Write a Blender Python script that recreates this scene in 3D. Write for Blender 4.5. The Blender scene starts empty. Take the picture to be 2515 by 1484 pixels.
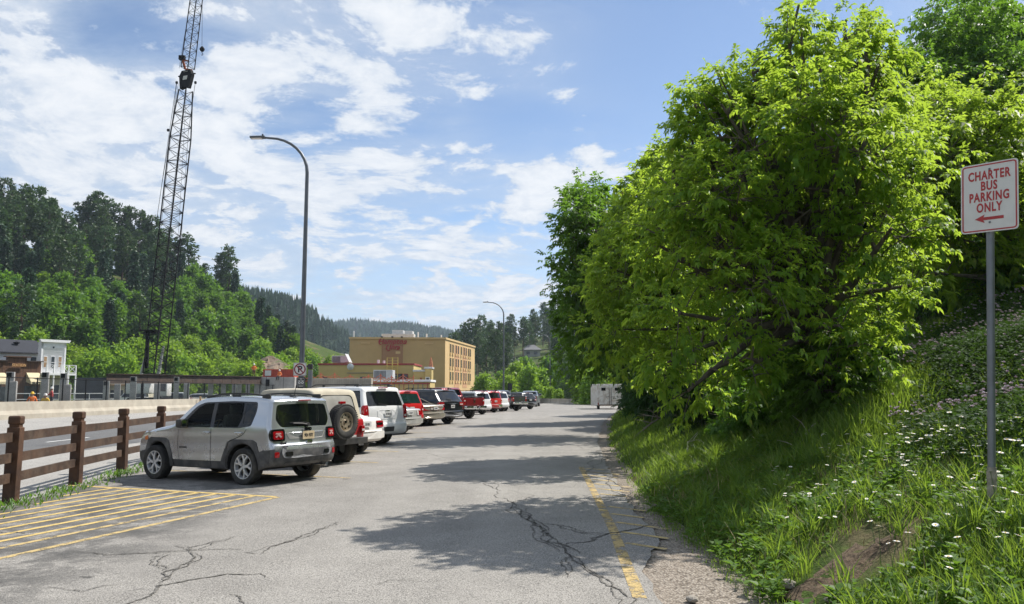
import bpy, bmesh, math, random
import numpy as np
from mathutils import Vector, Matrix
from mathutils.geometry import delaunay_2d_cdt

SC = bpy.context.scene
COL = SC.collection
R = math.radians
rng = np.random.default_rng(7)
random.seed(7)

# ------------------------------------------------------------------ camera
FPX, CX, CY = 1969.0, 1257.5, 742.0          # focal length and centre on a 2515 x 1484 grid
CAMH = 1.76
PITCH = math.atan(213.0 / FPX)
cam_d = bpy.data.cameras.new('camera')
cam = bpy.data.objects.new('camera', cam_d)
COL.objects.link(cam)
cam.location = (0, 0, CAMH)
cam.rotation_euler = (math.pi / 2 + PITCH, 0, 0)
cam_d.sensor_width = 36.0
cam_d.lens = 36.0 * FPX / 2515.0
cam_d.clip_end = 20000
SC.camera = cam
SC.render.resolution_x, SC.render.resolution_y = 1024, 604

# ------------------------------------------------------------------ light
SUN_EL = R(51.0)
SUN_AZ = math.atan2(0.85, 0.52)               # clockwise from +Y, seen from above
sd = Vector((math.sin(SUN_AZ) * math.cos(SUN_EL), math.cos(SUN_AZ) * math.cos(SUN_EL), math.sin(SUN_EL)))
sun_d = bpy.data.lights.new('sun', 'SUN')
sun_d.energy = 5.0
sun_d.angle = R(0.5)
sun_d.color = (1.0, 0.95, 0.87)
sun = bpy.data.objects.new('sun', sun_d)
COL.objects.link(sun)
sun.rotation_euler = (-sd).to_track_quat('-Z', 'Y').to_euler()

SC.view_settings.view_transform = 'Standard'
SC.view_settings.look = 'None'
SC.view_settings.exposure = 0.42
SC.view_settings.gamma = 1.0
SC.cycles.max_bounces = 6
SC.cycles.transparent_max_bounces = 12
SC.cycles.use_denoising = True
SC.cycles.caustics_reflective = False
SC.cycles.caustics_refractive = False

# ------------------------------------------------------------------ node helpers
class NT:
    """small wrapper for building node trees"""
    def __init__(self, tree):
        self.t = tree
        self.n = tree.nodes
        self.l = tree.links
    def node(self, typ, **kw):
        nd = self.n.new(typ)
        for k, v in kw.items():
            setattr(nd, k, v)
        return nd
    def set(self, sock, v):
        if hasattr(v, 'is_linked') or isinstance(v, bpy.types.NodeSocket):
            self.l.new(v, sock)
        else:
            try:
                sock.default_value = v
            except Exception:
                sock.default_value = (v, v, v)
    def math(self, op, a, b=0.0, c=None, clamp=False):
        nd = self.n.new('ShaderNodeMath'); nd.operation = op; nd.use_clamp = clamp
        self.set(nd.inputs[0], a); self.set(nd.inputs[1], b)
        if c is not None: self.set(nd.inputs[2], c)
        return nd.outputs[0]
    def vmath(self, op, a, b=(0, 0, 0)):
        nd = self.n.new('ShaderNodeVectorMath'); nd.operation = op
        self.set(nd.inputs[0], a)
        if op == 'SCALE': self.set(nd.inputs['Scale'], b)
        else: self.set(nd.inputs[1], b)
        return nd.outputs[0]
    def noise(self, vec, scale=5.0, detail=4.0, rough=0.55, dist=0.0, col=False):
        nd = self.n.new('ShaderNodeTexNoise')
        if vec is not None: self.l.new(vec, nd.inputs['Vector'])
        nd.inputs['Scale'].default_value = scale; nd.inputs['Detail'].default_value = detail
        nd.inputs['Roughness'].default_value = rough; nd.inputs['Distortion'].default_value = dist
        return nd.outputs['Color' if col else 'Fac']
    def voronoi(self, vec, scale, feature='F1', out='Distance', rnd=1.0):
        nd = self.n.new('ShaderNodeTexVoronoi'); nd.feature = feature
        if vec is not None: self.l.new(vec, nd.inputs['Vector'])
        nd.inputs['Scale'].default_value = scale
        nd.inputs['Randomness'].default_value = rnd
        return nd.outputs[out]
    def ramp(self, fac, a, b, smooth=True, o0=0.0, o1=1.0):
        nd = self.n.new('ShaderNodeMapRange'); nd.interpolation_type = 'SMOOTHSTEP' if smooth else 'LINEAR'
        self.set(nd.inputs['Value'], fac)
        self.set(nd.inputs['From Min'], a); self.set(nd.inputs['From Max'], b)
        self.set(nd.inputs['To Min'], o0); self.set(nd.inputs['To Max'], o1)
        return nd.outputs[0]
    def mix(self, fac, a, b):
        nd = self.n.new('ShaderNodeMix'); nd.data_type = 'RGBA'
        self.set(nd.inputs[0], fac)
        for s, v in ((nd.inputs[6], a), (nd.inputs[7], b)):
            if isinstance(v, (tuple, list)):
                s.default_value = (v[0], v[1], v[2], 1.0)
            else:
                self.l.new(v, s)
        return nd.outputs[2]
    def sep(self, v):
        nd = self.n.new('ShaderNodeSeparateXYZ'); self.l.new(v, nd.inputs[0]); return nd.outputs
    def comb(self, x, y, z):
        nd = self.n.new('ShaderNodeCombineXYZ')
        for s, v in zip(nd.inputs, (x, y, z)): self.set(s, v)
        return nd.outputs[0]

# ------------------------------------------------------------------ sky: physical sky with a layer of cloud
world = bpy.data.worlds.new('World')
SC.world = world
world.use_nodes = True
T = NT(world.node_tree)
T.n.clear()
sky = T.node('ShaderNodeTexSky', sky_type='NISHITA')
sky.sun_disc = False
sky.sun_elevation = SUN_EL
sky.sun_rotation = SUN_AZ
sky.altitude = 1400
sky.air_density = 1.0
sky.dust_density = 0.6
sky.ozone_density = 1.6
hs = T.node('ShaderNodeHueSaturation'); hs.inputs['Saturation'].default_value = 1.0
hs.inputs['Value'].default_value = 1.0
T.l.new(sky.outputs[0], hs.inputs['Color'])
tc = T.node('ShaderNodeTexCoord')
dx, dy, dz = T.sep(tc.outputs['Generated'])
zz = T.math('MAXIMUM', dz, 0.0)
den = T.math('ADD', zz, 0.17)
px = T.math('DIVIDE', dx, den); py = T.math('DIVIDE', dy, den)
pv = T.comb(px, py, 0.37)
az = T.math('ARCTAN2', dx, dy); el = T.math('ARCSINE', dz)
def blob(a0, e0, ra, re):
    u = T.math('DIVIDE', T.math('SUBTRACT', az, a0), ra)
    v = T.math('DIVIDE', T.math('SUBTRACT', el, e0), re)
    d = T.math('ADD', T.math('MULTIPLY', u, u), T.math('MULTIPLY', v, v))
    return T.ramp(d, 0.0, 1.0, o0=1.0, o1=0.0)
warp = T.noise(pv, 1.3, 3, 0.5, col=True)
pw = T.vmath('ADD', pv, T.vmath('SCALE', T.vmath('SUBTRACT', warp, (0.5, 0.5, 0.5)), 0.34))
big = T.noise(pw, 1.4, 3, 0.5)
mid = T.noise(pw, 5.6, 9, 0.62)
fine = T.noise(pw, 15.0, 6, 0.65)
clear = T.math('MAXIMUM', blob(0.27, 0.40, 0.27, 0.17), T.math('MULTIPLY', blob(0.02, 0.325, 0.10, 0.05), 0.6))
clear = T.math('MAXIMUM', clear, T.math('MULTIPLY', blob(-0.45, 0.40, 0.10, 0.05), 0.7))
bank = T.math('MAXIMUM', blob(-0.12, 0.43, 0.24, 0.17), T.math('MULTIPLY', blob(0.07, 0.255, 0.16, 0.10), 1.1))
bank = T.math('MAXIMUM', bank, T.math('MULTIPLY', blob(-0.55, 0.28, 0.25, 0.16), 0.7))
cov = T.math('ADD', T.math('MULTIPLY', big, 0.40), T.math('MULTIPLY', mid, 0.60))
cov = T.math('ADD', cov, T.math('MULTIPLY', T.math('SUBTRACT', fine, 0.5), 0.26))
cell = T.voronoi(pw, 7.5, 'SMOOTH_F1')
cov = T.math('ADD', cov, T.math('MULTIPLY', T.math('SUBTRACT', 0.42, cell), 0.16))
cov = T.math('SUBTRACT', cov, T.math('MULTIPLY', clear, 0.17))
cov = T.math('ADD', cov, T.math('MULTIPLY', bank, 0.055))
cov = T.math('ADD', cov, T.ramp(az, 0.22, -0.15, o0=0.0, o1=0.022))
cov = T.math('ADD', cov, T.ramp(el, 0.36, 0.13, o0=0.0, o1=0.045))
puff = T.ramp(cov, 0.478, 0.60)
veil_n = T.noise(T.vmath('MULTIPLY', pw, (0.7, 1.3, 1.0)), 2.2, 7, 0.62)
lowm = T.ramp(el, 0.02, 0.34, o0=1.0, o1=0.35)
leftm = T.ramp(az, -0.65, 0.10, o0=1.0, o1=0.30)
veil = T.math('MULTIPLY', T.ramp(veil_n, 0.30, 0.60), T.math('MAXIMUM', lowm, leftm))
veil = T.math('MULTIPLY', veil, T.math('SUBTRACT', 1.0, T.math('MULTIPLY', clear, 0.92)))
veil = T.math('MULTIPLY', veil, 0.95)
hor = T.ramp(el, 0.0, 0.22, o0=0.85, o1=0.0)
alpha = T.math('MAXIMUM', puff, veil)
alpha = T.math('MAXIMUM', alpha, hor)
shade = T.ramp(T.math('ADD', T.math('MULTIPLY', fine, 0.35), T.math('MULTIPLY', cov, 0.9)), 0.50, 0.90)
cc = T.mix(shade, (0.60, 0.68, 0.80), (0.93, 0.95, 0.98))
cc = T.mix(T.math('MULTIPLY', puff, 0.85), T.mix(shade, (0.56, 0.66, 0.80), (0.72, 0.79, 0.88)), cc)
bg1 = T.node('ShaderNodeBackground'); T.l.new(hs.outputs[0], bg1.inputs[0]); bg1.inputs[1].default_value = 0.118
bg2 = T.node('ShaderNodeBackground'); T.l.new(cc, bg2.inputs[0]); bg2.inputs[1].default_value = 0.77
mx = T.node('ShaderNodeMixShader'); T.l.new(alpha, mx.inputs[0])
T.l.new(bg1.outputs[0], mx.inputs[1]); T.l.new(bg2.outputs[0], mx.inputs[2])
wo = T.node('ShaderNodeOutputWorld'); T.l.new(mx.outputs[0], wo.inputs[0])

# ------------------------------------------------------------------ picture grid -> world points
def ray(u, v):
    c, s = math.cos(PITCH), math.sin(PITCH)
    yy = FPX * c + (v - CY) * s
    return (u - CX) / yy, (FPX * s - (v - CY) * c) / yy      # x/y , (z-h)/y
def at(u, v, Y):
    a, b = ray(u, v)
    return Vector((a * Y, Y, CAMH + b * Y))
def xat(u, Y):
    return ray(u, 900)[0] * Y
def zat(v, Y):
    return CAMH + ray(1257, v)[1] * Y

# ------------------------------------------------------------------ tagging
def tag(o, label=None, cat=None, group=None, kind=None):
    if label: o['label'] = label
    if cat: o['category'] = cat
    if group: o['group'] = group
    if kind: o['kind'] = kind
    return o
def empty(name, loc=(0, 0, 0), rz=0.0, label=None, cat=None, group=None, rot=None):
    o = bpy.data.objects.new(name, None)
    COL.objects.link(o)
    o.location = loc
    o.rotation_euler = rot if rot else (0, 0, rz)
    o.empty_display_size = 0.2
    return tag(o, label, cat, group)
def children(o):
    return [c for c in list(o.children)]
def copy_tree(o, parent=None):
    c = o.copy(); COL.objects.link(c)
    if parent is not None: c.parent = parent
    for ch in children(o): copy_tree(ch, c)
    return c

# ------------------------------------------------------------------ mesh helpers
def link_mesh(name, verts, faces, mat, parent=None, smooth=False, midx=None, sharp=None, loc=None):
    me = bpy.data.meshes.new(name)
    me.from_pydata([tuple(v) for v in verts], [], faces)
    mats = mat if isinstance(mat, (list, tuple)) else [mat]
    for m in mats: me.materials.append(m)
    if midx is not None:
        me.polygons.foreach_set('material_index', midx)
    if smooth:
        me.polygons.foreach_set('use_smooth', [True] * len(me.polygons))
        if sharp is not None:
            bm = bmesh.new(); bm.from_mesh(me)
            for e in bm.edges:
                if len(e.link_faces) == 2 and e.calc_face_angle(0) > sharp: e.smooth = False
            bm.to_mesh(me); bm.free()
    me.update()
    o = bpy.data.objects.new(name, me)
    COL.objects.link(o)
    if parent is not None: o.parent = parent
    if loc is not None: o.location = loc
    return o

class MB:
    def __init__(self):
        self.v = []; self.f = []; self.m = []
    def add(self, vs, fs, mi=0):
        k = len(self.v)
        self.v.extend([tuple(p) for p in vs])
        for f in fs:
            self.f.append(tuple(i + k for i in f)); self.m.append(mi)
        return self
    def box(self, c, s, rz=0.0, mi=0, M=None):
        hx, hy, hz = s[0] / 2, s[1] / 2, s[2] / 2
        vs = [Vector((a * hx, b * hy, d * hz)) for a in (-1, 1) for b in (-1, 1) for d in (-1, 1)]
        if M is None: M = Matrix.Rotation(rz, 3, 'Z')
        vs = [M @ p + Vector(c) for p in vs]
        return self.add(vs, [(0, 1, 3, 2), (4, 6, 7, 5), (0, 4, 5, 1), (2, 3, 7, 6), (0, 2, 6, 4), (1, 5, 7, 3)], mi)
    def bbox(self, c, s, b=0.01, rz=0.0, mi=0, M=None):
        """box with bevelled edges"""
        bm = bmesh.new()
        bmesh.ops.create_cube(bm, size=1.0)
        for p in bm.verts: p.co = Vector((p.co.x * s[0], p.co.y * s[1], p.co.z * s[2]))
        bmesh.ops.bevel(bm, geom=bm.edges[:], offset=b, segments=2, profile=0.5, affect='EDGES')
        if M is None: M = Matrix.Rotation(rz, 3, 'Z')
        bm.verts.index_update()
        vs = [M @ p.co + Vector(c) for p in bm.verts]
        fs = [tuple(q.index for q in f.verts) for f in bm.faces]
        bm.free()
        return self.add(vs, fs, mi)
    def bar(self, p0, p1, w, h=None, mi=0, up=(0, 0, 1)):
        p0 = Vector(p0); p1 = Vector(p1); h = h or w
        d = (p1 - p0)
        L = d.length
        if L < 1e-6: return self
        d.normalize(); upv = Vector(up)
        if abs(d.dot(upv)) > 0.98: upv = Vector((0, 1, 0)) if abs(d.y) < 0.9 else Vector((1, 0, 0))
        s = d.cross(upv).normalized(); t = s.cross(d).normalized()
        M = Matrix((d, s, t)).transposed()
        return self.box((p0 + p1) / 2, (L, w, h), M=M, mi=mi)
    def tube(self, pts, rad, n=6, mi=0, cap=True):
        pts = [Vector(p) for p in pts]
        if not isinstance(rad, (list, tuple)): rad = [rad] * len(pts)
        vs = []; fs = []
        prev = None
        for i, p in enumerate(pts):
            d = (pts[min(i + 1, len(pts) - 1)] - pts[max(i - 1, 0)])
            if d.length < 1e-9: d = Vector((0, 0, 1))
            d.normalize()
            if prev is None:
                a = Vector((0, 0, 1)) if abs(d.z) < 0.9 else Vector((1, 0, 0))
                s = d.cross(a).normalized()
            else:
                s = (prev - d * prev.dot(d))
                s = s.normalized() if s.length > 1e-6 else d.orthogonal().normalized()
            prev = s
            t = d.cross(s)
            for k in range(n):
                an = 2 * math.pi * k / n
                vs.append(p + (s * math.cos(an) + t * math.sin(an)) * rad[i])
        for i in range(len(pts) - 1):
            for k in range(n):
                a = i * n + k; b = i * n + (k + 1) % n
                fs.append((a, b, b + n, a + n))
        if cap:
            fs.append(tuple(range(n - 1, -1, -1)))
            fs.append(tuple(range((len(pts) - 1) * n, len(pts) * n)))
        return self.add(vs, fs, mi)
    def lathe(self, prof, n=24, axis='Z', c=(0, 0, 0), mi=0, closed=False):
        vs = []; fs = []
        for (r, z) in prof:
            for k in range(n):
                a = 2 * math.pi * k / n
                x, y = r * math.cos(a), r * math.sin(a)
                if axis == 'Z': p = (x, y, z)
                elif axis == 'Y': p = (x, z, y)
                else: p = (z, x, y)
                vs.append((p[0] + c[0], p[1] + c[1], p[2] + c[2]))
        m = len(prof)
        for i in range(m if closed else m - 1):
            j = (i + 1) % m
            for k in range(n):
                k2 = (k + 1) % n
                q = (i * n + k, i * n + k2, j * n + k2, j * n + k)
                fs.append(q if axis != 'Y' else q[::-1])
        return self.add(vs, fs, mi)
    def prism(self, poly, d, mi=0, fr=None):
        """polygon (a,b) extruded by d along the third axis of frame fr = (origin, A, B)"""
        o, A, B = [Vector(q) for q in (fr or ((0, 0, 0), (1, 0, 0), (0, 1, 0)))]
        Nn = A.cross(B).normalized()
        n = len(poly)
        vs = [o + A * p[0] + B * p[1] for p in poly] + [o + A * p[0] + B * p[1] + Nn * d for p in poly]
        fs = [tuple(range(n - 1, -1, -1)), tuple(range(n, 2 * n))]
        for i in range(n):
            j = (i + 1) % n
            fs.append((i, j, j + n, i + n))
        return self.add(vs, fs, mi)
    def build(self, name, mat, parent=None, smooth=False, sharp=R(40), loc=None):
        mats = mat if isinstance(mat, (list, tuple)) else [mat]
        return link_mesh(name, self.v, self.f, mats, parent, smooth, self.m if len(mats) > 1 else None, sharp if smooth else None, loc)

def quads_obj(name, V, nv, mat, parent=None, smooth=False):
    """V: (N, nv, 3) array: N separate faces of nv corners, built at once"""
    N = V.shape[0]
    me = bpy.data.meshes.new(name)
    me.vertices.add(N * nv)
    me.vertices.foreach_set('co', np.ascontiguousarray(V, dtype=np.float32).reshape(-1))
    me.loops.add(N * nv)
    me.loops.foreach_set('vertex_index', np.arange(N * nv, dtype=np.int32))
    me.polygons.add(N)
    me.polygons.foreach_set('loop_start', np.arange(0, N * nv, nv, dtype=np.int32))
    me.polygons.foreach_set('loop_total', np.full(N, nv, dtype=np.int32))
    me.materials.append(mat)
    me.update(calc_edges=True)
    o = bpy.data.objects.new(name, me)
    COL.objects.link(o)
    if parent is not None: o.parent = parent
    return o

def text_obj(name, s, size, mat, parent=None, loc=(0, 0, 0), rot=(0, 0, 0), ext=0.003, sx=1.0, shear=0.0, bold=0.0, align='CENTER', spacing=1.0):
    cu = bpy.data.curves.new(name, 'FONT')
    cu.body = s; cu.size = size; cu.align_x = align; cu.align_y = 'CENTER'
    cu.extrude = ext; cu.shear = shear; cu.offset = bold; cu.space_character = spacing
    cu.resolution_u = 3
    cu.materials.append(mat)
    tmp = bpy.data.objects.new('lettering_curve', cu)
    COL.objects.link(tmp)
    bpy.context.view_layer.update()
    me = bpy.data.meshes.new_from_object(tmp.evaluated_get(bpy.context.evaluated_depsgraph_get()))
    bpy.data.objects.remove(tmp); bpy.data.curves.remove(cu)
    me.name = name
    if not me.materials: me.materials.append(mat)
    o = bpy.data.objects.new(name, me)
    COL.objects.link(o)
    o.location = loc; o.rotation_euler = rot; o.scale = (sx, 1, 1)
    if parent is not None: o.parent = parent
    return o

# ------------------------------------------------------------------ materials
_mats = {}
def new_mat(name):
    m = bpy.data.materials.new(name); m.use_nodes = True
    t = NT(m.node_tree)
    b = t.n['Principled BSDF']
    return m, t, b
def pm(name, base, rough=0.6, metal=0.0, var=0.18, scale=4.0, bump=0.0, bscale=40.0, coat=0.0, spec=0.5, dirt=None, dirt_amt=0.0, dscale=2.0, space='Object'):
    """plain surface with procedural variation of tone, roughness and relief"""
    if name in _mats: return _mats[name]
    m, t, b = new_mat(name)
    tcn = t.node('ShaderNodeTexCoord')
    co = tcn.outputs[space]
    n = t.noise(co, scale, 5, 0.6)
    lo = tuple(c * (1 - var) for c in base); hi = tuple(min(1.0, c * (1 + var)) for c in base)
    c = t.mix(t.ramp(n, 0.3, 0.7), lo, hi)
    if dirt is not None:
        dn = t.noise(co, dscale, 6, 0.65)
        c = t.mix(t.math('MULTIPLY', t.ramp(dn, 0.42, 0.68), dirt_amt), c, dirt)
    t.l.new(c, b.inputs['Base Color'])
    b.inputs['Metallic'].default_value = metal
    t.l.new(t.ramp(n, 0.2, 0.8, o0=max(0, rough - 0.06), o1=min(1, rough + 0.06)), b.inputs['Roughness'])
    b.inputs['Coat Weight'].default_value = coat
    b.inputs['Coat Roughness'].default_value = 0.04
    b.inputs['Specular IOR Level'].default_value = spec
    if bump > 0:
        bn = t.node('ShaderNodeBump'); bn.inputs['Strength'].default_value = bump; bn.inputs['Distance'].default_value = 0.02
        t.l.new(t.noise(co, bscale, 5, 0.6), bn.inputs['Height'])
        t.l.new(bn.outputs[0], b.inputs['Normal'])
    _mats[name] = m
    return m
# ------------------------------------------------------------------ the lie of the land
XF = np.array([(-60, 2.2), (6, 2.1), (12, 2.0), (17.8, 2.5), (25.7, 3.1), (33, 4.0), (41, 4.9), (60, 7.6), (80, 12.2), (110, 21), (160, 42), (400, 160), (4000, 2000)])
def xf(y): return np.interp(y, XF[:, 0], XF[:, 1])
def zroad(x, y):
    return -0.006 * np.clip(np.asarray(y) - 40, 0, 100) - 0.014 * np.clip(-np.asarray(x) - 3.5, 0, 5.5)
def sstep(a, b, x):
    t = np.clip((x - a) / (b - a), 0, 1); return t * t * (3 - 2 * t)
def lump(x, y):
    return 0.5 * np.sin(x * 0.9 + 1.3 * np.sin(y * 0.5)) * np.sin(y * 0.8 + 0.6) + 0.3 * np.sin(x * 2.3 + y * 1.7)
def hill_left(x, y):
    s = -0.908 * (x + 80) + 0.419 * (y - 125)
    cap = np.interp(y, [0, 200, 235, 262, 290, 3000], [46, 46, 42, 26, 0, 0])
    z = np.minimum(0.43 * np.maximum(s, 0), cap + 0.05 * np.maximum(s, 0))
    return (z + sstep(5, 40, s) * 1.3 * np.sin(x * 0.05) * np.sin(y * 0.06)) * (1 - sstep(250, 300, y))
def hill_right(x, y):
    return np.clip((y - 215) * 0.13, 0, 30) * sstep(-66, 10, x) * (1 + 0.004 * np.clip(x, -50, 120)) * (1 - sstep(460, 640, y))
def zg(x, y):
    x = np.asarray(x, float); y = np.asarray(y, float)
    s = x - xf(y)
    z = zroad(x, y)
    sl = np.maximum(s, 0)
    rise = 0.38 * np.minimum(sl, 9) + 0.16 * np.clip(sl - 9, 0, 6) + 0.50 * np.clip(sl - 15, 0, 60)
    rise = rise * np.interp(y, [0, 100, 150, 3000], [1, 1, 0.0, 0.0])
    z = z + rise + np.clip(sl, 0, 1) * 0.10 * lump(x, y)
    left = x < -34.4
    z = np.where(left, -0.25, z)
    z = z + hill_left(x, y) + hill_right(x, y)
    return z
def in_paved(x, y):
    s = x - xf(y)
    return (s < 0.0) & (x > -34.2) & (y < 140) & (y > -30)

def graded(spans):
    out = []
    for a, b, st in spans:
        out += list(np.arange(a, b, st))
    out.append(spans[-1][1])
    return np.array(out)
gx = graded([(-4000, -1000, 500), (-1000, -300, 60), (-300, -36, 4), (-36, -33, 0.5), (-33, 0, 3), (0, 20, 0.4), (20, 40, 1), (40, 120, 4), (120, 400, 20), (400, 4000, 400)])
gy = graded([(-400, -40, 60), (-40, -4, 4), (-4, 40, 0.4), (40, 130, 2), (130, 330, 5), (330, 700, 20), (700, 6000, 400)])
GX, GY = np.meshgrid(gx, gy)
GZ = zg(GX, GY)
pav = in_paved(GX, GY)
GZ = np.where(pav, GZ - 0.25, GZ)
nx, ny = len(gx), len(gy)
V = np.stack([GX, GY, GZ], -1).reshape(-1, 3)
idx = np.arange(nx * ny).reshape(ny, nx)
F = np.stack([idx[:-1, :-1], idx[:-1, 1:], idx[1:, 1:], idx[1:, :-1]], -1).reshape(-1, 4)

m, t, b = new_mat('ground_soil')
geo = t.node('ShaderNodeNewGeometry'); P = geo.outputs['Position']
n1 = t.noise(P, 0.35, 6, 0.65); n2 = t.noise(P, 3.0, 6, 0.65); n3 = t.noise(P, 28.0, 4, 0.6)
c = t.mix(t.ramp(n2, 0.35, 0.65), (0.035, 0.060, 0.014), (0.075, 0.115, 0.025))
c = t.mix(t.ramp(n1, 0.50, 0.66), c, (0.15, 0.115, 0.07))
c = t.mix(t.math('MULTIPLY', t.ramp(n3, 0.5, 0.75), 0.5), c, (0.10, 0.075, 0.045))
t.l.new(c, b.inputs['Base Color']); b.inputs['Roughness'].default_value = 0.95
b.inputs['Specular IOR Level'].default_value = 0.1
bn = t.node('ShaderNodeBump'); bn.inputs['Strength'].default_value = 0.6; bn.inputs['Distance'].default_value = 0.05
t.l.new(n3, bn.inputs['Height']); t.l.new(bn.outputs[0], b.inputs['Normal'])
M_SOIL = m
ground = link_mesh('ground', V, [tuple(f) for f in F], M_SOIL, smooth=True)
tag(ground, 'grassy and earthy ground rising into hills on both sides of the road', None, kind='structure')

# ------------------------------------------------------------------ paving
def asphalt(name, c0, c1, speck, patch=True):
    m, t, b = new_mat(name)
    geo = t.node('ShaderNodeNewGeometry'); P = geo.outputs['Position']
    big = t.noise(P, 0.16, 5, 0.6); med = t.noise(P, 1.1, 6, 0.65); fin = t.noise(P, 42, 4, 0.75); st = t.voronoi(P, 90.0)
    c = t.mix(t.ramp(med, 0.25, 0.75), c0, c1)
    c = t.mix(t.math('MULTIPLY', t.ramp(big, 0.48, 0.70), 0.35), c, tuple(q * 0.72 for q in c0))
    c = t.mix(t.math('MULTIPLY', t.ramp(fin, 0.50, 0.64), 0.75), c, speck)
    c = t.mix(t.math('MULTIPLY', t.ramp(st, 0.50, 0.72), 0.65), c, (0.04, 0.038, 0.035))
    if patch:
        pc = t.sep(t.voronoi(t.vmath('ADD', P, t.vmath('SCALE', t.noise(P, 0.8, 4, 0.6, col=True), 1.6)), 0.16, out='Color'))
        c = t.mix(t.math('MULTIPLY', pc[0], 0.28), c, tuple(q * 0.62 for q in c0))
        sx, sy, sz = t.sep(P)
        trk = t.math('MULTIPLY', t.ramp(t.math('ABSOLUTE', t.math('SUBTRACT', t.math('ABSOLUTE', t.math('ADD', sx, 1.1)), 0.8)), 0.45, 0.1), t.noise(P, 0.5, 4, 0.6))
        c = t.mix(t.math('MULTIPLY', trk, 0.35), c, c1)
        oil = t.math('MULTIPLY', t.ramp(t.noise(P, 2.6, 3, 0.5), 0.66, 0.74), t.ramp(sx, -2.6, -3.6))
        c = t.mix(t.math('MULTIPLY', oil, 0.7), c, (0.04, 0.038, 0.036))
        stain = t.math('MULTIPLY', t.ramp(t.noise(P, 0.7, 6, 0.7), 0.50, 0.66), t.ramp(sx, -3.6, -4.8))
        c = t.mix(t.math('MULTIPLY', stain, 0.72), c, (0.055, 0.055, 0.056))
        st2 = t.math('MULTIPLY', t.math('MULTIPLY', t.ramp(sx, -3.4, -4.8), t.ramp(sy, 17.5, 14.0)), t.ramp(t.noise(P, 1.6, 6, 0.72), 0.40, 0.56))
        c = t.mix(t.math('MULTIPLY', st2, 0.72), c, (0.075, 0.073, 0.070))
        # fine crazing, only in worn places
        wp = t.vmath('ADD', P, t.vmath('SCALE', t.noise(P, 1.8, 3, 0.6, col=True), 0.35))
        ed = t.voronoi(wp, 3.2, 'DISTANCE_TO_EDGE')
        crz = t.math('MULTIPLY', t.ramp(ed, 0.0, 0.035, o0=1.0, o1=0.0), t.ramp(t.noise(P, 0.33, 4, 0.6), 0.58, 0.68))
        c = t.mix(t.math('MULTIPLY', crz, 0.7), c, (0.035, 0.033, 0.03))
    t.l.new(c, b.inputs['Base Color']); b.inputs['Roughness'].default_value = 0.88
    b.inputs['Specular IOR Level'].default_value = 0.25
    bn = t.node('ShaderNodeBump'); bn.inputs['Strength'].default_value = 0.55; bn.inputs['Distance'].default_value = 0.012
    t.l.new(t.math('ADD', fin, t.math('MULTIPLY', st, 0.7)), bn.inputs['Height']); t.l.new(bn.outputs[0], b.inputs['Normal'])
    return m
M_ASPH = asphalt('asphalt_grey', (0.265, 0.250, 0.230), (0.370, 0.350, 0.322), (0.55, 0.52, 0.47))
M_ASPHD = asphalt('asphalt_dark', (0.12, 0.12, 0.122), (0.16, 0.16, 0.16), (0.23, 0.23, 0.23), patch=False)
M_CONC = asphalt('pavement_concrete', (0.34, 0.325, 0.30), (0.43, 0.41, 0.38), (0.52, 0.50, 0.47), patch=False)
M_GRAV = None
m, t, b = new_mat('gravel')
geo = t.node('ShaderNodeNewGeometry'); P = geo.outputs['Position']
vd = t.voronoi(P, 42.0, out='Color'); vs_ = t.voronoi(P, 42.0)
vh = t.sep(vd)
c = t.mix(vh[0], (0.16, 0.13, 0.10), (0.40, 0.35, 0.295))
c = t.mix(t.ramp(vs_, 0.45, 0.8), c, (0.10, 0.08, 0.06))
c = t.mix(t.math('MULTIPLY', t.ramp(t.noise(P, 2.0, 5, 0.6), 0.45, 0.7), 0.5), c, (0.30, 0.25, 0.20))
t.l.new(c, b.inputs['Base Color']); b.inputs['Roughness'].default_value = 0.95
bn = t.node('ShaderNodeBump'); bn.inputs['Strength'].default_value = 0.8; bn.inputs['Distance'].default_value = 0.02; bn.invert = True
t.l.new(vs_, bn.inputs['Height']); t.l.new(bn.outputs[0], b.inputs['Normal'])
M_GRAV = m

def strip(name, ys, left, right, nsub, dz, mat, zfun=None, label=None, jag=0.0):
    """sheet of ground between two edges given as functions of y"""
    vs = []; fs = []
    zfun = zfun or zroad
    rj = np.random.default_rng(3)
    for y in ys:
        a, b_ = left(y), right(y)
        for k in range(nsub + 1):
            x = a + (b_ - a) * k / nsub
            if jag and k in (0, nsub): x += rj.normal(0, jag)
            vs.append((x, y, float(zfun(x, y)) + dz))
    for i in range(len(ys) - 1):
        for k in range(nsub):
            a = i * (nsub + 1) + k
            fs.append((a, a + 1, a + nsub + 2, a + nsub + 1))
    o = link_mesh(name, vs, fs, mat, smooth=True)
    return tag(o, label, None, kind='structure')

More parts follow.
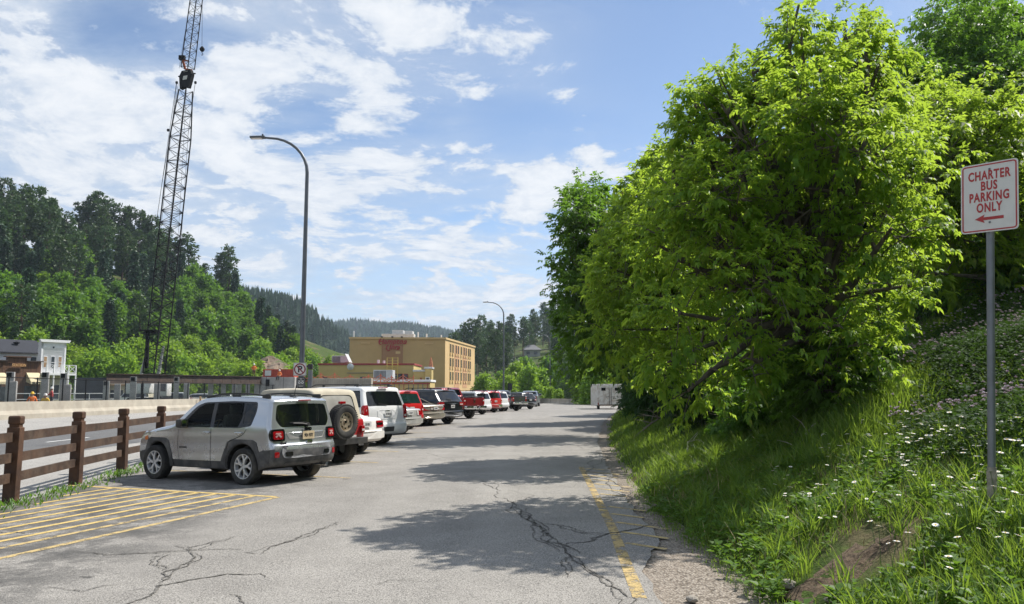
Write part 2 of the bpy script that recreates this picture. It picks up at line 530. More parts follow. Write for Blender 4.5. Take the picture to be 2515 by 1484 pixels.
FP0 = np.array((-8.09, 13.2)); FPD = np.array((-0.37, 2.62))         # fence line, first visible post and step
def fx_line(y):
    return float(np.interp(y, [-30, 13.2, 21.1, 30, 60, 95, 140], [-6.3, -8.09, -9.2, -9.3, -8.6, -2.0, 8.0]))
def asph_right(y):
    return float(np.interp(y, [-30, 5, 8.2, 9.6, 12, 18, 26, 33, 42, 60, 80, 110, 140], [1.1, 1.15, 1.3, 1.75, 1.75, 2.15, 2.75, 3.6, 4.7, 7.4, 12, 20.8, 33]))
ysd = np.concatenate([np.arange(-10, 30, 0.25), np.arange(30, 140.1, 1.0)])
strip('road', ysd, lambda y: fx_line(y) + 0.15, asph_right, 10, 0.0, M_ASPH, label='worn grey asphalt of the parking lot and driving aisle', jag=0.03)
strip('gravel_shoulder', ysd, lambda y: asph_right(y) - 0.30, lambda y: float(xf(y)) + 0.6, 8, -0.02, M_GRAV, zfun=lambda x, y: zroad(x, y) + (0.05 if 0 else 0.0), label='gravel shoulder between asphalt and grass')
ysh = np.concatenate([np.arange(-10, 60, 1.0), np.arange(60, 150.1, 3.0)])
hw = lambda off: (lambda y: off + float(np.interp(y, [0, 84, 105, 125, 140, 155], [0, 0, 3, 10, 22, 34])))
fl = lambda y: min(fx_line(y) + 0.16, hw(-7.0)(y))
strip('pavement', ysh, hw(-12.9), fl, 4, -0.03, M_CONC, label='pale concrete pavement beyond the wooden fence')
strip('highway', ysh, hw(-22.7), hw(-12.9), 4, -0.13, M_ASPHD, label='dark asphalt lanes of the highway')
strip('highway_lane', ysh, hw(-33.9), hw(-22.7), 4, -0.13, M_CONC, label='pale concrete lane of the highway beside the barrier')
kb = MB()
for a, b2 in zip(ysh[:-1], ysh[1:]):
    x0, x1 = hw(-12.9)(a), hw(-12.9)(b2)
    kb.bar((x0, a, float(zroad(x0, a)) - 0.095), (x1, b2, float(zroad(x1, b2)) - 0.095), 0.16, 0.14)
tag(kb.build('kerb', M_CONC), 'concrete kerb along the highway', None, kind='structure')

# painted lines
def paint(name, col, wear=0.46):
    m, t, b = new_mat(name)
    geo = t.node('ShaderNodeNewGeometry'); P = geo.outputs['Position']
    n = t.noise(P, 6.0, 6, 0.7); n2 = t.noise(P, 60, 3, 0.7)
    c = t.mix(t.ramp(n2, 0.3, 0.7), tuple(q * 0.75 for q in col), col)
    t.l.new(c, b.inputs['Base Color']); b.inputs['Roughness'].default_value = 0.8
    a = t.math('ADD', t.math('MULTIPLY', n, 0.7), t.math('MULTIPLY', n2, 0.3))
    tr = t.node('ShaderNodeBsdfTransparent'); mx = t.node('ShaderNodeMixShader')
    t.l.new(t.ramp(a, wear - 0.07, wear + 0.05), mx.inputs[0])
    t.l.new(tr.outputs[0], mx.inputs[1]); t.l.new(b.outputs[0], mx.inputs[2])
    t.l.new(mx.outputs[0], t.n['Material Output'].inputs[0])
    return m
M_YEL = paint('yellow_paint', (0.62, 0.45, 0.16), 0.42)
M_YELW = paint('yellow_paint_worn', (0.55, 0.41, 0.18), 0.465)
M_YELE = paint('yellow_paint_edge', (0.52, 0.38, 0.16), 0.50)
M_WHT = paint('white_paint', (0.75, 0.75, 0.72), 0.42)
def ground_line(mb, p0, p1, w, mi=0, dz=0.004, seg=0.5):
    p0 = np.array(p0, float); p1 = np.array(p1, float)
    d = p1 - p0; L = np.linalg.norm(d); d /= L; nrm = np.array((-d[1], d[0])) * w / 2
    n = max(1, int(L / seg))
    vs = []; fs = []
    for i in range(n + 1):
        q = p0 + d * L * i / n
        for s in (-1, 1):
            e = q + nrm * s
            vs.append((e[0], e[1], float(zroad(e[0], e[1])) + dz))
        if i: fs.append((2 * i - 2, 2 * i - 1, 2 * i + 1, 2 * i))
    mb.add(vs, fs, mi)
mk = MB()
apex = np.array((-3.88, 13.43)); top = np.array((-0.907, 0.42)); hd = np.array((-0.315, -0.949))
ground_line(mk, apex, apex + top * 5.0, 0.11)
ground_line(mk, apex + np.array((0.05, -0.05)), apex + hd * 9, 0.11, 1)
for i in range(1, 10):
    st = apex + top * (0.42 * i)
    dd = np.array((-0.335 + 0.004 * i, -0.942)); dd /= np.linalg.norm(dd)
    L = 9.0
    while L > 0.4 and (st + dd * L)[0] < fx_line((st + dd * L)[1]) + 0.5: L -= 0.2
    ground_line(mk, st, st + dd * L, 0.10, 1 if i in (1,) else 0)
tag(mk.build('hatched_marking', [M_YEL, M_YELW]), 'yellow hatched no parking lines on the asphalt in front of the silver car', None, kind='structure')
mk = MB()
yl = np.array([7.0, 8.5, 10.3, 12.5, 15, 18.4]); xl = np.interp(yl, [7.1, 10.3, 18.2], [1.08, 1.27, 1.56])
for i in range(len(yl) - 1): ground_line(mk, (xl[i], yl[i]), (xl[i + 1], yl[i + 1]), 0.12, 0)
for k, y in enumerate(np.arange(8.0, 18.2, 0.72)):
    x = float(np.interp(y, [7.1, 10.3, 18.2], [1.08, 1.27, 1.56]))
    L = (0.75, 0.9, 0.6)[k % 3]
    if x + 0.62 * L < asph_right(y - 0.6) + 0.1:
        ground_line(mk, (x + 0.09, y), (x + 0.09 + 0.66 * L, y - 0.60 * L), 0.085, 1)
tag(mk.build('edge_marking', [M_YELE, M_YELW]), 'worn yellow edge line with short slanted ticks along the right side', None, kind='structure')
mk = MB()
for y0 in (17.6, 20.9, 24.3, 27.6, 30.9, 34.2, 37.5, 40.8, 44.2):
    p = np.array((-3.2, y0 - 1.45)); ground_line(mk, p, p + top * 5.0, 0.09)
tag(mk.build('bay_marking', [M_YELW]), 'faded yellow lines between the parking bays', None, kind='structure')
mk = MB()
for y0 in np.arange(10, 120, 1.0):
    ground_line(mk, (hw(-13.3)(y0), y0), (hw(-13.3)(y0 + 1), y0 + 1.0), 0.14, dz=-0.126)
    ground_line(mk, (hw(-22.4)(y0), y0), (hw(-22.4)(y0 + 1), y0 + 1.0), 0.14, dz=-0.126)
for y0 in np.arange(12, 120, 9.0):
    for q in range(3): ground_line(mk, (hw(-17.2)(y0 + q), y0 + q), (hw(-17.2)(y0 + q + 1), y0 + q + 1.0), 0.14, dz=-0.126)
tag(mk.build('lane_marking', [M_WHT]), 'white lane lines on the highway', None, kind='structure')

# cracks in the asphalt
m, t, b = new_mat('crack_filler')
b.inputs['Base Color'].default_value = (0.03, 0.028, 0.026, 1); b.inputs['Roughness'].default_value = 0.95
geo = t.node('ShaderNodeNewGeometry')
nn = t.noise(geo.outputs['Position'], 14, 4, 0.7)
t.l.new(t.mix(t.ramp(nn, 0.4, 0.6), (0.05, 0.046, 0.04), (0.16, 0.15, 0.135)), b.inputs['Base Color'])
M_CRACK = m
def gpt(u, v):
    a, bb = ray(u, v); Y = -CAMH / bb
    return np.array((a * Y, Y))
cr = MB()
rc = np.random.default_rng(11)
def crack(pts, w0=0.02, double=False):
    P2 = [np.array(p, float) for p in pts]
    for rep in range(4):
        Q = [P2[0]]
        for a, b2 in zip(P2[:-1], P2[1:]):
            L = np.linalg.norm(b2 - a)
            if L > 0.04:
                mdd = (a + b2) / 2 + rc.normal(0, 0.085 * L, 2); Q += [mdd, b2]
            else: Q.append(b2)
        P2 = Q
    n = len(P2)
    vs = []; fs = []
    for i, p in enumerate(P2):
        d = P2[min(i + 1, n - 1)] - P2[max(i - 1, 0)]; d /= (np.linalg.norm(d) + 1e-9)
        w = w0 * (0.35 + 0.9 * rc.random()) * math.sin(math.pi * (0.08 + 0.84 * i / max(1, n - 1)))
        nr = np.array((-d[1], d[0])) * w / 2
        for s in (-1, 1):
            e = p + nr * s; vs.append((e[0], e[1], float(zroad(e[0], e[1])) + 0.006))
        if i: fs.append((2 * i - 2, 2 * i - 1, 2 * i + 1, 2 * i))
    cr.add(vs, fs)
    if double:
        crack([p + rc.normal(0, 0.05, 2) for p in pts], w0 * 0.7)
CR = [([(270, 1500), (355, 1470), (385, 1440), (470, 1425), (560, 1410), (640, 1410), (650, 1420)], .035, 0),
      ([(180, 1352), (279, 1361), (388, 1358), (465, 1353), (517, 1350), (595, 1351)], .022, 1),
      ([(465, 1353), (439, 1394), (408, 1415), (388, 1433)], .03, 1),
      ([(424, 1340), (465, 1353), (510, 1335), (565, 1319)], .022, 1),
      ([(420, 1360), (390, 1375), (385, 1388), (402, 1402)], .02, 1),
      ([(640, 1362), (662, 1345), (724, 1327), (775, 1304), (832, 1283)], .026, 1),
      ([(595, 1358), (640, 1359)], .02, 0),
      ([(565, 1460), (590, 1470), (600, 1484)], .02, 0),
      ([(1230, 1205), (1262, 1235), (1300, 1262), (1340, 1300), (1390, 1340), (1425, 1360)], .032, 1),
      ([(1262, 1235), (1275, 1265), (1310, 1285), (1345, 1330), (1385, 1355)], .03, 1),
      ([(1375, 1335), (1400, 1365), (1440, 1400), (1490, 1440), (1540, 1500)], .03, 1),
      ([(1385, 1345), (1450, 1330), (1490, 1312), (1560, 1300), (1605, 1285)], .03, 1),
      ([(1310, 1285), (1370, 1290), (1430, 1310), (1490, 1312)], .025, 1),
      ([(1400, 1365), (1380, 1390), (1395, 1420)], .02, 1),
      ([(1445, 1060), (1440, 1090), (1475, 1130), (1500, 1180), (1545, 1240)], .03, 1),
      ([(0, 1298), (60, 1303), (130, 1296)], .03, 0),
      ([(1180, 1180), (1230, 1205)], .02, 1), ([(1430, 1030), (1300, 1042), (1180, 1050)], .03, 0),
      ([(700, 1180), (760, 1195), (860, 1188)], .015, 0), ([(1020, 1110), (1100, 1125), (1150, 1120)], .02, 0),
      ([(90, 1440), (200, 1452), (330, 1432)], .015, 0), ([(900, 1440), (960, 1425), (1040, 1430)], .01, 0)]
for pts, w, dbl in CR:
    crack([gpt(u, v) for u, v in pts], w, dbl)
tag(cr.build('road_crack', M_CRACK), 'dark cracks running through the worn asphalt', None, kind='structure')

# lower, upper and far paths and slopes
ps = []
for k in range(9):
    y = 15.0 + k * 2.0
    ps.append((float(np.interp(y, [15, 18, 21, 25, 31], [12.6, 11.4, 11.0, 11.7, 14.0])), y))
vs = []; fs = []
for i, (x, y) in enumerate(ps):
    for q in range(5):
        xx = x + 0.7 * q; vs.append((xx, y, float(zg(xx, y)) + 0.10))
    if i:
        for q in range(4): fs.append((5 * i - 5 + q, 5 * i - 4 + q, 5 * i + q + 1, 5 * i + q))
tag(link_mesh('path', vs, fs, M_ASPH, smooth=True), 'grey paved path climbing the slope above the grass', None, kind='structure')
# ------------------------------------------------------------------ vehicles
def paint_mat(name, col, metal=0.0, rough=0.28, dirt=(0.30, 0.27, 0.23), amt=0.25, coat=0.8):
    m, t, b = new_mat(name)
    tcn = t.node('ShaderNodeTexCoord'); co = tcn.outputs['Object']
    sx, sy, sz = t.sep(co)
    n = t.noise(co, 3.0, 6, 0.7); f = t.noise(co, 260.0, 2, 0.5)
    low = t.ramp(sz, 0.30, 1.05, o0=1.0, o1=0.12)                     # road dust lies thicker low down
    d = t.math('MULTIPLY', t.math('MULTIPLY', t.ramp(n, 0.25, 0.8), low), amt)
    c = t.mix(t.ramp(f, 0.3, 0.7), tuple(q * 0.93 for q in col), tuple(min(1, q * 1.06) for q in col))
    c = t.mix(d, c, dirt)
    t.l.new(c, b.inputs['Base Color'])
    b.inputs['Metallic'].default_value = metal
    t.l.new(t.math('ADD', rough, t.math('MULTIPLY', d, 0.6)), b.inputs['Roughness'])
    b.inputs['Coat Weight'].default_value = coat; b.inputs['Coat Roughness'].default_value = 0.03
    return m
P_SILV = paint_mat('paint_silver', (0.50, 0.52, 0.55), 0.7, 0.22, amt=0.32)
P_WHITE = paint_mat('paint_white', (0.78, 0.78, 0.77), amt=0.14)
P_OLDW = paint_mat('paint_old_white', (0.74, 0.73, 0.70), rough=0.5, coat=0.2, dirt=(0.30, 0.15, 0.07), amt=0.35)
P_RED = paint_mat('paint_red', (0.42, 0.012, 0.018), amt=0.08)
P_RED2 = paint_mat('paint_bright_red', (0.50, 0.014, 0.014), amt=0.08)
P_MAR = paint_mat('paint_dark_red', (0.23, 0.008, 0.014), 0.25, amt=0.08)
P_BLACK = paint_mat('paint_black', (0.008, 0.009, 0.012), amt=0.05)
P_GREY = paint_mat('paint_charcoal', (0.045, 0.048, 0.052), 0.4, amt=0.15)
P_TAN = paint_mat('paint_champagne', (0.44, 0.40, 0.33), 0.55, 0.32, amt=0.15)
P_SIL2 = paint_mat('paint_pale_silver', (0.62, 0.61, 0.58), 0.5, amt=0.15)
P_BLUEG = paint_mat('paint_blue_grey', (0.40, 0.44, 0.48), 0.6, amt=0.15)
M_BLK = pm('black_plastic', (0.022, 0.022, 0.024), 0.55, var=0.25, scale=9, dirt=(0.16, 0.15, 0.13), dirt_amt=0.30)
M_CLAD = pm('grey_cladding', (0.055, 0.056, 0.060), 0.65, var=0.25, scale=6, dirt=(0.20, 0.19, 0.17), dirt_amt=0.45, dscale=3)
M_DUSTY = pm('dusty_bumper_insert', (0.20, 0.205, 0.215), 0.7, var=0.25, scale=5, dirt=(0.09, 0.085, 0.08), dirt_amt=0.7, dscale=6)
M_GLOSS = pm('gloss_black', (0.006, 0.006, 0.007), 0.12, var=0.2)
M_CHROME = pm('chrome', (0.72, 0.72, 0.72), 0.12, 1.0, var=0.06)
M_ALLOY = pm('alloy_wheel', (0.60, 0.61, 0.63), 0.35, 0.45, var=0.12, scale=12)
M_STEELR = pm('bare_steel_rim', (0.46, 0.40, 0.30), 0.45, 0.6, var=0.3, scale=14, dirt=(0.22, 0.12, 0.06), dirt_amt=0.5)
M_TYRE = pm('tyre_rubber', (0.022, 0.022, 0.022), 0.85, var=0.3, scale=10, dirt=(0.13, 0.12, 0.10), dirt_amt=0.5, bump=0.3, bscale=60)
M_LAMPR = pm('red_lamp_lens', (0.32, 0.006, 0.010), 0.12, var=0.2, scale=20, coat=0.6)
M_LAMPW = pm('clear_lamp_lens', (0.62, 0.58, 0.56), 0.15, var=0.15, scale=25, coat=0.5)
M_LAMPO = pm('amber_lamp_lens', (0.65, 0.16, 0.02), 0.15, var=0.15, scale=25, coat=0.5)
M_PLATE = pm('plate_white', (0.62, 0.62, 0.60), 0.45, var=0.1, scale=14)
M_PLATET = pm('plate_tan', (0.52, 0.42, 0.27), 0.45, var=0.14, scale=14)
M_INK = pm('ink_black', (0.015, 0.015, 0.018), 0.5, var=0.1)
M_WELL = pm('wheel_well', (0.006, 0.006, 0.006), 0.95, var=0.2)
M_SEAT = pm('seat_cloth', (0.085, 0.08, 0.078), 0.9, var=0.3, scale=30)
M_SEATT = pm('tan_seat_trim', (0.22, 0.16, 0.10), 0.8, var=0.2, scale=30)
M_CANV = pm('canvas_top', (0.50, 0.45, 0.35), 0.9, var=0.12, scale=3, bump=0.5, bscale=5, dirt=(0.36, 0.32, 0.25), dirt_amt=0.5)
M_VINYL = pm('clouded_vinyl', (0.33, 0.32, 0.29), 0.35, var=0.15, scale=2, bump=0.35, bscale=6)
def glass_mat(name, col, tr):
    m, t, b = new_mat(name)
    tcn = t.node('ShaderNodeTexCoord')
    n = t.noise(tcn.outputs['Object'], 4.0, 4, 0.6)
    t.l.new(t.mix(n, tuple(q * 0.8 for q in col), tuple(q * 1.2 for q in col)), b.inputs['Base Color'])
    b.inputs['Roughness'].default_value = 0.03; b.inputs['Specular IOR Level'].default_value = 0.7
    tp = t.node('ShaderNodeBsdfTransparent'); tp.inputs[0].default_value = (0.80, 0.90, 0.83, 1) if tr > 0.45 else (0.6, 0.63, 0.63, 1)
    mx = t.node('ShaderNodeMixShader')
    lw = t.node('ShaderNodeFresnel'); lw.inputs[0].default_value = 1.5
    t.l.new(t.math('MULTIPLY', t.math('SUBTRACT', 1.0, lw.outputs[0]), tr), mx.inputs[0])
    t.l.new(b.outputs[0], mx.inputs[1]); t.l.new(tp.outputs[0], mx.inputs[2])
    t.l.new(mx.outputs[0], t.n['Material Output'].inputs[0])
    return m
G_CLEAR = glass_mat('clear_glass', (0.012, 0.016, 0.015), 0.94)
G_TINT = glass_mat('tinted_glass', (0.006, 0.008, 0.010), 0.38)
G_DARK = glass_mat('dark_glass', (0.006, 0.007, 0.009), 0.05)
G_GREEN = glass_mat('green_glass', (0.02, 0.06, 0.05), 0.55)

def chaikin(P, it=2):
    for _ in range(it):
        Q = [P[0]]
        for a, b in zip(P[:-1], P[1:]):
            Q.append((a[0] * .75 + b[0] * .25, a[1] * .75 + b[1] * .25))
            Q.append((a[0] * .25 + b[0] * .75, a[1] * .25 + b[1] * .75))
        Q.append(P[-1]); P = Q
    return P
def pip(x, y, poly):
    c = False; n = len(poly); j = n - 1
    for i in range(n):
        xi, yi = poly[i]; xj, yj = poly[j]
        if (yi > y) != (yj > y) and x < (xj - xi) * (y - yi) / (yj - yi) + xi: c = not c
        j = i
    return c
def resample(P, step):
    out = [P[0]]
    for a, b in zip(P[:-1], P[1:]):
        L = math.hypot(b[0] - a[0], b[1] - a[1]); n = max(1, int(round(L / step)))
        for k in range(1, n + 1): out.append((a[0] + (b[0] - a[0]) * k / n, a[1] + (b[1] - a[1]) * k / n))
    return out
def dedup(P, eps=0.004):
    out = [P[0]]
    for p in P[1:]:
        if math.hypot(p[0] - out[-1][0], p[1] - out[-1][1]) > eps: out.append(p)
    return out
def rounded(poly, r=0.04, n=3):
    """polygon with its corners cut round"""
    out = []; m = len(poly)
    for i in range(m):
        p0, p1, p2 = np.array(poly[i - 1]), np.array(poly[i]), np.array(poly[(i + 1) % m])
        a = p0 - p1; b = p2 - p1; la, lb = np.linalg.norm(a), np.linalg.norm(b)
        d = min(r, la * 0.45, lb * 0.45)
        s = p1 + a / la * d; e = p1 + b / lb * d
        for k in range(n + 1):
            t = k / n; out.append(tuple((1 - t) ** 2 * s + 2 * t * (1 - t) * p1 + t * t * e))
    return out

class Shell:
    """Car body: a side outline swept across the width, with rounded shoulders, tumblehome and bowed ends."""
    def __init__(s, upper, wheels, arch, half, belt, roof, tumble, bottom=0.28, taper=(0.12, 0.06), bow=(0.16, 0.10), rr=0.06, step=0.10, crown=0.03):
        s.half, s.belt, s.roof, s.tumble, s.taper, s.bow, s.rr, s.crown = half, belt, roof, tumble, taper, bow, rr, crown
        up = resample(chaikin(upper, 2), step)
        s.xr, s.xfr = min(p[0] for p in up), max(p[0] for p in up)
        low = []
        z0 = bottom
        for wx in sorted(wheels, reverse=True):
            a0 = math.asin(min(0.98, max(-0.5, (z0 - arch[1]) / arch[0])))
            for k in range(13):
                a = a0 + (math.pi - 2 * a0) * k / 12
                low.append((wx + arch[0] * math.cos(a), arch[1] + arch[0] * math.sin(a)))
        low = [(up[-1][0] - 0.02, max(z0, up[-1][1]))] + low + [(up[0][0] + 0.02, max(z0, up[0][1]))]
        low = [p for p in low if up[0][0] + 0.01 < p[0] < up[-1][0] - 0.01]
        s.up = dedup(up)
        s.prof = dedup(up + resample(low, step * 1.5))      # goes rear -> roof -> front -> underneath
        if math.hypot(s.prof[0][0] - s.prof[-1][0], s.prof[0][1] - s.prof[-1][1]) < 0.004: s.prof.pop()
        n = len(s.prof)
        s.ins = []
        for i in range(n):
            a = np.array(s.prof[i - 1]); b = np.array(s.prof[(i + 1) % n])
            d = b - a; d = d / (np.linalg.norm(d) + 1e-9)
            r = rr if i < len(s.up) else 0.025
            s.ins.append((s.prof[i][0] + d[1] * r, s.prof[i][1] - d[0] * r))   # inwards: clockwise outline
    def W(s, x, z):
        w = s.half
        if z > s.belt:
            t = (z - s.belt) / (s.roof - s.belt); w *= 1 - s.tumble * t * (0.75 + 0.25 * t)
        elif z < 0.55: w *= 1 - 0.05 * ((0.55 - z) / 0.3) ** 2
        L = s.xfr - s.xr
        u = max(0, (x - (s.xfr - 0.30 * L)) / (0.30 * L)); w *= 1 - s.taper[0] * u * u
        u = max(0, ((s.xr + 0.22 * L) - x) / (0.22 * L)); w *= 1 - s.taper[1] * u * u
        return w
    def warp(s, p):
        x, y, z = p
        q = (y / s.half) ** 2
        L = s.xfr - s.xr
        kr = max(0, min(1, (s.xr + 0.16 * L - x) / (0.16 * L))); kf = max(0, min(1, (x - (s.xfr - 0.45 * L)) / (0.45 * L)))
        x = x + s.bow[1] * q * kr - s.bow[0] * q * kf * (0.55 + 0.45 * kf)
        if z > s.belt * 0.9:
            z = z + s.crown * (1 - q) * min(1, (z - s.belt * 0.9) / 0.2) - s.crown
        return (x, y, z)
    def side(s, poly, sgn, off=0.0):
        """points of a side polygon on the skin"""
        return [s.warp((p[0], sgn * (s.W(*p) + off), p[1])) for p in poly]
    def xrear(s, z):
        best = None
        for a, b in zip(s.up[:-1], s.up[1:]):
            if (a[1] - z) * (b[1] - z) <= 0 and abs(b[1] - a[1]) > 1e-6:
                return a[0] + (b[0] - a[0]) * (z - a[1]) / (b[1] - a[1])
        return s.up[0][0]
    def xfront(s, z):
        for a, b in zip(s.up[::-1][:-1], s.up[::-1][1:]):
            if (a[1] - z) * (b[1] - z) <= 0 and abs(b[1] - a[1]) > 1e-6:
                return a[0] + (b[0] - a[0]) * (z - a[1]) / (b[1] - a[1])
        return s.up[-1][0]
    def rear(s, poly, off=0.0, front=False):
        out = []
        for y, z in poly:
            x = s.xfront(z) + off if front else s.xrear(z) - off
            out.append(s.warp((x, y, z)))
        return out
    def plate_on(s, mb, pts_out, pts_in, mi=0):
        n = len(pts_out)
        k = len(mb.v)
        mb.v.extend(pts_out); mb.v.extend(pts_in)
        mb.f.append(tuple(range(k, k + n))); mb.m.append(mi)
        for i in range(n):
            j = (i + 1) % n
            mb.f.append((k + i, k + n + i, k + n + j, k + j)); mb.m.append(mi)
    def rear_panel(s, mb, poly, th=0.012, front=False, mi=0, fine=0.12):
        poly = resample(list(poly) + [poly[0]], fine)[:-1]
        s.plate_on(mb, s.rear(poly, th, front), s.rear(poly, -0.03, front), mi)
    def side_panel(s, mb, poly, sgn, th=0.006, mi=0, fine=0.12):
        poly = resample(list(poly) + [poly[0]], fine)[:-1]
        s.plate_on(mb, s.side(poly, sgn, th), s.side(poly, sgn, -0.03), mi)
    def build(s, parent, paint, side_regions=(), wrap_regions=(), grid=0.14, tcols=12, edge_clad=None):
        """side_regions / wrap_regions: (part name, material, polygon, inset); later ones win.
        wrap polygons are (y, s-range by z on the rear or front): (part, mat, 'rear'|'front', polygon(y, z), inset)"""
        body = MB(); parts = {}
        def bucket(key, mat):
            if key not in parts: parts[key] = (MB(), mat)
            return parts[key][0]
        poly = s.ins; n = len(poly)
        pts = [Vector(p) for p in poly]; edges = [(i, (i + 1) % n) for i in range(n)]
        regs = [(r[0], r[1], resample(list(r[2]) + [r[2][0]], grid)[:-1], r[3]) for r in side_regions]
        for r in regs:
            k = len(pts); pts += [Vector(p) for p in r[2]]; edges += [(k + i, k + (i + 1) % len(r[2])) for i in range(len(r[2]))]
        x0, x1 = s.xr, s.xfr
        for gx_ in np.arange(x0, x1, grid):
            for gz_ in np.arange(0.25, s.roof, grid):
                if pip(gx_, gz_, poly): pts.append(Vector((gx_ + 0.0031, gz_ + 0.0017)))
        ov, oe, of = delaunay_2d_cdt(pts, edges, [], 0, 1e-5)[:3]
        tris = []
        for f in of:
            cx = sum(ov[i][0] for i in f) / len(f); cz = sum(ov[i][1] for i in f) / len(f)
            if not pip(cx, cz, poly): continue
            reg = -1
            for q, r in enumerate(regs):
                if pip(cx, cz, r[2]): reg = q
            tris.append((f, reg))
        for sg in (1, -1):
            groups = {}
            for f, reg in tris: groups.setdefault(reg, []).append(f)
            for reg, fl_ in groups.items():
                off = 0 if reg < 0 else regs[reg][3]
                mb = body if reg < 0 else bucket((regs[reg][0], reg, sg), regs[reg][1])
                mp = {}; vs = []; fs = []
                for f in fl_:
                    ids = []
                    for i in f:
                        if i not in mp:
                            mp[i] = len(vs); x, z = ov[i][0], ov[i][1]
                            vs.append(s.warp((x, sg * (s.W(x, z) - off), z)))
                        ids.append(mp[i])
                    fs.append(tuple(ids) if sg < 0 else tuple(ids[::-1]))
                # orientation: make the normals look outwards
                a, b, c = [Vector(vs[i]) for i in fs[0][:3]]
                if (b - a).cross(c - a).y * sg < 0: fs = [f[::-1] for f in fs]
                mb.add(vs, fs)
        # rounded shoulders
        rows = 4
        for sg in (1, -1):
            vs = []; fs = []
            for i in range(n):
                pi_, po = np.array(s.ins[i]), np.array(s.prof[i])
                r = math.hypot(*(po - pi_)); w = s.W(*s.ins[i])
                for k in range(rows + 1):
                    a = (math.pi / 2) * k / rows
                    q = pi_ + (po - pi_) * math.sin(a); y = w - r * (1 - math.cos(a))
                    vs.append(s.warp((q[0], sg * y, q[1])))
            for i in range(n):
                j = (i + 1) % n
                for k in range(rows):
                    q = (i * (rows + 1) + k, i * (rows + 1) + k + 1, j * (rows + 1) + k + 1, j * (rows + 1) + k)
                    fs.append(q if sg > 0 else q[::-1])
            if edge_clad:
                lowf = [f for f in fs if edge_clad[1](sum(vs[i][0] for i in f) / 4, sum(vs[i][2] for i in f) / 4, f[0] // (rows + 1) >= len(s.up))]
                ls = set(lowf); fs = [f for f in fs if f not in ls]
                bucket(('cladding', 'edge', sg), edge_clad[0]).add(vs, lowf)
            body.add(vs, fs)
        # the skin across the car
        nu = len(s.up)
        acc = [0.0]
        for a, b in zip(s.up[:-1], s.up[1:]): acc.append(acc[-1] + math.hypot(b[0] - a[0], b[1] - a[1]))
        def s_at(z, front):
            rng_ = range(nu - 1) if not front else range(nu - 2, -1, -1)
            for i in rng_:
                a, b = s.up[i], s.up[i + 1]
                if (a[1] - z) * (b[1] - z) <= 0 and abs(b[1] - a[1]) > 1e-6:
                    return acc[i] + (acc[i + 1] - acc[i]) * (z - a[1]) / (b[1] - a[1])
            return acc[0]
        def wt(i_or_s):
            i = min(nu - 2, max(0, int(np.searchsorted(acc, i_or_s) - 1))); t = (i_or_s - acc[i]) / max(1e-9, acc[i + 1] - acc[i])
            x = s.up[i][0] + (s.up[i + 1][0] - s.up[i][0]) * t; z = s.up[i][1] + (s.up[i + 1][1] - s.up[i][1]) * t
            xi = s.ins[i][0] + (s.ins[i + 1][0] - s.ins[i][0]) * t; zi = s.ins[i][1] + (s.ins[i + 1][1] - s.ins[i][1]) * t
            return x, z, s.W(xi, zi) - s.rr
        wregs = []
        for (nm, mat, end, pg, inset) in wrap_regions:
            pg = resample(list(pg) + [pg[0]], grid)[:-1]
            sp = []
            for y, z in pg:
                ss = s_at(z, end == "front"); sp.append((ss, max(-1.0, min(1.0, y / max(0.05, wt(ss)[2])))))
            wregs.append((nm, mat, sp, inset))
        pts = []; edges = []
        cols = [-1 + 2 * k / tcols for k in range(tcols + 1)]
        for a in acc:
            for tt in cols: pts.append(Vector((a, tt)))
        nb = len(acc); nc = tcols + 1
        bd = [k for k in range(nc)] + [i * nc + nc - 1 for i in range(1, nb)] + [(nb - 1) * nc + k for k in range(nc - 2, -1, -1)] + [i * nc for i in range(nb - 2, 0, -1)]
        edges = [(bd[i], bd[(i + 1) % len(bd)]) for i in range(len(bd))]
        for r in wregs:
            k = len(pts); pts += [Vector(p) for p in r[2]]; edges += [(k + i, k + (i + 1) % len(r[2])) for i in range(len(r[2]))]
        ov, oe, of = delaunay_2d_cdt(pts, edges, [], 0, 1e-5)[:3]
        groups = {}
        for f in of:
            cs = sum(ov[i][0] for i in f) / len(f); ct = sum(ov[i][1] for i in f) / len(f)
            if abs(ct) > 1.0: continue
            reg = -1
            for q, r in enumerate(wregs):
                if pip(cs, ct, r[2]): reg = q
            groups.setdefault(reg, []).append(f)
        for reg, fl_ in groups.items():
            mb = body if reg < 0 else bucket((wregs[reg][0], 'w%d' % reg, 0), wregs[reg][1])
            off = 0 if reg < 0 else wregs[reg][3]
            mp = {}; vs = []; fs = []
            for f in fl_:
                ids = []
                for i in f:
                    if i not in mp:
                        mp[i] = len(vs); x, z, w = wt(ov[i][0])
                        vs.append(s.warp((x, ov[i][1] * w, z)))
                    ids.append(mp[i])
                fs.append(tuple(ids))
            a, b, c = [Vector(vs[i]) for i in fs[0][:3]]
            mb.add(vs, fs)
        # underneath
        vs = []; fs = []
        und = list(range(nu - 1, n)) + [0]
        for i in und:
            w = s.W(*s.ins[i]) - math.hypot(s.prof[i][0] - s.ins[i][0], s.prof[i][1] - s.ins[i][1])
            for tt in (1, -1): vs.append(s.warp((s.prof[i][0], tt * w, s.prof[i][1])))
        for k in range(len(und) - 1): fs.append((2 * k, 2 * k + 1, 2 * k + 3, 2 * k + 2))
        well = MB().add(vs, fs)
        # merge, smooth
        o = body.build('body', paint, parent)
        weld(o, R(38))
        w_ = well.build('underbody', M_WELL, parent)
        joined = {}
        for (nm, q, sg), (mb, mat) in parts.items():
            key = (nm, mat.name) if nm == 'cladding' else (nm, q, sg)
            if key not in joined: joined[key] = (nm, MB(), mat)
            joined[key][1].add(mb.v, mb.f)
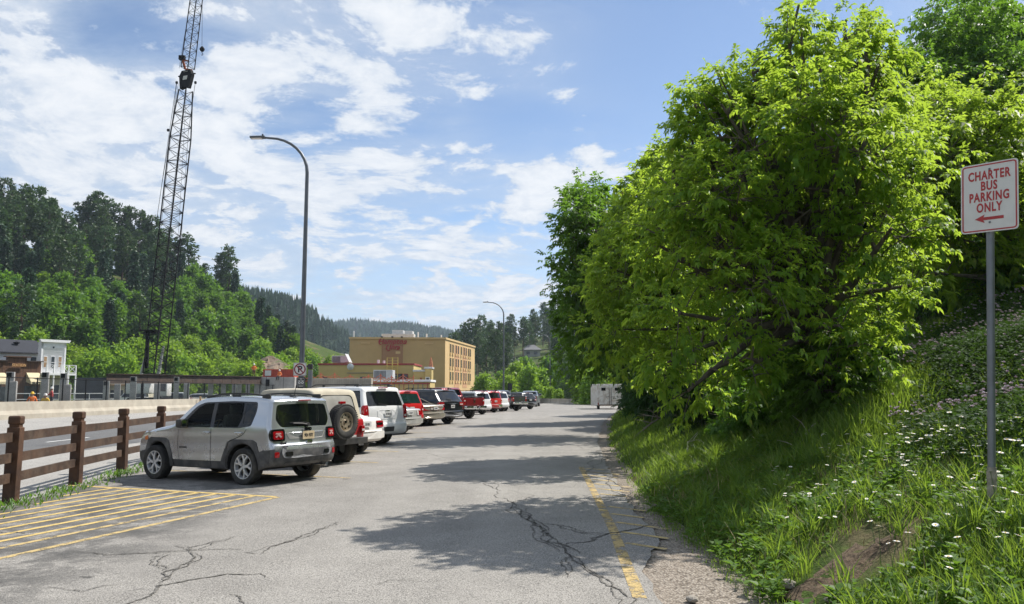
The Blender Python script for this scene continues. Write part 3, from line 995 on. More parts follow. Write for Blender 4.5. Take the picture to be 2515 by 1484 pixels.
        for nm, mb, mat in joined.values():
            p = mb.build(nm, mat, parent); weld(p, R(50))
        return o

def weld(o, sharp):
    bm = bmesh.new(); bm.from_mesh(o.data)
    bmesh.ops.delete(bm, geom=[v for v in bm.verts if not v.link_faces], context='VERTS')
    bmesh.ops.remove_doubles(bm, verts=bm.verts, dist=0.0015)
    bmesh.ops.recalc_face_normals(bm, faces=bm.faces)
    for f in bm.faces: f.smooth = True
    for e in bm.edges:
        e.smooth = not (len(e.link_faces) == 2 and e.calc_face_angle(0) > sharp)
    bm.to_mesh(o.data); bm.free()

# wheels: axle along Y, outer face towards -Y ... +Y side uses a half turn
def tyre_mb(r, w, rim):
    mb = MB()
    k = r / 0.35; h = w / 2
    pr = [(rim, -h * 0.82), (rim + 0.02 * k, -h * 0.95), (r * 0.82, -h * 1.02), (r * 0.94, -h * 0.96), (r * 0.985, -h * 0.80), (r, -h * 0.5), (r, h * 0.5),
          (r * 0.985, h * 0.80), (r * 0.94, h * 0.96), (r * 0.82, h * 1.02), (rim + 0.02 * k, h * 0.95), (rim, h * 0.82)]
    mb.lathe(pr, 36, 'Y')
    return mb
def rim_mb(rim, w, style):
    mb = MB(); h = w / 2
    mb.lathe([(rim * 1.0, -h * 0.80), (rim * 1.03, -h * 0.86), (rim * 0.96, -h * 0.84), (rim * 0.90, -h * 0.55), (rim * 0.86, h * 0.5), (rim * 0.98, h * 0.82)], 36, 'Y')
    mb.lathe([(0.0, -h * 0.20), (rim * 0.9, -h * 0.20)], 24, 'Y', mi=1)          # dark brake disc behind
    if style == 'split':
        for k in range(5):
            a0 = 2 * math.pi * k / 5 + 0.3
            for s_ in (-1, 1):
                a = a0 + s_ * 0.10; a2 = a0 + s_ * 0.30
                mb.bar((rim * 0.16 * math.cos(a), -h * 0.66, rim * 0.16 * math.sin(a)), (rim * 0.62 * math.cos(a), -h * 0.70, rim * 0.62 * math.sin(a)), rim * 0.15, rim * 0.17, up=(0, 1, 0))
                mb.bar((rim * 0.56 * math.cos(a), -h * 0.70, rim * 0.56 * math.sin(a)), (rim * 0.97 * math.cos(a2), -h * 0.74, rim * 0.97 * math.sin(a2)), rim * 0.15, rim * 0.15, up=(0, 1, 0))
        mb.lathe([(0.0, -h * 0.74), (rim * 0.17, -h * 0.74), (rim * 0.22, -h * 0.64), (rim * 0.22, -h * 0.3)], 16, 'Y')
        for k in range(5):
            a = 2 * math.pi * k / 5 + 0.93
            mb.lathe([(0.0, -h * 0.66), (rim * 0.035, -h * 0.66), (rim * 0.035, -h * 0.4)], 6, 'Y', c=(rim * 0.27 * math.cos(a), 0, rim * 0.27 * math.sin(a)), mi=1)
    elif style == 'steel':
        mb.lathe([(0.0, -h * 0.62), (rim * 0.18, -h * 0.62), (rim * 0.24, -h * 0.48), (rim * 0.50, -h * 0.62), (rim * 0.72, -h * 0.60), (rim * 0.90, -h * 0.40)], 32, 'Y')
        for k in range(8):
            a = 2 * math.pi * k / 8
            mb.bbox((rim * 0.70 * math.cos(a), -h * 0.60, rim * 0.70 * math.sin(a)), (rim * 0.15, 0.02, rim * 0.18), 0.006, M=Matrix.Rotation(-a, 3, 'Y'), mi=1)
        mb.lathe([(0.0, -h * 0.74), (rim * 0.16, -h * 0.74), (rim * 0.18, -h * 0.5)], 12, 'Y', mi=1)
    else:
        for k in range(6):
            a = 2 * math.pi * k / 6 + 0.2
            mb.bar((rim * 0.12 * math.cos(a), -h * 0.62, rim * 0.12 * math.sin(a)), (rim * 0.95 * math.cos(a), -h * 0.72, rim * 0.95 * math.sin(a)), rim * 0.30, rim * 0.16, up=(0, 1, 0))
        mb.lathe([(0.0, -h * 0.70), (rim * 0.22, -h * 0.66), (rim * 0.25, -h * 0.4)], 12, 'Y')
    return mb
def add_wheels(parent, xs, track, r, w=0.22, rim=0.62, style='spoke', rmat=None, tread=False):
    for x in xs:
        for sg in (-1, 1):
            tm = tyre_mb(r, w, r * rim)
            if tread:
                for k in range(44):
                    a = 2 * math.pi * k / 44
                    for q in (-1, 0, 1):
                        aa = a + (0.07 if q == 0 else 0)
                        tm.box(((r + 0.004) * math.cos(aa), q * w * 0.33, (r + 0.004) * math.sin(aa)), (0.022, w * 0.27, 0.032), M=Matrix.Rotation(-aa, 3, 'Y'))
            o = tm.build('wheel', M_TYRE, parent, smooth=True)
            o.location = (x, sg * track / 2, r)
            o.rotation_euler = (0, 0.35 * x + 0.2, 0 if sg < 0 else math.pi)
            rm = rim_mb(r * rim, w, style).build('rim', [rmat or M_ALLOY, M_GLOSS], o, smooth=True)

def mirror_part(parent, x, y, z, mat, s=1.0):
    for sg in (-1, 1):
        mb = MB()
        mb.bbox((x, sg * (y + 0.10 * s), z), (0.13 * s, 0.20 * s, 0.15 * s), 0.035 * s, rz=sg * 0.15)
        mb.bar((x + 0.02, sg * (y - 0.03), z - 0.03), (x + 0.02, sg * (y + 0.05), z - 0.02), 0.05)
        o = mb.build('mirror', mat, parent, smooth=True)
        g = MB(); g.bbox((x - 0.068 * s, sg * (y + 0.10 * s), z), (0.006, 0.16 * s, 0.115 * s), 0.002, rz=sg * 0.15).build('mirror_glass', M_CHROME, o)
def interior(parent, sh, x0, x1, z0, belt, mat=None, wheel_x=None):
    mat = mat or M_SEAT
    hw_ = sh.half * 0.80
    mb = MB(); mb.box(((x0 + x1) / 2, 0, z0 + 0.02), (x1 - x0, 2 * hw_, 0.04)); mb.build('cabin_floor', M_WELL, parent)
    for (sx_, n) in ((x1 - 0.95, 2), (x0 + 0.75, 2)):
        for k in range(n):
            y = (-0.38, 0.38)[k]
            mb = MB()
            mb.bbox((sx_ + 0.2, y, z0 + 0.26), (0.5, 0.5, 0.16), 0.05)
            mb.bbox((sx_ - 0.08, y, z0 + 0.58), (0.14, 0.48, 0.60), 0.05, M=Matrix.Rotation(-0.22, 3, 'Y'))
            mb.bbox((sx_ - 0.16, y, z0 + 0.97), (0.10, 0.27, 0.18), 0.04)
            mb.build('seat', mat, parent, smooth=True)
    if wheel_x:
        mb = MB(); c = Vector((wheel_x, 0.38, belt - 0.06))
        ring = []
        Mx = Matrix.Rotation(1.15, 3, 'Y')
        for k in range(17):
            a = 2 * math.pi * k / 16; ring.append(c + Mx @ Vector((math.cos(a) * 0.18, math.sin(a) * 0.18, 0)))
        mb.tube(ring, 0.014, 6, cap=False)
        mb.bar(c, c + Vector((0.3, 0, -0.12)), 0.05); mb.bar(ring[0], ring[8], 0.03, 0.015)
        mb.build('steering_wheel', M_SEATT, parent, smooth=True)
        mb = MB(); mb.bbox((wheel_x + 0.38, 0, belt - 0.10), (0.45, 2 * hw_, 0.20), 0.06); mb.build('dashboard', M_SEAT, parent, smooth=True)

def num_plate(sh, parent, z, txt, mat, y=0.0, th=0.02, w=0.305, h=0.152, col=None):
    poly = rounded([(y - w / 2, z - h / 2), (y + w / 2, z - h / 2), (y + w / 2, z + h / 2), (y - w / 2, z + h / 2)], 0.012, 2)
    xs = min(p[0] for p in sh.rear([(y, z - h / 2), (y, z + h / 2), (y - w / 2, z), (y + w / 2, z)])) - th
    mb = MB(); mb.prism([(-(p[0] - y), p[1] - z) for p in poly], 0.006, fr=((xs, y, z), (0, 1, 0), (0, 0, 1)))
    # face the plate rearwards
    o = MB(); o.prism([(p[0] - y, p[1] - z) for p in poly], 0.008, fr=((xs, y, z), (0, -1, 0), (0, 0, 1)))
    pl = o.build('licence_plate', mat, parent)
    bk = MB(); bk.box((xs + th / 2 + 0.01, y, z), (th + 0.02, 0.10, 0.08)); bk.build('plate_holder', M_BLK, parent)
    text_obj('plate_number', txt, 0.085, col or M_INK, pl, (xs - 0.0095, y, z - 0.005), (math.pi / 2, 0, -math.pi / 2), 0.001, sx=0.80, bold=0.003)
    return pl

CAR_GROUP = 'vehicles parked in the row along the fence'
def place_car(name, label, cat, pix, heading, track, z=None, group=CAR_GROUP, ref=(0.0, -1), depth=None):
    """stand a vehicle so that its right rear tyre meets the ground at a pixel (or at a depth)"""
    a, b = ray(*pix)
    Y = depth
    if Y is None:
        Y = 20.0
        for _ in range(20):
            x = a * Y; zz_ = float(zroad(x, Y)); Y = (zz_ - CAMH) / b
    ang = math.pi / 2 + R(heading)                       # heading: degrees left of straight ahead
    f = np.array((math.cos(ang), math.sin(ang))); rt = np.array((f[1], -f[0]))
    p = np.array((a * Y, Y)) - f * ref[0] - rt * (track / 2) * (-ref[1])
    o = empty(name, (p[0], p[1], float(zroad(p[0] + f[0] * 1.3, p[1] + f[1] * 1.3))), label=label, cat=cat, group=group,
              rot=(0, 0.014 * math.sin(R(heading)) if Y < 45 else 0.0, ang))
    return o
# ------------------------------------------------------------------ the silver car in front
def silver_car():
    tr = 1.55
    a = place_car('parked_car', 'dusty silver compact off-road car with roof rails, nearest in the parked row', 'car', (605, 1190), 60.0, tr, ref=(0.0, 1))
    up = [(-0.66, 0.34), (-0.78, 0.36), (-0.835, 0.46), (-0.845, 0.60), (-0.83, 0.72), (-0.785, 0.775), (-0.775, 0.86), (-0.765, 1.02), (-0.735, 1.10), (-0.64, 1.50), (-0.64, 1.585), (-0.50, 1.625),
          (0.10, 1.665), (0.80, 1.672), (1.28, 1.645), (1.50, 1.56), (2.02, 1.16), (2.12, 1.125), (2.65, 1.06), (3.08, 0.985), (3.27, 0.90), (3.36, 0.74), (3.385, 0.55), (3.36, 0.38), (3.22, 0.28)]
    sh = Shell(up, (0.0, 2.57), (0.43, 0.335), 0.905, 1.08, 1.66, 0.19, bottom=0.28, taper=(0.13, 0.075), bow=(0.26, 0.14), rr=0.075, step=0.07, crown=0.035)
    DLO = rounded([(1.90, 1.10), (1.40, 1.50), (1.20, 1.565), (0.4, 1.585), (-0.26, 1.565), (-0.30, 1.40), (-0.22, 1.13), (0.1, 1.09)], 0.06)
    wf = rounded([(1.76, 1.105), (1.36, 1.46), (1.18, 1.535), (0.93, 1.55), (0.90, 1.095)], 0.04)
    wr = rounded([(0.80, 1.10), (0.83, 1.55), (0.10, 1.55), (0.06, 1.30), (0.13, 1.11)], 0.04)
    wq = rounded([(0.02, 1.16), (0.035, 1.53), (-0.22, 1.53), (-0.255, 1.40), (-0.17, 1.17)], 0.04)
    def arc(c, r0, r1, a0, a1, n=12):
        return [(c + r1 * math.cos(a0 + (a1 - a0) * k / n), 0.335 + r1 * math.sin(a0 + (a1 - a0) * k / n)) for k in range(n + 1)]
    def trap(c, dx0=0.0):
        return [(c + 0.66, 0.20), (c + 0.535, 0.52), (c + 0.40, 0.80), (c + 0.28, 0.845), (c - 0.28, 0.845), (c - 0.40, 0.80), (c - 0.535, 0.52), (c - 0.60 - dx0, 0.20)]
    clad = [('cladding', M_CLAD, [(0.4, 0.20), (2.1, 0.20), (2.1, 0.43), (0.4, 0.43)], 0.004), ('cladding', M_CLAD, trap(0.0), -0.008), ('cladding', M_CLAD, trap(2.57), -0.008),
            ('cladding', M_CLAD, [(-0.95, 0.2), (-0.35, 0.2), (-0.38, 0.60), (-0.60, 0.655), (-0.95, 0.665)], -0.004), ('cladding', M_CLAD, [(2.98, 0.2), (3.5, 0.2), (3.5, 0.52), (3.0, 0.60)], -0.004)]
    gap = 0.007
    seams = []
    def seam(p, w=gap):
        for a_, b_ in zip(p[:-1], p[1:]):
            d = np.array(b_) - np.array(a_); d = d / np.linalg.norm(d); nn = np.array((-d[1], d[0])) * w
            seams.append(('door_gap', M_WELL, [tuple(np.array(a_) + nn), tuple(np.array(b_) + nn), tuple(np.array(b_) - nn), tuple(np.array(a_) - nn)], 0.006))
    seam([(0.865, 0.32), (0.865, 1.08)]); seam([(1.80, 0.42), (1.86, 0.75), (1.84, 1.05)]); seam([(-0.10, 1.08), (0.0, 0.93), (0.36, 0.80), (0.42, 0.66)])
    regs = clad + seams + [('window_surround', M_GLOSS, DLO, 0.003), ('window', G_CLEAR, wf, 0.006), ('window', G_CLEAR, wr, 0.006), ('window', G_TINT, wq, 0.006)]
    rw = rounded([(-0.60, 1.085), (0.60, 1.085), (0.70, 1.22), (0.635, 1.50), (-0.635, 1.50), (-0.70, 1.22)], 0.06)
    ws = rounded([(-0.72, 1.17), (0.72, 1.17), (0.62, 1.58), (-0.62, 1.58)], 0.06)
    wraps = [('cladding', M_CLAD, 'rear', [(-1.2, 0.345), (1.2, 0.345), (1.2, 0.655), (-1.2, 0.655)], -0.002),
             ('cladding', M_CLAD, 'front', [(-1.2, 0.30), (1.2, 0.30), (1.2, 0.52), (-1.2, 0.52)], -0.002),
             ('rear_window', G_TINT, 'rear', rw, 0.004), ('windscreen', G_CLEAR, 'front', ws, 0.004)]
    sh.build(a, P_SILV, regs, wraps, grid=0.10, tcols=16, edge_clad=(M_CLAD, lambda x, z, under: under or (x < -0.3 and z < 0.66) or (x > 2.9 and z < 0.55)))
    interior(a, sh, -0.55, 1.9, 0.42, 1.08, wheel_x=1.32)
    # bumper insert and details at the back
    mb = MB(); sh.rear_panel(mb, rounded([(-0.60, 0.50), (0.60, 0.50), (0.66, 0.60), (0.62, 0.735), (-0.62, 0.735), (-0.66, 0.60)], 0.05), 0.016, fine=0.08); mb.build('bumper', M_DUSTY, a)
    mb = MB(); sh.rear_panel(mb, rounded([(-0.62, 0.345), (0.62, 0.345), (0.55, 0.42), (-0.55, 0.42)], 0.03), 0.012, fine=0.08); mb.build('skid_plate', M_BLK, a)
    for sg in (-1, 1):
        mb = MB(); sh.rear_panel(mb, rounded([(sg * 0.42, 0.535), (sg * 0.56, 0.535), (sg * 0.58, 0.615), (sg * 0.42, 0.615)], 0.02), 0.020, fine=0.06); mb.build('bumper_grille', M_GLOSS, a)
        mb = MB(); sh.rear_panel(mb, rounded([(sg * 0.70, 0.52), (sg * 0.79, 0.52), (sg * 0.79, 0.62), (sg * 0.70, 0.62)], 0.02), 0.008); mb.build('reflector', M_LAMPR, a)
        # square tail lamps with the cross inside
        fr = rounded([(sg * 0.56, 0.815), (sg * 0.835, 0.815), (sg * 0.86, 0.93), (sg * 0.83, 1.065), (sg * 0.56, 1.065)], 0.04)
        mb = MB(); sh.rear_panel(mb, fr, 0.030, fine=0.05)
        tl = mb.build('tail_light', M_GLOSS, a)
        mb = MB(); sh.rear_panel(mb, rounded([(sg * 0.60, 0.85), (sg * 0.80, 0.85), (sg * 0.80, 1.03), (sg * 0.60, 1.03)], 0.03), 0.040, fine=0.05); mb.build('lens', M_LAMPR, tl)
        c = np.array((sg * 0.70, 0.94)); mb = MB()
        for s2 in (-1, 1):
            d = np.array((0.052, 0.052 * s2)); nn = np.array((-d[1], d[0])) * 0.22
            sh.rear_panel(mb, [tuple(c - d - nn), tuple(c + d - nn), tuple(c + d + nn), tuple(c - d + nn)], 0.046 + 0.002 * s2, fine=0.05)
        mb.build('lamp_cross', pm('lamp_cross', (0.50, 0.30, 0.28), 0.25), tl)
        mb = MB(); sh.side_panel(mb, rounded([(2.98, 0.80), (3.10, 0.78), (3.10, 0.86), (2.98, 0.88)], 0.02), sg, 0.006); mb.build('turn_signal', M_LAMPO, a)
        # door handles
        for hx in (0.98, 0.10):
            mb = MB(); y = sg * (sh.W(hx, 0.97) + 0.018); mb.bbox((hx, y, 0.965), (0.19, 0.03, 0.032), 0.010); mb.bbox((hx, y - sg * 0.01, 0.955), (0.10, 0.018, 0.055), 0.008)
            mb.build('door_handle', P_SILV, a, smooth=True)
        # roof rail
        mb = MB()
        pts = [(-0.38, 1.640), (-0.28, 1.685), (0.1, 1.715), (0.6, 1.722), (1.0, 1.705), (1.22, 1.66)]
        q = [sh.warp((x, sg * 0.66, z)) for x, z in resample(chaikin(pts, 2), 0.15)]
        for p0, p1 in zip(q[:-1], q[1:]): mb.bar(p0, p1, 0.045, 0.032)
        for x in (-0.36, 0.45, 1.18): mb.bbox((x, sg * 0.66, 1.635), (0.20, 0.05, 0.09), 0.012)
        mb.build('roof_rail', M_BLK, a)
        # front headlamp
        mb = MB(); sh.rear_panel(mb, [(sg * 0.62 + 0.11 * math.cos(t_), 0.84 + 0.10 * math.sin(t_)) for t_ in np.linspace(0, 2 * math.pi, 15)[:-1]], 0.012, front=True, fine=0.1); mb.build('headlight', M_LAMPW, a)
        # lettering plate on the front door
        mb = MB(); sh.side_panel(mb, [(1.55, 0.655), (1.80, 0.655), (1.80, 0.685), (1.55, 0.685)], sg, 0.004); mb.build('door_badge', M_BLK, a)
    mb = MB()
    for k in range(7): sh.rear_panel(mb, rounded([(-0.42 + k * 0.13, 0.70), (-0.36 + k * 0.13, 0.70), (-0.36 + k * 0.13, 0.90), (-0.42 + k * 0.13, 0.90)], 0.02), 0.01, front=True)
    mb.build('grille_slot', M_GLOSS, a)
    # recess, plate, badges, wiper, camera handle
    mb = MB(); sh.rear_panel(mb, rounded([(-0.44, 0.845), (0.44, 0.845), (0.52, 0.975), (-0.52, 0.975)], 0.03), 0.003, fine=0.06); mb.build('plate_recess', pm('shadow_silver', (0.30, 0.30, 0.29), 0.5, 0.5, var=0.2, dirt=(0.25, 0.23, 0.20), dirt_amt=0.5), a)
    num_plate(sh, a, 0.905, '9E4 93Y', M_PLATET, th=0.018)
    xr_ = sh.xrear(1.02) - 0.012
    text_obj('badge', 'Jeep', 0.115, M_GLOSS, a, (xr_ - 0.012, 0.0, 1.03), (math.pi / 2, 0, -math.pi / 2), 0.006, sx=0.95, bold=0.004)
    mb = MB(); mb.bbox((sh.xrear(0.795) - 0.02, -0.02, 0.775), (0.03, 0.15, 0.05), 0.01); mb.build('tailgate_handle', M_CHROME, a, smooth=True)
    text_obj('badge', '4x4', 0.075, M_BLK, a, (sh.xrear(0.78) + 0.045, 0.60, 0.775), (math.pi / 2, 0, -math.pi / 2 - 0.20), 0.004, shear=0.25, sx=1.2, bold=0.003)
    text_obj('badge', 'LATITUDE', 0.040, M_BLK, a, (sh.xrear(0.70) + 0.045, 0.60, 0.715), (math.pi / 2, 0, -math.pi / 2 - 0.20), 0.003, sx=0.9)
    mb = MB(); xw = sh.xrear(1.11) - 0.03
    mb.tube([(xw - 0.005, -0.02, 1.10), (xw + 0.005, 0.15, 1.125), (xw + 0.015, 0.36, 1.135)], 0.014, 6); mb.bar((xw + 0.012, 0.02, 1.142), (xw + 0.018, 0.44, 1.150), 0.02, 0.02); mb.lathe([(0.0, -0.02), (0.035, -0.02), (0.04, 0.03)], 10, 'X', c=(xw, -0.02, 1.10))
    mb.build('wiper', M_BLK, a)
    mb = MB(); mb.bbox((-0.675, 0, 1.565), (0.05, 0.30, 0.022), 0.006); mb.build('brake_light', M_LAMPR, a)
    mb = MB(); sh_z = 1.66; mb.tube([(-0.40, 0.0, sh_z - 0.02), (-0.47, 0.02, sh_z + 0.20)], [0.008, 0.005], 6); mb.bbox((-0.38, 0, sh_z - 0.01), (0.16, 0.06, 0.03), 0.01); mb.build('antenna', M_BLK, a)
    mb = MB(); mb.tube([(-0.86, -0.45, 0.33), (-0.5, -0.45, 0.33)], 0.035, 10); mb.build('exhaust', M_CHROME, a, smooth=True)
    mirror_part(a, 1.62, 0.86, 1.135, M_BLK, 1.15)
    add_wheels(a, (0.0, 2.57), tr, 0.345, 0.225, 0.655, 'split')
    return a
silver_car()

# ------------------------------------------------------------------ family of simpler bodies
def suv(name, label, cat, pix, head, paint, L=4.8, Wd=1.9, H=1.78, wb=2.85, rov=0.95, r=0.36, slant=0.28, belt=1.10, glass=None, sideglass=None, lamp='tall', plate=None, ptxt='7K1 420', pz=0.92,
        bumper=None, rails=None, detail=True, two_tone=None, bumper_h=0.70, depth=None, style='spoke', lampz=(0.80, 1.12), wiper=True, group=CAR_GROUP, hitch=False, ref=(0.0, -1), winh=None, qcol=None):
    hwid = Wd / 2; tr = Wd - 0.28
    a = place_car(name, label, cat, pix, head, tr, depth=depth, group=group, ref=ref)
    xe = -rov; xn = L - rov; rt = H - 0.03
    up = [(xe + 0.16, 0.36), (xe + 0.04, 0.40), (xe, 0.52), (xe + 0.005, bumper_h - 0.06), (xe + 0.06, bumper_h), (xe + 0.075, belt - 0.08), (xe + 0.095, belt), (xe + slant, rt - 0.16), (xe + slant + 0.02, rt - 0.05), (xe + slant + 0.16, rt - 0.005),
          (xe + L * 0.32, rt + 0.02), (xe + L * 0.50, rt), (xe + L * 0.585, rt - 0.10), (xe + L * 0.72, belt + 0.06), (xe + L * 0.76, belt + 0.02), (xn - 0.35, belt - 0.12), (xn - 0.10, belt - 0.22), (xn - 0.02, belt - 0.42), (xn, 0.55), (xn - 0.05, 0.38), (xn - 0.2, 0.30)]
    sh = Shell(up, (0.0, wb), (r + 0.085, r), hwid, belt, rt, 0.17, bottom=0.32, taper=(0.11, 0.05), bow=(0.24, 0.10), rr=0.07, step=0.12, crown=0.03)
    gl = glass or G_TINT; sg_ = sideglass or gl
    top = rt - 0.13; lo = belt + 0.02
    xa = xe + L * 0.70; xb = xe + L * 0.585
    c1, c2 = xe + L * 0.50, xe + L * 0.285
    wins = [('window', sg_, rounded([(xa - 0.06, lo), (xb - 0.02, top - 0.05), (xb - 0.16, top), (c1 + 0.04, top), (c1 + 0.04, lo)], 0.04), 0.005),
            ('window', sg_, rounded([(c1 - 0.05, lo), (c1 - 0.05, top), (c2 + 0.04, top), (c2 + 0.04, lo)], 0.04), 0.005),
            ('window', sg_, rounded([(c2 - 0.05, lo), (c2 - 0.05, top), (xe + slant + 0.14, top - 0.01), (xe + 0.26, lo + 0.02)], 0.04), 0.005)]
    gp = []
    for sx_, z0, z1 in ((c1, 0.36, belt), (c2, 0.55, belt), (xa + 0.02, 0.45, belt)):
        gp.append(('door_gap', M_WELL, [(sx_ - 0.006, z0), (sx_ + 0.006, z0), (sx_ + 0.006, z1), (sx_ - 0.006, z1)], 0.006))
    regs = []
    if two_tone: regs += [('cladding', two_tone, [(xe - 0.1, 0.2), (xn + 0.1, 0.2), (xn + 0.1, 0.52), (xe - 0.1, 0.52)], -0.003)]
    regs += (gp if detail else []) + [('window_surround', M_GLOSS, rounded([(xa + 0.04, lo - 0.015), (xb, top - 0.02), (xb - 0.15, top + 0.02), (xe + slant + 0.10, top + 0.02), (xe + 0.22, lo)], 0.04), 0.002)] + wins
    wh = winh or (lo + 0.02, rt - 0.15)
    wy = hwid * 0.80
    rwp = rounded([(-wy, wh[0]), (wy, wh[0]), (wy * 0.90, wh[1]), (-wy * 0.90, wh[1])], 0.06)
    wsp = rounded([(-wy * 0.98, belt + 0.09), (wy * 0.98, belt + 0.09), (wy * 0.86, rt - 0.12), (-wy * 0.86, rt - 0.12)], 0.06)
    wraps = [('rear_window', gl, 'rear', rwp, 0.004), ('windscreen', G_TINT, 'front', wsp, 0.004)]
    if two_tone: wraps = [('cladding', two_tone, 'rear', [(-2, 0.37), (2, 0.37), (2, bumper_h - 0.08), (-2, bumper_h - 0.08)], -0.002)] + wraps
    sh.build(a, paint, regs, wraps, grid=0.16 if detail else 0.3, tcols=10 if detail else 6)
    if gl is not G_DARK: interior(a, sh, xe + 0.3, xa, 0.5, belt)
    for s in (-1, 1):
        y0, y1 = s * hwid * 0.985, s * hwid * (0.80 if lamp != 'wide' else 0.62)
        z0, z1 = lampz
        mb = MB(); sh.rear_panel(mb, rounded([(y1, z0), (y0 * 0.985, z0), (y0 * 0.985, z1), (y1, z1)], 0.03), 0.022, fine=0.08)
        tl = mb.build('tail_light', M_LAMPR, a)
        mb = MB(); zc = z0 + (z1 - z0) * 0.25; sh.rear_panel(mb, [(y1 * 1.03, z0 + 0.04), (y0 * 0.94, z0 + 0.04), (y0 * 0.94, z0 + 0.11), (y1 * 1.03, z0 + 0.11)], 0.027); mb.build('lens', M_LAMPW, tl)
        mb = MB(); sh.side_panel(mb, rounded([(xe + 0.06, z0 + 0.02), (xe + 0.20, z0 + 0.04), (xe + 0.20, z1 - 0.03), (xe + 0.09, z1)], 0.02), s, 0.005); mb.build('side_lamp', M_LAMPR, a)
        mb = MB(); sh.rear_panel(mb, rounded([(s * hwid * 0.55, belt - 0.30), (s * hwid * 0.88, belt - 0.28), (s * hwid * 0.88, belt - 0.16), (s * hwid * 0.55, belt - 0.18)], 0.03), 0.012, front=True); mb.build('headlight', M_LAMPW, a)
        if detail:
            for hx in (c1 + 0.14, c2 + 0.12):
                mb = MB(); mb.bbox((hx, s * (sh.W(hx, belt - 0.1) + 0.014), belt - 0.10), (0.18, 0.03, 0.035), 0.01); mb.build('door_handle', paint, a)
        if rails:
            mb = MB(); q = [sh.warp((x, s * hwid * 0.70, z)) for x, z in ((xe + slant + 0.2, rt + 0.03), (xe + slant + 0.35, rt + 0.075), (xb - 0.5, rt + 0.085), (xb - 0.32, rt + 0.03))]
            for p0, p1 in zip(q[:-1], q[1:]): mb.bar(p0, p1, 0.04, 0.03)
            for x in (xe + slant + 0.4, xe + L * 0.42): mb.box((x, s * hwid * 0.70, rt + 0.035), (0.08, 0.035, 0.09))
            mb.build('roof_rail', rails, a)
    if bumper is not None:
        mb = MB(); sh.rear_panel(mb, rounded([(-hwid * 0.93, bumper_h - 0.24), (hwid * 0.93, bumper_h - 0.24), (hwid * 0.95, bumper_h - 0.03), (-hwid * 0.95, bumper_h - 0.03)], 0.04), 0.03, fine=0.1); mb.build('bumper', bumper, a)
    if ptxt: num_plate(sh, a, pz, ptxt, plate or M_PLATE, th=0.02)
    if wiper:
        xw = sh.xrear(wh[0] + 0.03) - 0.02
        mb = MB(); mb.bar((xw, 0.0, wh[0] + 0.02), (xw + 0.012, 0.38, wh[0] + 0.055), 0.025); mb.build('wiper', M_BLK, a)
        mb = MB(); mb.bbox((xe + slant - 0.01, 0, rt - 0.045), (0.05, 0.42, 0.03), 0.008); mb.build('brake_light', M_LAMPR, a)
    mirror_part(a, xa - 0.12, hwid * 0.95, belt + 0.06, paint, 1.15)
    add_wheels(a, (0.0, wb), tr, r, 0.25, 0.64, style)
    return a, sh

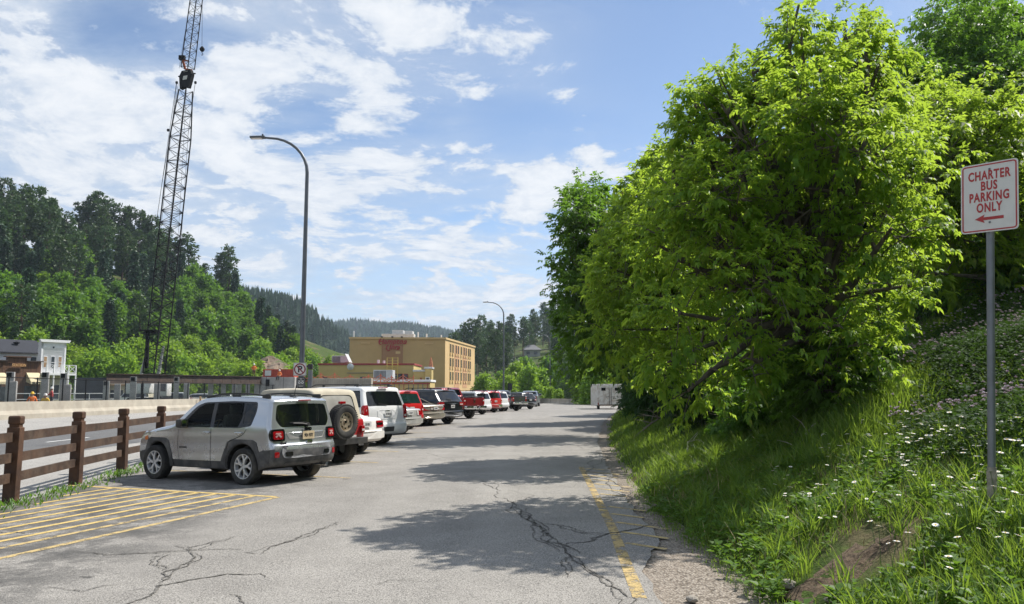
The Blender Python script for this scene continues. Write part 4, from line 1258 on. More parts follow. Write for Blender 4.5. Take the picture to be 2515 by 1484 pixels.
def sedan(name, label, pix, head, paint, L=4.9, Wd=1.85, H=1.42, wb=2.75, rov=1.08, r=0.32, lamp='corner', band=None, ptxt='2B 419', pz=0.80, bump_mat=None, glass=None, trunkz=0.98, depth=None, lampz=(0.72, 0.92), strip=None):
    hwid = Wd / 2; tr = Wd - 0.30; belt = trunkz - 0.06
    a = place_car(name, label, 'car', pix, head, tr, depth=depth)
    xe = -rov; xn = L - rov; rt = H - 0.02
    up = [(xe + 0.18, 0.34), (xe + 0.05, 0.37), (xe, 0.46), (xe, 0.60), (xe + 0.04, 0.66), (xe + 0.06, trunkz - 0.10), (xe + 0.10, trunkz - 0.02), (xe + 0.20, trunkz), (xe + 0.85, trunkz + 0.02), (xe + 1.45, rt - 0.07), (xe + 1.75, rt), (xe + 2.35, rt + 0.01), (xe + 2.70, rt - 0.06),
          (xe + 3.35, belt + 0.09), (xe + 3.50, belt + 0.05), (xn - 0.35, belt - 0.10), (xn - 0.08, belt - 0.22), (xn, 0.58), (xn - 0.02, 0.42), (xn - 0.2, 0.28)]
    sh = Shell(up, (0.0, wb), (r + 0.06, r), hwid, belt, rt, 0.26, bottom=0.26, taper=(0.13, 0.10), bow=(0.26, 0.16), rr=0.075, step=0.12, crown=0.03)
    gl = glass or G_TINT; lo = belt + 0.03; top = rt - 0.09
    regs = [('door_gap', M_WELL, [(x - 0.006, 0.34), (x + 0.006, 0.34), (x + 0.006, belt), (x - 0.006, belt)], 0.006) for x in (xe + 2.15, xe + 3.2)]
    regs += [('window', gl, rounded([(xe + 3.15, lo), (xe + 2.62, top), (xe + 2.19, top), (xe + 2.19, lo)], 0.04), 0.005), ('window', gl, rounded([(xe + 2.11, lo), (xe + 2.11, top), (xe + 1.72, top), (xe + 1.20, lo)], 0.04), 0.005)]
    wy = hwid * 0.76
    wraps = [('rear_window', gl, 'rear', rounded([(-wy, trunkz + 0.06), (wy, trunkz + 0.06), (wy * 0.86, rt - 0.09), (-wy * 0.86, rt - 0.09)], 0.05), 0.004),
             ('windscreen', gl, 'front', rounded([(-wy, belt + 0.13), (wy, belt + 0.13), (wy * 0.86, rt - 0.08), (-wy * 0.86, rt - 0.08)], 0.05), 0.004)]
    sh.build(a, paint, regs, wraps, grid=0.16, tcols=10)
    interior(a, sh, xe + 1.3, xe + 3.2, 0.36, belt)
    z0, z1 = lampz
    if band:
        mb = MB(); sh.rear_panel(mb, rounded([(-hwid * 0.95, z0), (hwid * 0.95, z0), (hwid * 0.95, z1), (-hwid * 0.95, z1)], 0.03), 0.018, fine=0.08); tl = mb.build('tail_light', band, a)
        for s in (-1, 1):
            mb = MB(); sh.rear_panel(mb, [(s * 0.22, z0 + 0.03), (s * 0.30, z0 + 0.03), (s * 0.30, z1 - 0.03), (s * 0.22, z1 - 0.03)], 0.024); mb.build('lens', M_LAMPW, tl)
    else:
        for s in (-1, 1):
            mb = MB(); sh.rear_panel(mb, rounded([(s * hwid * 0.52, z0), (s * hwid * 0.96, z0), (s * hwid * 0.96, z1), (s * hwid * 0.52, z1)], 0.025), 0.022, fine=0.08); tl = mb.build('tail_light', M_LAMPR, a)
            mb = MB()
            if strip: sh.rear_panel(mb, [(s * hwid * 0.54, z0 + 0.07), (s * hwid * 0.90, z0 + 0.07), (s * hwid * 0.90, z1 - 0.05), (s * hwid * 0.54, z1 - 0.05)], 0.027); mb.build('lens', M_GLOSS, tl)
            else: sh.rear_panel(mb, [(s * hwid * 0.50, z0), (s * hwid * 0.60, z0), (s * hwid * 0.60, z1), (s * hwid * 0.50, z1)], 0.027); mb.build('lens', M_LAMPW, tl)
    for s in (-1, 1):
        mb = MB(); sh.side_panel(mb, rounded([(xe + 0.08, z0), (xe + 0.26, z0 + 0.01), (xe + 0.22, z1), (xe + 0.10, z1)], 0.02), s, 0.005); mb.build('side_lamp', M_LAMPR, a)
        mb = MB(); sh.rear_panel(mb, rounded([(s * hwid * 0.5, 0.60), (s * hwid * 0.9, 0.61), (s * hwid * 0.9, 0.71), (s * hwid * 0.5, 0.72)], 0.03), 0.012, front=True); mb.build('headlight', M_LAMPW, a)
        for hx in (xe + 2.3, xe + 1.5):
            mb = MB(); mb.bbox((hx, s * (sh.W(hx, belt - 0.1) + 0.012), belt - 0.09), (0.17, 0.03, 0.03), 0.01); mb.build('door_handle', paint, a)
    mb = MB(); sh.rear_panel(mb, rounded([(-hwid * 0.95, 0.42), (hwid * 0.95, 0.42), (hwid * 0.96, 0.62), (-hwid * 0.96, 0.62)], 0.05), 0.03, fine=0.08); mb.build('bumper', bump_mat or paint, a)
    num_plate(sh, a, pz, ptxt, M_PLATE, th=0.03)
    mirror_part(a, xe + 3.05, hwid * 0.93, belt + 0.06, paint, 0.95)
    add_wheels(a, (0.0, wb), tr, r, 0.21, 0.62, 'spoke')
    return a, sh

def pickup(name, label, pix, head, paint, L=5.9, Wd=2.02, H=1.94, wb=3.7, rov=1.15, r=0.40, bed=1.75, ptxt='1F 722', bump=None, lampc=None, rack=False, tonneau=None, depth=None, badge=True):
    hwid = Wd / 2; tr = Wd - 0.30; bz = 1.34; belt = 1.27
    a = place_car(name, label, 'pickup truck', pix, head, tr, depth=depth)
    xe = -rov; xn = L - rov; rt = H - 0.03; xc = xe + bed
    up = [(xe + 0.10, 0.60), (xe + 0.04, 0.62), (xe + 0.02, 0.76), (xe, 0.82), (xe, 1.10), (xe + 0.01, bz - 0.05), (xe + 0.05, bz), (xe + 0.16, bz), (xe + bed - 0.10, bz), (xc - 0.02, bz + 0.02), (xc + 0.03, belt + 0.20), (xc + 0.14, rt - 0.10), (xc + 0.22, rt - 0.02), (xc + 0.45, rt + 0.01), (xc + 1.35, rt), (xc + 1.65, rt - 0.10),
          (xc + 2.30, belt + 0.07), (xc + 2.42, belt + 0.03), (xn - 0.35, belt - 0.10), (xn - 0.08, belt - 0.22), (xn, 0.75), (xn - 0.02, 0.52), (xn - 0.2, 0.42)]
    sh = Shell(up, (0.0, wb), (r + 0.10, r), hwid, belt + 0.08, rt, 0.17, bottom=0.46, taper=(0.08, 0.02), bow=(0.18, 0.03), rr=0.055, step=0.12, crown=0.025)
    lo = belt + 0.05; top = rt - 0.13
    regs = [('door_gap', M_WELL, [(xc - 0.012, 0.50), (xc + 0.012, 0.50), (xc + 0.012, bz), (xc - 0.012, bz)], 0.012)]
    regs += [('window', G_DARK, rounded([(xc + 2.15, lo), (xc + 1.62, top - 0.03), (xc + 1.15, top), (xc + 1.15, lo)], 0.04), 0.005), ('window', G_DARK, rounded([(xc + 1.07, lo), (xc + 1.07, top), (xc + 0.22, top), (xc + 0.16, lo)], 0.04), 0.005)]
    wy = hwid * 0.78
    # the cab's back window is found on the way up from the bed
    wraps = [('rear_window', G_DARK, 'rear', rounded([(-wy, belt + 0.16), (wy, belt + 0.16), (wy * 0.92, rt - 0.10), (-wy * 0.92, rt - 0.10)], 0.05), 0.004),
             ('windscreen', G_DARK, 'front', rounded([(-wy, belt + 0.12), (wy, belt + 0.12), (wy * 0.88, rt - 0.08), (-wy * 0.88, rt - 0.08)], 0.05), 0.004)]
    sh.build(a, paint, regs, wraps, grid=0.18, tcols=8)
    mb = MB(); mb.box((xe + bed / 2 + 0.02, 0, bz + 0.006), (bed - 0.26, Wd - 0.36, 0.012))
    mb.build('bed_cover' if tonneau else 'bed', tonneau or M_WELL, a)
    mb = MB()
    for s in (-1, 1): mb.bbox((xe + bed / 2, s * (hwid - 0.13), bz + 0.02), (bed - 0.1, 0.10, 0.035), 0.01)
    mb.bbox((xe + 0.05, 0, bz + 0.018), (0.10, Wd - 0.3, 0.035), 0.01)
    mb.build('bed_rail', M_BLK, a)
    # tailgate with its seams
    mb = MB(); sh.rear_panel(mb, rounded([(-hwid * 0.76, 0.84), (hwid * 0.76, 0.84), (hwid * 0.76, bz - 0.04), (-hwid * 0.76, bz - 0.04)], 0.04), 0.015, fine=0.12); tg = mb.build('tailgate', paint, a)
    mb = MB(); sh.rear_panel(mb, rounded([(-0.10, 1.14), (0.10, 1.14), (0.10, 1.24), (-0.10, 1.24)], 0.02), 0.022); mb.build('tailgate_handle', M_BLK, tg)
    if badge:
        mb = MB(); sh.rear_panel(mb, [(0.085 * math.cos(q), 1.03 + 0.045 * math.sin(q)) for q in np.linspace(0, 2 * math.pi, 15)[:-1]], 0.024); mb.build('badge', M_CHROME, tg)
    for s in (-1, 1):
        mb = MB(); sh.rear_panel(mb, rounded([(s * hwid * 0.80, 0.86), (s * hwid * 0.97, 0.86), (s * hwid * 0.97, 1.26), (s * hwid * 0.80, 1.26)], 0.02), 0.015, fine=0.1); tl = mb.build('tail_light', M_LAMPR, a)
        mb = MB(); sh.rear_panel(mb, [(s * hwid * 0.82, 1.08), (s * hwid * 0.95, 1.08), (s * hwid * 0.95, 1.15), (s * hwid * 0.82, 1.15)], 0.02); mb.build('lens', M_LAMPW, tl)
        mb = MB(); sh.side_panel(mb, [(xe + 0.03, 0.88), (xe + 0.16, 0.88), (xe + 0.16, 1.24), (xe + 0.03, 1.24)], s, 0.004); mb.build('side_lamp', M_LAMPR, a)
        mb = MB(); sh.rear_panel(mb, rounded([(s * hwid * 0.6, 0.88), (s * hwid * 0.92, 0.88), (s * hwid * 0.92, 1.08), (s * hwid * 0.6, 1.08)], 0.02), 0.012, front=True); mb.build('headlight', M_LAMPW, a)
        for hx in (xc + 1.2, xc + 0.35):
            mb = MB(); mb.bbox((hx, s * (hwid + 0.012), belt - 0.10), (0.18, 0.03, 0.035), 0.01); mb.build('door_handle', bump or M_CHROME, a)
    mb = MB()
    mb.bbox((xe - 0.10, hwid * 0.62, 0.70), (0.20, hwid * 0.66, 0.20), 0.03); mb.bbox((xe - 0.10, -hwid * 0.62, 0.70), (0.20, hwid * 0.66, 0.20), 0.03); mb.bbox((xe - 0.07, 0, 0.66), (0.14, hwid * 0.62, 0.14), 0.02)
    mb.build('bumper', bump or M_CHROME, a, smooth=True)
    mb = MB(); mb.bbox((xe - 0.16, 0, 0.55), (0.30, 0.08, 0.08), 0.01); mb.build('tow_hitch', M_BLK, a)
    o = MB(); o.prism(rounded([(-0.15, -0.075), (0.15, -0.075), (0.15, 0.075), (-0.15, 0.075)], 0.01, 2), 0.006, fr=((xe - 0.145, 0.12, 0.70), (0, -1, 0), (0, 0, 1)))
    pl = o.build('licence_plate', M_PLATE, a)
    text_obj('plate_number', ptxt, 0.08, M_INK, pl, (xe - 0.153, 0.12, 0.70), (math.pi / 2, 0, -math.pi / 2), 0.001, sx=0.8, bold=0.003)
    mb = MB(); mb.box((xe + bed, 0, 0.55), (bed * 1.6, 0.9, 0.12)); mb.box((xe + 0.9, 0, 0.50), (0.5, 0.6, 0.25)); mb.build('chassis', M_WELL, a)
    mirror_part(a, xc + 2.05, hwid * 0.96, belt + 0.12, bump or M_CHROME, 1.45)
    add_wheels(a, (0.0, wb), tr, r, 0.27, 0.60, 'spoke')
    if rack:
        mb = MB()
        for x in (xc + 0.5, xc + 1.2): mb.bar((x, -hwid * 0.75, rt + 0.08), (x, hwid * 0.75, rt + 0.08), 0.05)
        mb.build('roof_rack', M_BLK, a)
    return a, sh

# ---- soft-top off-roader with the spare wheel
def soft_top():
    Wd = 1.66; hwid = Wd / 2; tr = 1.44; r = 0.385
    a = place_car('soft_top_car', 'dark red open off-roader with tan canvas top and spare wheel on its back', 'off-roader', (838, 1134), 59.0, tr)
    xe = -0.62; xn = 3.25; wb = 2.37
    up = [(xe + 0.06, 0.56), (xe, 0.58), (xe - 0.005, 0.80), (xe, 1.04), (xe + 0.05, 1.09), (xe + 0.3, 1.10), (1.2, 1.10), (1.62, 1.12), (1.70, 1.19), (1.80, 1.18), (3.0, 1.06), (3.15, 1.0), (3.18, 0.75), (3.15, 0.50), (3.0, 0.46)]
    sh = Shell(up, (0.0, wb), (0.47, r), hwid, 1.1, 1.8, 0.05, bottom=0.50, taper=(0.18, 0.0), bow=(0.04, 0.0), rr=0.03, step=0.12, crown=0.01)
    sh.build(a, P_RED, [('door_gap', M_WELL, [(x - 0.007, 0.56), (x + 0.007, 0.56), (x + 0.007, 1.08), (x - 0.007, 1.08)], 0.006) for x in (0.72, 1.55)], [], grid=0.2, tcols=6)
    # canvas top: a tent over bows
    upc = [(xe + 0.015, 1.095), (xe + 0.05, 1.30), (xe + 0.14, 1.66), (xe + 0.20, 1.755), (xe + 0.34, 1.79), (0.1, 1.81), (0.6, 1.80), (1.0, 1.815), (1.25, 1.79), (1.30, 1.75), (1.42, 1.45), (1.56, 1.11)]
    st = Shell(upc, (), (0.1, 0.1), hwid * 0.96, 1.1, 1.80, 0.12, bottom=1.095, taper=(0, 0), bow=(0.02, 0.03), rr=0.07, step=0.10, crown=0.035)
    sidewin = rounded([(xe + 0.22, 1.20), (xe + 0.32, 1.66), (0.55, 1.68), (0.58, 1.20)], 0.08)
    doorwin = rounded([(0.72, 1.18), (0.70, 1.68), (1.22, 1.68), (1.44, 1.20)], 0.06)
    rwin = rounded([(-0.60, 1.17), (0.60, 1.17), (0.52, 1.64), (-0.52, 1.64)], 0.10)
    o = st.build(a, M_CANV, [('window', M_VINYL, sidewin, 0.008), ('window', M_VINYL, doorwin, 0.008)], [('rear_window', M_VINYL, 'rear', rwin, 0.006), ('windscreen', G_TINT, 'front', [(-0.62, 1.2), (0.62, 1.2), (0.56, 1.70), (-0.56, 1.70)], 0.004)], grid=0.10, tcols=12)
    o.name = 'canvas_top'
    mb = MB()
    for p in (sidewin,):
        for sg in (-1, 1):
            q = st.side(p, sg, 0.004)
            for p0, p1 in zip(q, q[1:] + q[:1]): mb.bar(p0, p1, 0.014)
    q = st.rear(rwin, 0.004)
    for p0, p1 in zip(q, q[1:] + q[:1]): mb.bar(p0, p1, 0.016)
    mb.build('window_piping', M_BLK, a)
    for sg in (-1, 1):
        mb = MB(); mb.bbox((xe - 0.035, sg * 0.735, 0.82), (0.06, 0.12, 0.17), 0.015); tl = mb.build('tail_light', M_LAMPR, a)
        mb = MB(); mb.bbox((xe - 0.07, sg * 0.735, 0.80), (0.012, 0.10, 0.05), 0.004); mb.build('lens', M_LAMPW, tl)
        # flared wings
        for wx in (0.0, wb):
            mb = MB(); pts = []
            for k in range(9):
                an = math.pi * (0.02 + 0.96 * k / 8); pts.append((wx + 0.48 * math.cos(an), r + 0.50 * math.sin(an)))
            for p0, p1 in zip(pts[:-1], pts[1:]): mb.bar((p0[0], sg * (hwid + 0.06), p0[1]), (p1[0], sg * (hwid + 0.06), p1[1]), 0.18, 0.025)
            mb.build('wing_flare', M_BLK, a)
        mb = MB(); mb.lathe([(0.0, 0.0), (0.085, 0.0), (0.09, -0.03)], 16, 'X', c=(3.19, sg * 0.45, 0.86)); mb.build('headlight', M_LAMPW, a)
    mb = MB(); mb.bbox((xe - 0.09, 0, 0.56), (0.14, 1.60, 0.15), 0.012); mb.build('bumper', M_BLK, a)
    mb = MB(); mb.bbox((3.27, 0, 0.56), (0.14, 1.60, 0.15), 0.012); mb.build('bumper', M_BLK, a)
    # spare wheel on the tailgate
    w = tyre_mb(0.385, 0.25, 0.385 * 0.56)
    for k in range(46):
        an = 2 * math.pi * k / 46
        for qq in (-1, 0, 1):
            aa = an + (0.068 if qq == 0 else 0); w.box((0.389 * math.cos(aa), qq * 0.083, 0.389 * math.sin(aa)), (0.026, 0.062, 0.034), M=Matrix.Rotation(-aa, 3, 'Y'))
    sp = w.build('spare_wheel', M_TYRE, a, smooth=True); sp.location = (xe - 0.20, 0.12, 1.02); sp.rotation_euler = (0, 0, -math.pi / 2)
    rim_mb(0.385 * 0.56, 0.25, 'steel').build('rim', [M_STEELR, M_GLOSS], sp, smooth=True)
    mb = MB(); mb.bbox((xe - 0.05, 0.12, 1.02), (0.14, 0.30, 0.30), 0.02); mb.build('wheel_carrier', M_BLK, a)
    mb = MB(); mb.bbox((xe - 0.16, 0.12, 1.46), (0.06, 0.20, 0.06), 0.01); mb.bar((xe - 0.14, 0.12, 1.10), (xe - 0.14, 0.12, 1.45), 0.03); mb.build('brake_light', M_LAMPR, a)
    mb = MB(); mb.bbox((xe - 0.01, -0.45, 0.66), (0.01, 0.20, 0.05), 0.003); mb.build('tailgate_badge', M_PLATE, a)
    interior(a, sh, -0.4, 1.6, 0.55, 1.1)
    mirror_part(a, 1.45, hwid, 1.2, M_BLK, 1.0)
    add_wheels(a, (0.0, wb), tr, r, 0.26, 0.56, 'steel', M_STEELR, tread=True)
soft_top()

sedan('parked_car', 'old white saloon with rusty boot lid, between red off-roader and tall white car', (881, 1109), 58, P_OLDW, L=4.5, Wd=1.72, H=1.38, wb=2.6, rov=0.98, trunkz=1.00, ptxt='23 B31', strip=True, bump_mat=P_OLDW, lampz=(0.72, 0.93), pz=0.82)
a, sh = suv('parked_car', 'big white estate off-roader with roof rails and tall red tail lights', 'car', (937, 1088), 57, P_WHITE, L=5.18, Wd=2.04, H=1.89, wb=2.95, rov=1.12, r=0.40, slant=0.30, belt=1.22, glass=G_DARK, lampz=(0.86, 1.30), ptxt='21720 A', pz=1.0, rails=M_BLK, bumper_h=0.74, wiper=True)
mb = MB(); sh.rear_panel(mb, rounded([(-0.42, 0.84), (0.42, 0.84), (0.46, 1.14), (-0.46, 1.14)], 0.05), 0.008); mb.build('plate_recess', P_WHITE, a)
mb = MB(); sh.rear_panel(mb, rounded([(-0.22, 0.45), (0.22, 0.45), (0.24, 0.60), (-0.24, 0.60)], 0.02), 0.012); mb.build('tow_cover', M_BLK, a)
mb = MB(); sh.rear_panel(mb, [(-0.10, 1.09), (0.08, 1.09), (0.10, 1.13), (-0.08, 1.13)], 0.02); mb.build('badge', M_CHROME, a)
sedan('parked_car', 'pale silver saloon with square red tail lights beside the big white car', (988, 1063), 57, P_SIL2, L=5.0, Wd=1.86, H=1.42, wb=2.8, rov=1.12, trunkz=1.02, ptxt='4 B 267', lampz=(0.74, 0.95), pz=0.84)
suv('parked_car', 'bright red estate off-roader with clear greenish back window behind silver saloon', 'car', (1004, 1052.5), 57, P_RED2, L=4.6, Wd=1.83, H=1.76, wb=2.69, rov=0.9, r=0.36, slant=0.30, belt=1.12, glass=G_GREEN, lampz=(0.80, 1.08), ptxt='8 K 210')
sedan('parked_car', 'champagne saloon with full-width red tail light band and long boot', (1050, 1044), 57, P_TAN, L=5.0, Wd=1.85, H=1.42, wb=2.77, rov=1.15, trunkz=1.03, band=M_LAMPR, ptxt='5C 883', lampz=(0.76, 0.93), pz=0.85)
a, sh = suv('parked_car', 'glossy black family off-roader with chrome strip above its plate', 'car', (1099, 1040), 56, P_BLACK, L=5.0, Wd=2.0, H=1.79, wb=2.86, rov=1.08, r=0.38, slant=0.50, belt=1.16, glass=G_DARK, lamp='wide', lampz=(0.94, 1.14), ptxt='SW 204', rails=M_BLK, pz=0.90)
mb = MB(); sh.rear_panel(mb, rounded([(-0.42, 1.02), (0.42, 1.02), (0.42, 1.07), (-0.42, 1.07)], 0.02), 0.02); mb.build('chrome_strip', M_CHROME, a)
mb = MB(); sh.rear_panel(mb, rounded([(-0.72, 0.44), (0.72, 0.44), (0.72, 0.58), (-0.72, 0.58)], 0.04), 0.02); mb.build('skid_plate', pm('satin_silver', (0.50, 0.51, 0.53), 0.4, 0.6, var=0.1), a)
pickup('pickup_truck', 'dark red full-size pickup truck with chrome rear bumper', (1152, 1027), 53, P_MAR)
suv('parked_car', 'white off-roader with cross bars on its roof between two red vehicles', 'car', (1184, 1017.5), 54, P_WHITE, L=4.7, Wd=1.86, H=1.72, wb=2.7, rov=0.95, r=0.35, belt=1.10, glass=G_DARK, lampz=(0.85, 1.08), ptxt=None, rails=M_BLK, detail=False)
suv('parked_car', 'bright red boxy off-roader with chrome bumper strip, far along the row', 'car', (1213, 1013), 52, P_RED2, L=4.5, Wd=1.83, H=1.78, wb=2.65, rov=0.9, r=0.37, slant=0.22, belt=1.13, glass=G_DARK, lampz=(0.78, 1.06), ptxt='3 L 55', bumper=M_CHROME, rails=M_BLK, detail=False)
suv('parked_car', 'white off-roader with red tail lights beside the dark grey pickup', 'car', (1232, 1010.5), 52, P_WHITE, L=4.6, Wd=1.84, H=1.74, wb=2.65, rov=0.9, r=0.36, belt=1.10, glass=G_DARK, lampz=(0.85, 1.15), ptxt=None, detail=False)
pickup('pickup_truck', 'charcoal grey pickup truck with folded bed cover', (1268, 1009), 50, P_GREY, L=5.5, Wd=1.95, H=1.86, wb=3.4, rov=1.1, r=0.38, tonneau=M_BLK, bump=M_CHROME, ptxt='6 P 91')
suv('parked_car', 'small black hatchback crossover near the end of the row', 'car', (1302, 1005), 44, P_BLACK, L=4.5, Wd=1.85, H=1.68, wb=2.65, rov=0.92, r=0.36, slant=0.5, belt=1.08, glass=G_DARK, lamp='wide', lampz=(0.85, 1.02), ptxt='T 17', bumper=M_DUSTY, detail=False)
pickup('pickup_truck', 'blue-grey pickup truck at the far end of the parked row', (1317, 999), -7, P_BLUEG, L=5.6, Wd=1.95, H=1.88, wb=3.4, rov=1.1, r=0.39, ptxt='9 P 30', badge=False)
suv('parked_car', 'dark green boxy off-roader half hidden behind the last pickup', 'car', (1322, 991), 10, P_GREY, L=4.4, Wd=1.85, H=1.86, wb=2.6, rov=0.85, r=0.4, slant=0.12, belt=1.15, glass=G_DARK, ptxt=None, detail=False)

# ---- box trailer under the trees
def trailer():
    a0 = at(1499, 1005, 79.0)
    z = float(zroad(a0.x, 79)) 
    a = empty('box_trailer', (a0.x, 79.0, z), 0.04, 'white box trailer with rusty double rear doors under the trees', 'trailer')
    W_, H_, L_ = 2.5, 2.45, 4.8
    M_TR = pm('trailer_white', (0.66, 0.65, 0.61), 0.5, var=0.1, scale=2, dirt=(0.30, 0.20, 0.12), dirt_amt=0.6, dscale=3)
    mb = MB(); mb.bbox((0, L_ / 2, 0.35 + (H_ - 0.35) / 2), (W_, L_, H_ - 0.35), 0.05); mb.build('body', M_TR, a)
    for sg in (-1, 1):
        mb = MB(); mb.bbox((sg * 0.585, -0.025, 1.38), (1.08, 0.05, 1.86), 0.01); d = mb.build('door', M_TR, a)
        mb = MB(); mb.bbox((sg * 0.10, -0.06, 1.25), (0.04, 0.03, 1.7), 0.008); mb.bar((sg * 0.10, -0.07, 1.2), (sg * 0.45, -0.07, 1.2), 0.04); mb.build('handle', M_BLK, d)
        mb = MB(); mb.bbox((sg * 0.66, -0.055, 1.95), (0.42, 0.02, 0.30), 0.006); mb.build('window', G_DARK, d)
        mb = MB(); mb.bbox((sg * 1.19, -0.03, 0.55), (0.10, 0.05, 0.20), 0.01); mb.build('tail_light', M_LAMPR, a)
        mb = MB(); mb.lathe([(0.0, -0.1), (0.22, -0.1), (0.34, -0.10), (0.36, -0.06), (0.36, 0.06), (0.34, 0.1), (0, 0.1)], 20, 'X', c=(sg * 1.05, 0.9, 0.36)); mb.build('wheel', M_TYRE, a, smooth=True)
    mb = MB(); mb.bbox((0, -0.06, 0.40), (2.4, 0.12, 0.12), 0.01); mb.build('bumper', pm('rusty_steel', (0.20, 0.14, 0.10), 0.8, 0.3, var=0.3), a)
    mb = MB(); mb.bar((0, L_, 0.45), (0, L_ + 1.2, 0.45), 0.1); mb.build('drawbar', M_BLK, a)
trailer()
# ------------------------------------------------------------------ foliage
def leaf_mat(name, c0, c1, trans, tmix=0.45, young=None, rough=0.5, nscale=0.45):
    m, t, b = new_mat(name)
    geo = t.node('ShaderNodeNewGeometry')
    oi = t.node('ShaderNodeObjectInfo')
    tcn = t.node('ShaderNodeTexCoord')
    rnd = geo.outputs['Random Per Island']
    c = t.mix(rnd, c0, c1)
    n = t.noise(tcn.outputs['Object'], nscale, 3, 0.6)
    c = t.mix(t.math('MULTIPLY', t.ramp(n, 0.35, 0.70), 0.35), c, tuple(q * 0.6 for q in c0))
    if young:
        c = t.mix(t.math('MULTIPLY', t.ramp(rnd, 0.90, 1.0), 0.8), c, young)
    hs = t.node('ShaderNodeHueSaturation'); t.l.new(c, hs.inputs['Color'])
    t.l.new(t.ramp(oi.outputs['Random'], 0, 1, False, 0.485, 0.515), hs.inputs['Hue'])
    t.l.new(t.ramp(oi.outputs['Random'], 0, 1, False, 0.85, 1.2), hs.inputs['Value'])
    c = hs.outputs[0]
    t.l.new(c, b.inputs['Base Color'])
    b.inputs['Roughness'].default_value = rough; b.inputs['Specular IOR Level'].default_value = 0.35
    tl = t.node('ShaderNodeBsdfTranslucent')
    t.l.new(t.mix(rnd, trans, tuple(q * 1.25 for q in trans)), tl.inputs[0])
    mx = t.node('ShaderNodeMixShader'); mx.inputs[0].default_value = tmix
    t.l.new(b.outputs[0], mx.inputs[1]); t.l.new(tl.outputs[0], mx.inputs[2])
    t.l.new(mx.outputs[0], t.n['Material Output'].inputs[0])
    return m
L_ELDER = leaf_mat('leaf_box_elder', (0.080, 0.172, 0.014), (0.158, 0.285, 0.028), (0.38, 0.53, 0.048), 0.56, young=(0.30, 0.22, 0.05))
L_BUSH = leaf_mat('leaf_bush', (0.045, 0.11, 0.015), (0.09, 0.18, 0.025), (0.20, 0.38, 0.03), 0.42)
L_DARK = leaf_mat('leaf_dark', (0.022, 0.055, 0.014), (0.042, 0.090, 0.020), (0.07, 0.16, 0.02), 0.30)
L_DECID = leaf_mat('leaf_hillside', (0.048, 0.120, 0.014), (0.095, 0.190, 0.022), (0.19, 0.36, 0.03), 0.38, nscale=0.25)
L_LIGHT = leaf_mat('leaf_light_green', (0.11, 0.205, 0.022), (0.19, 0.30, 0.032), (0.32, 0.50, 0.04), 0.42, nscale=0.3)
L_WILLOW = leaf_mat('leaf_willow', (0.085, 0.135, 0.060), (0.14, 0.20, 0.085), (0.16, 0.27, 0.08), 0.35, nscale=0.3)
L_PINE = leaf_mat('needles_pine', (0.036, 0.074, 0.026), (0.072, 0.125, 0.038), (0.08, 0.15, 0.03), 0.22, nscale=0.35)
L_SPRUCE = leaf_mat('needles_spruce', (0.026, 0.062, 0.030), (0.046, 0.096, 0.045), (0.04, 0.09, 0.03), 0.16, nscale=0.35)
B_BARK = pm('bark_grey', (0.11, 0.09, 0.07), 0.95, var=0.35, scale=6, bump=0.8, bscale=18)
B_PINE = pm('bark_pine', (0.10, 0.065, 0.045), 0.95, var=0.35, scale=5, bump=0.8, bscale=14)
B_DEAD = pm('dead_wood', (0.22, 0.19, 0.155), 0.95, var=0.3, scale=9, bump=0.5, bscale=30)
B_PALE = pm('bleached_wood', (0.42, 0.38, 0.32), 0.9, var=0.25, scale=12, bump=0.4, bscale=30)

def norm(v): return v / (np.linalg.norm(v, axis=-1, keepdims=True) + 1e-9)
def leaflets(base, axis, side, length, width, fold=0.25, droop=0.3):
    """N pointed leaflets, each a four-cornered blade folded along its rib"""
    axis = norm(axis); side = norm(side - axis * np.sum(side * axis, -1, keepdims=True))
    up = np.cross(side, axis)
    up = up * np.sign(up[:, 2:3] + 1e-6)
    L = length[:, None]; w = width[:, None]
    tip = base + axis * L - np.array([0, 0, 1.0]) * L * droop
    mid = base + axis * L * 0.42
    l = mid + side * w * 0.5 + up * w * fold
    r = mid - side * w * 0.5 + up * w * fold
    return np.stack([base, l, tip, r], 1)

def shoots(r, lobes, n, L0=(0.55, 1.45), up=0.30):
    """n shoots growing outwards through the lobes: start points, directions, lengths"""
    c = np.array([l[:3] for l in lobes], float); rad = np.array([l[3] for l in lobes], float)
    sq = np.array([l[4] if len(l) > 4 else 0.85 for l in lobes], float)
    w = rad ** 2; k = r.choice(len(lobes), n, p=w / w.sum())
    d = norm(r.normal(size=(n, 3)))
    dd = d * np.stack([np.ones(n), np.ones(n), sq[k]], 1)
    f = 0.25 + 0.75 * r.random(n) ** 0.6
    start = c[k] + dd * (rad[k] * f * 0.80)[:, None]
    dirv = norm(d + np.array([0, 0, up]) + r.normal(size=(n, 3)) * 0.35)
    L = (L0[0] + (L0[1] - L0[0]) * r.random(n)) * np.clip(rad[k], 0.30, 1.3)
    return start, dirv, L

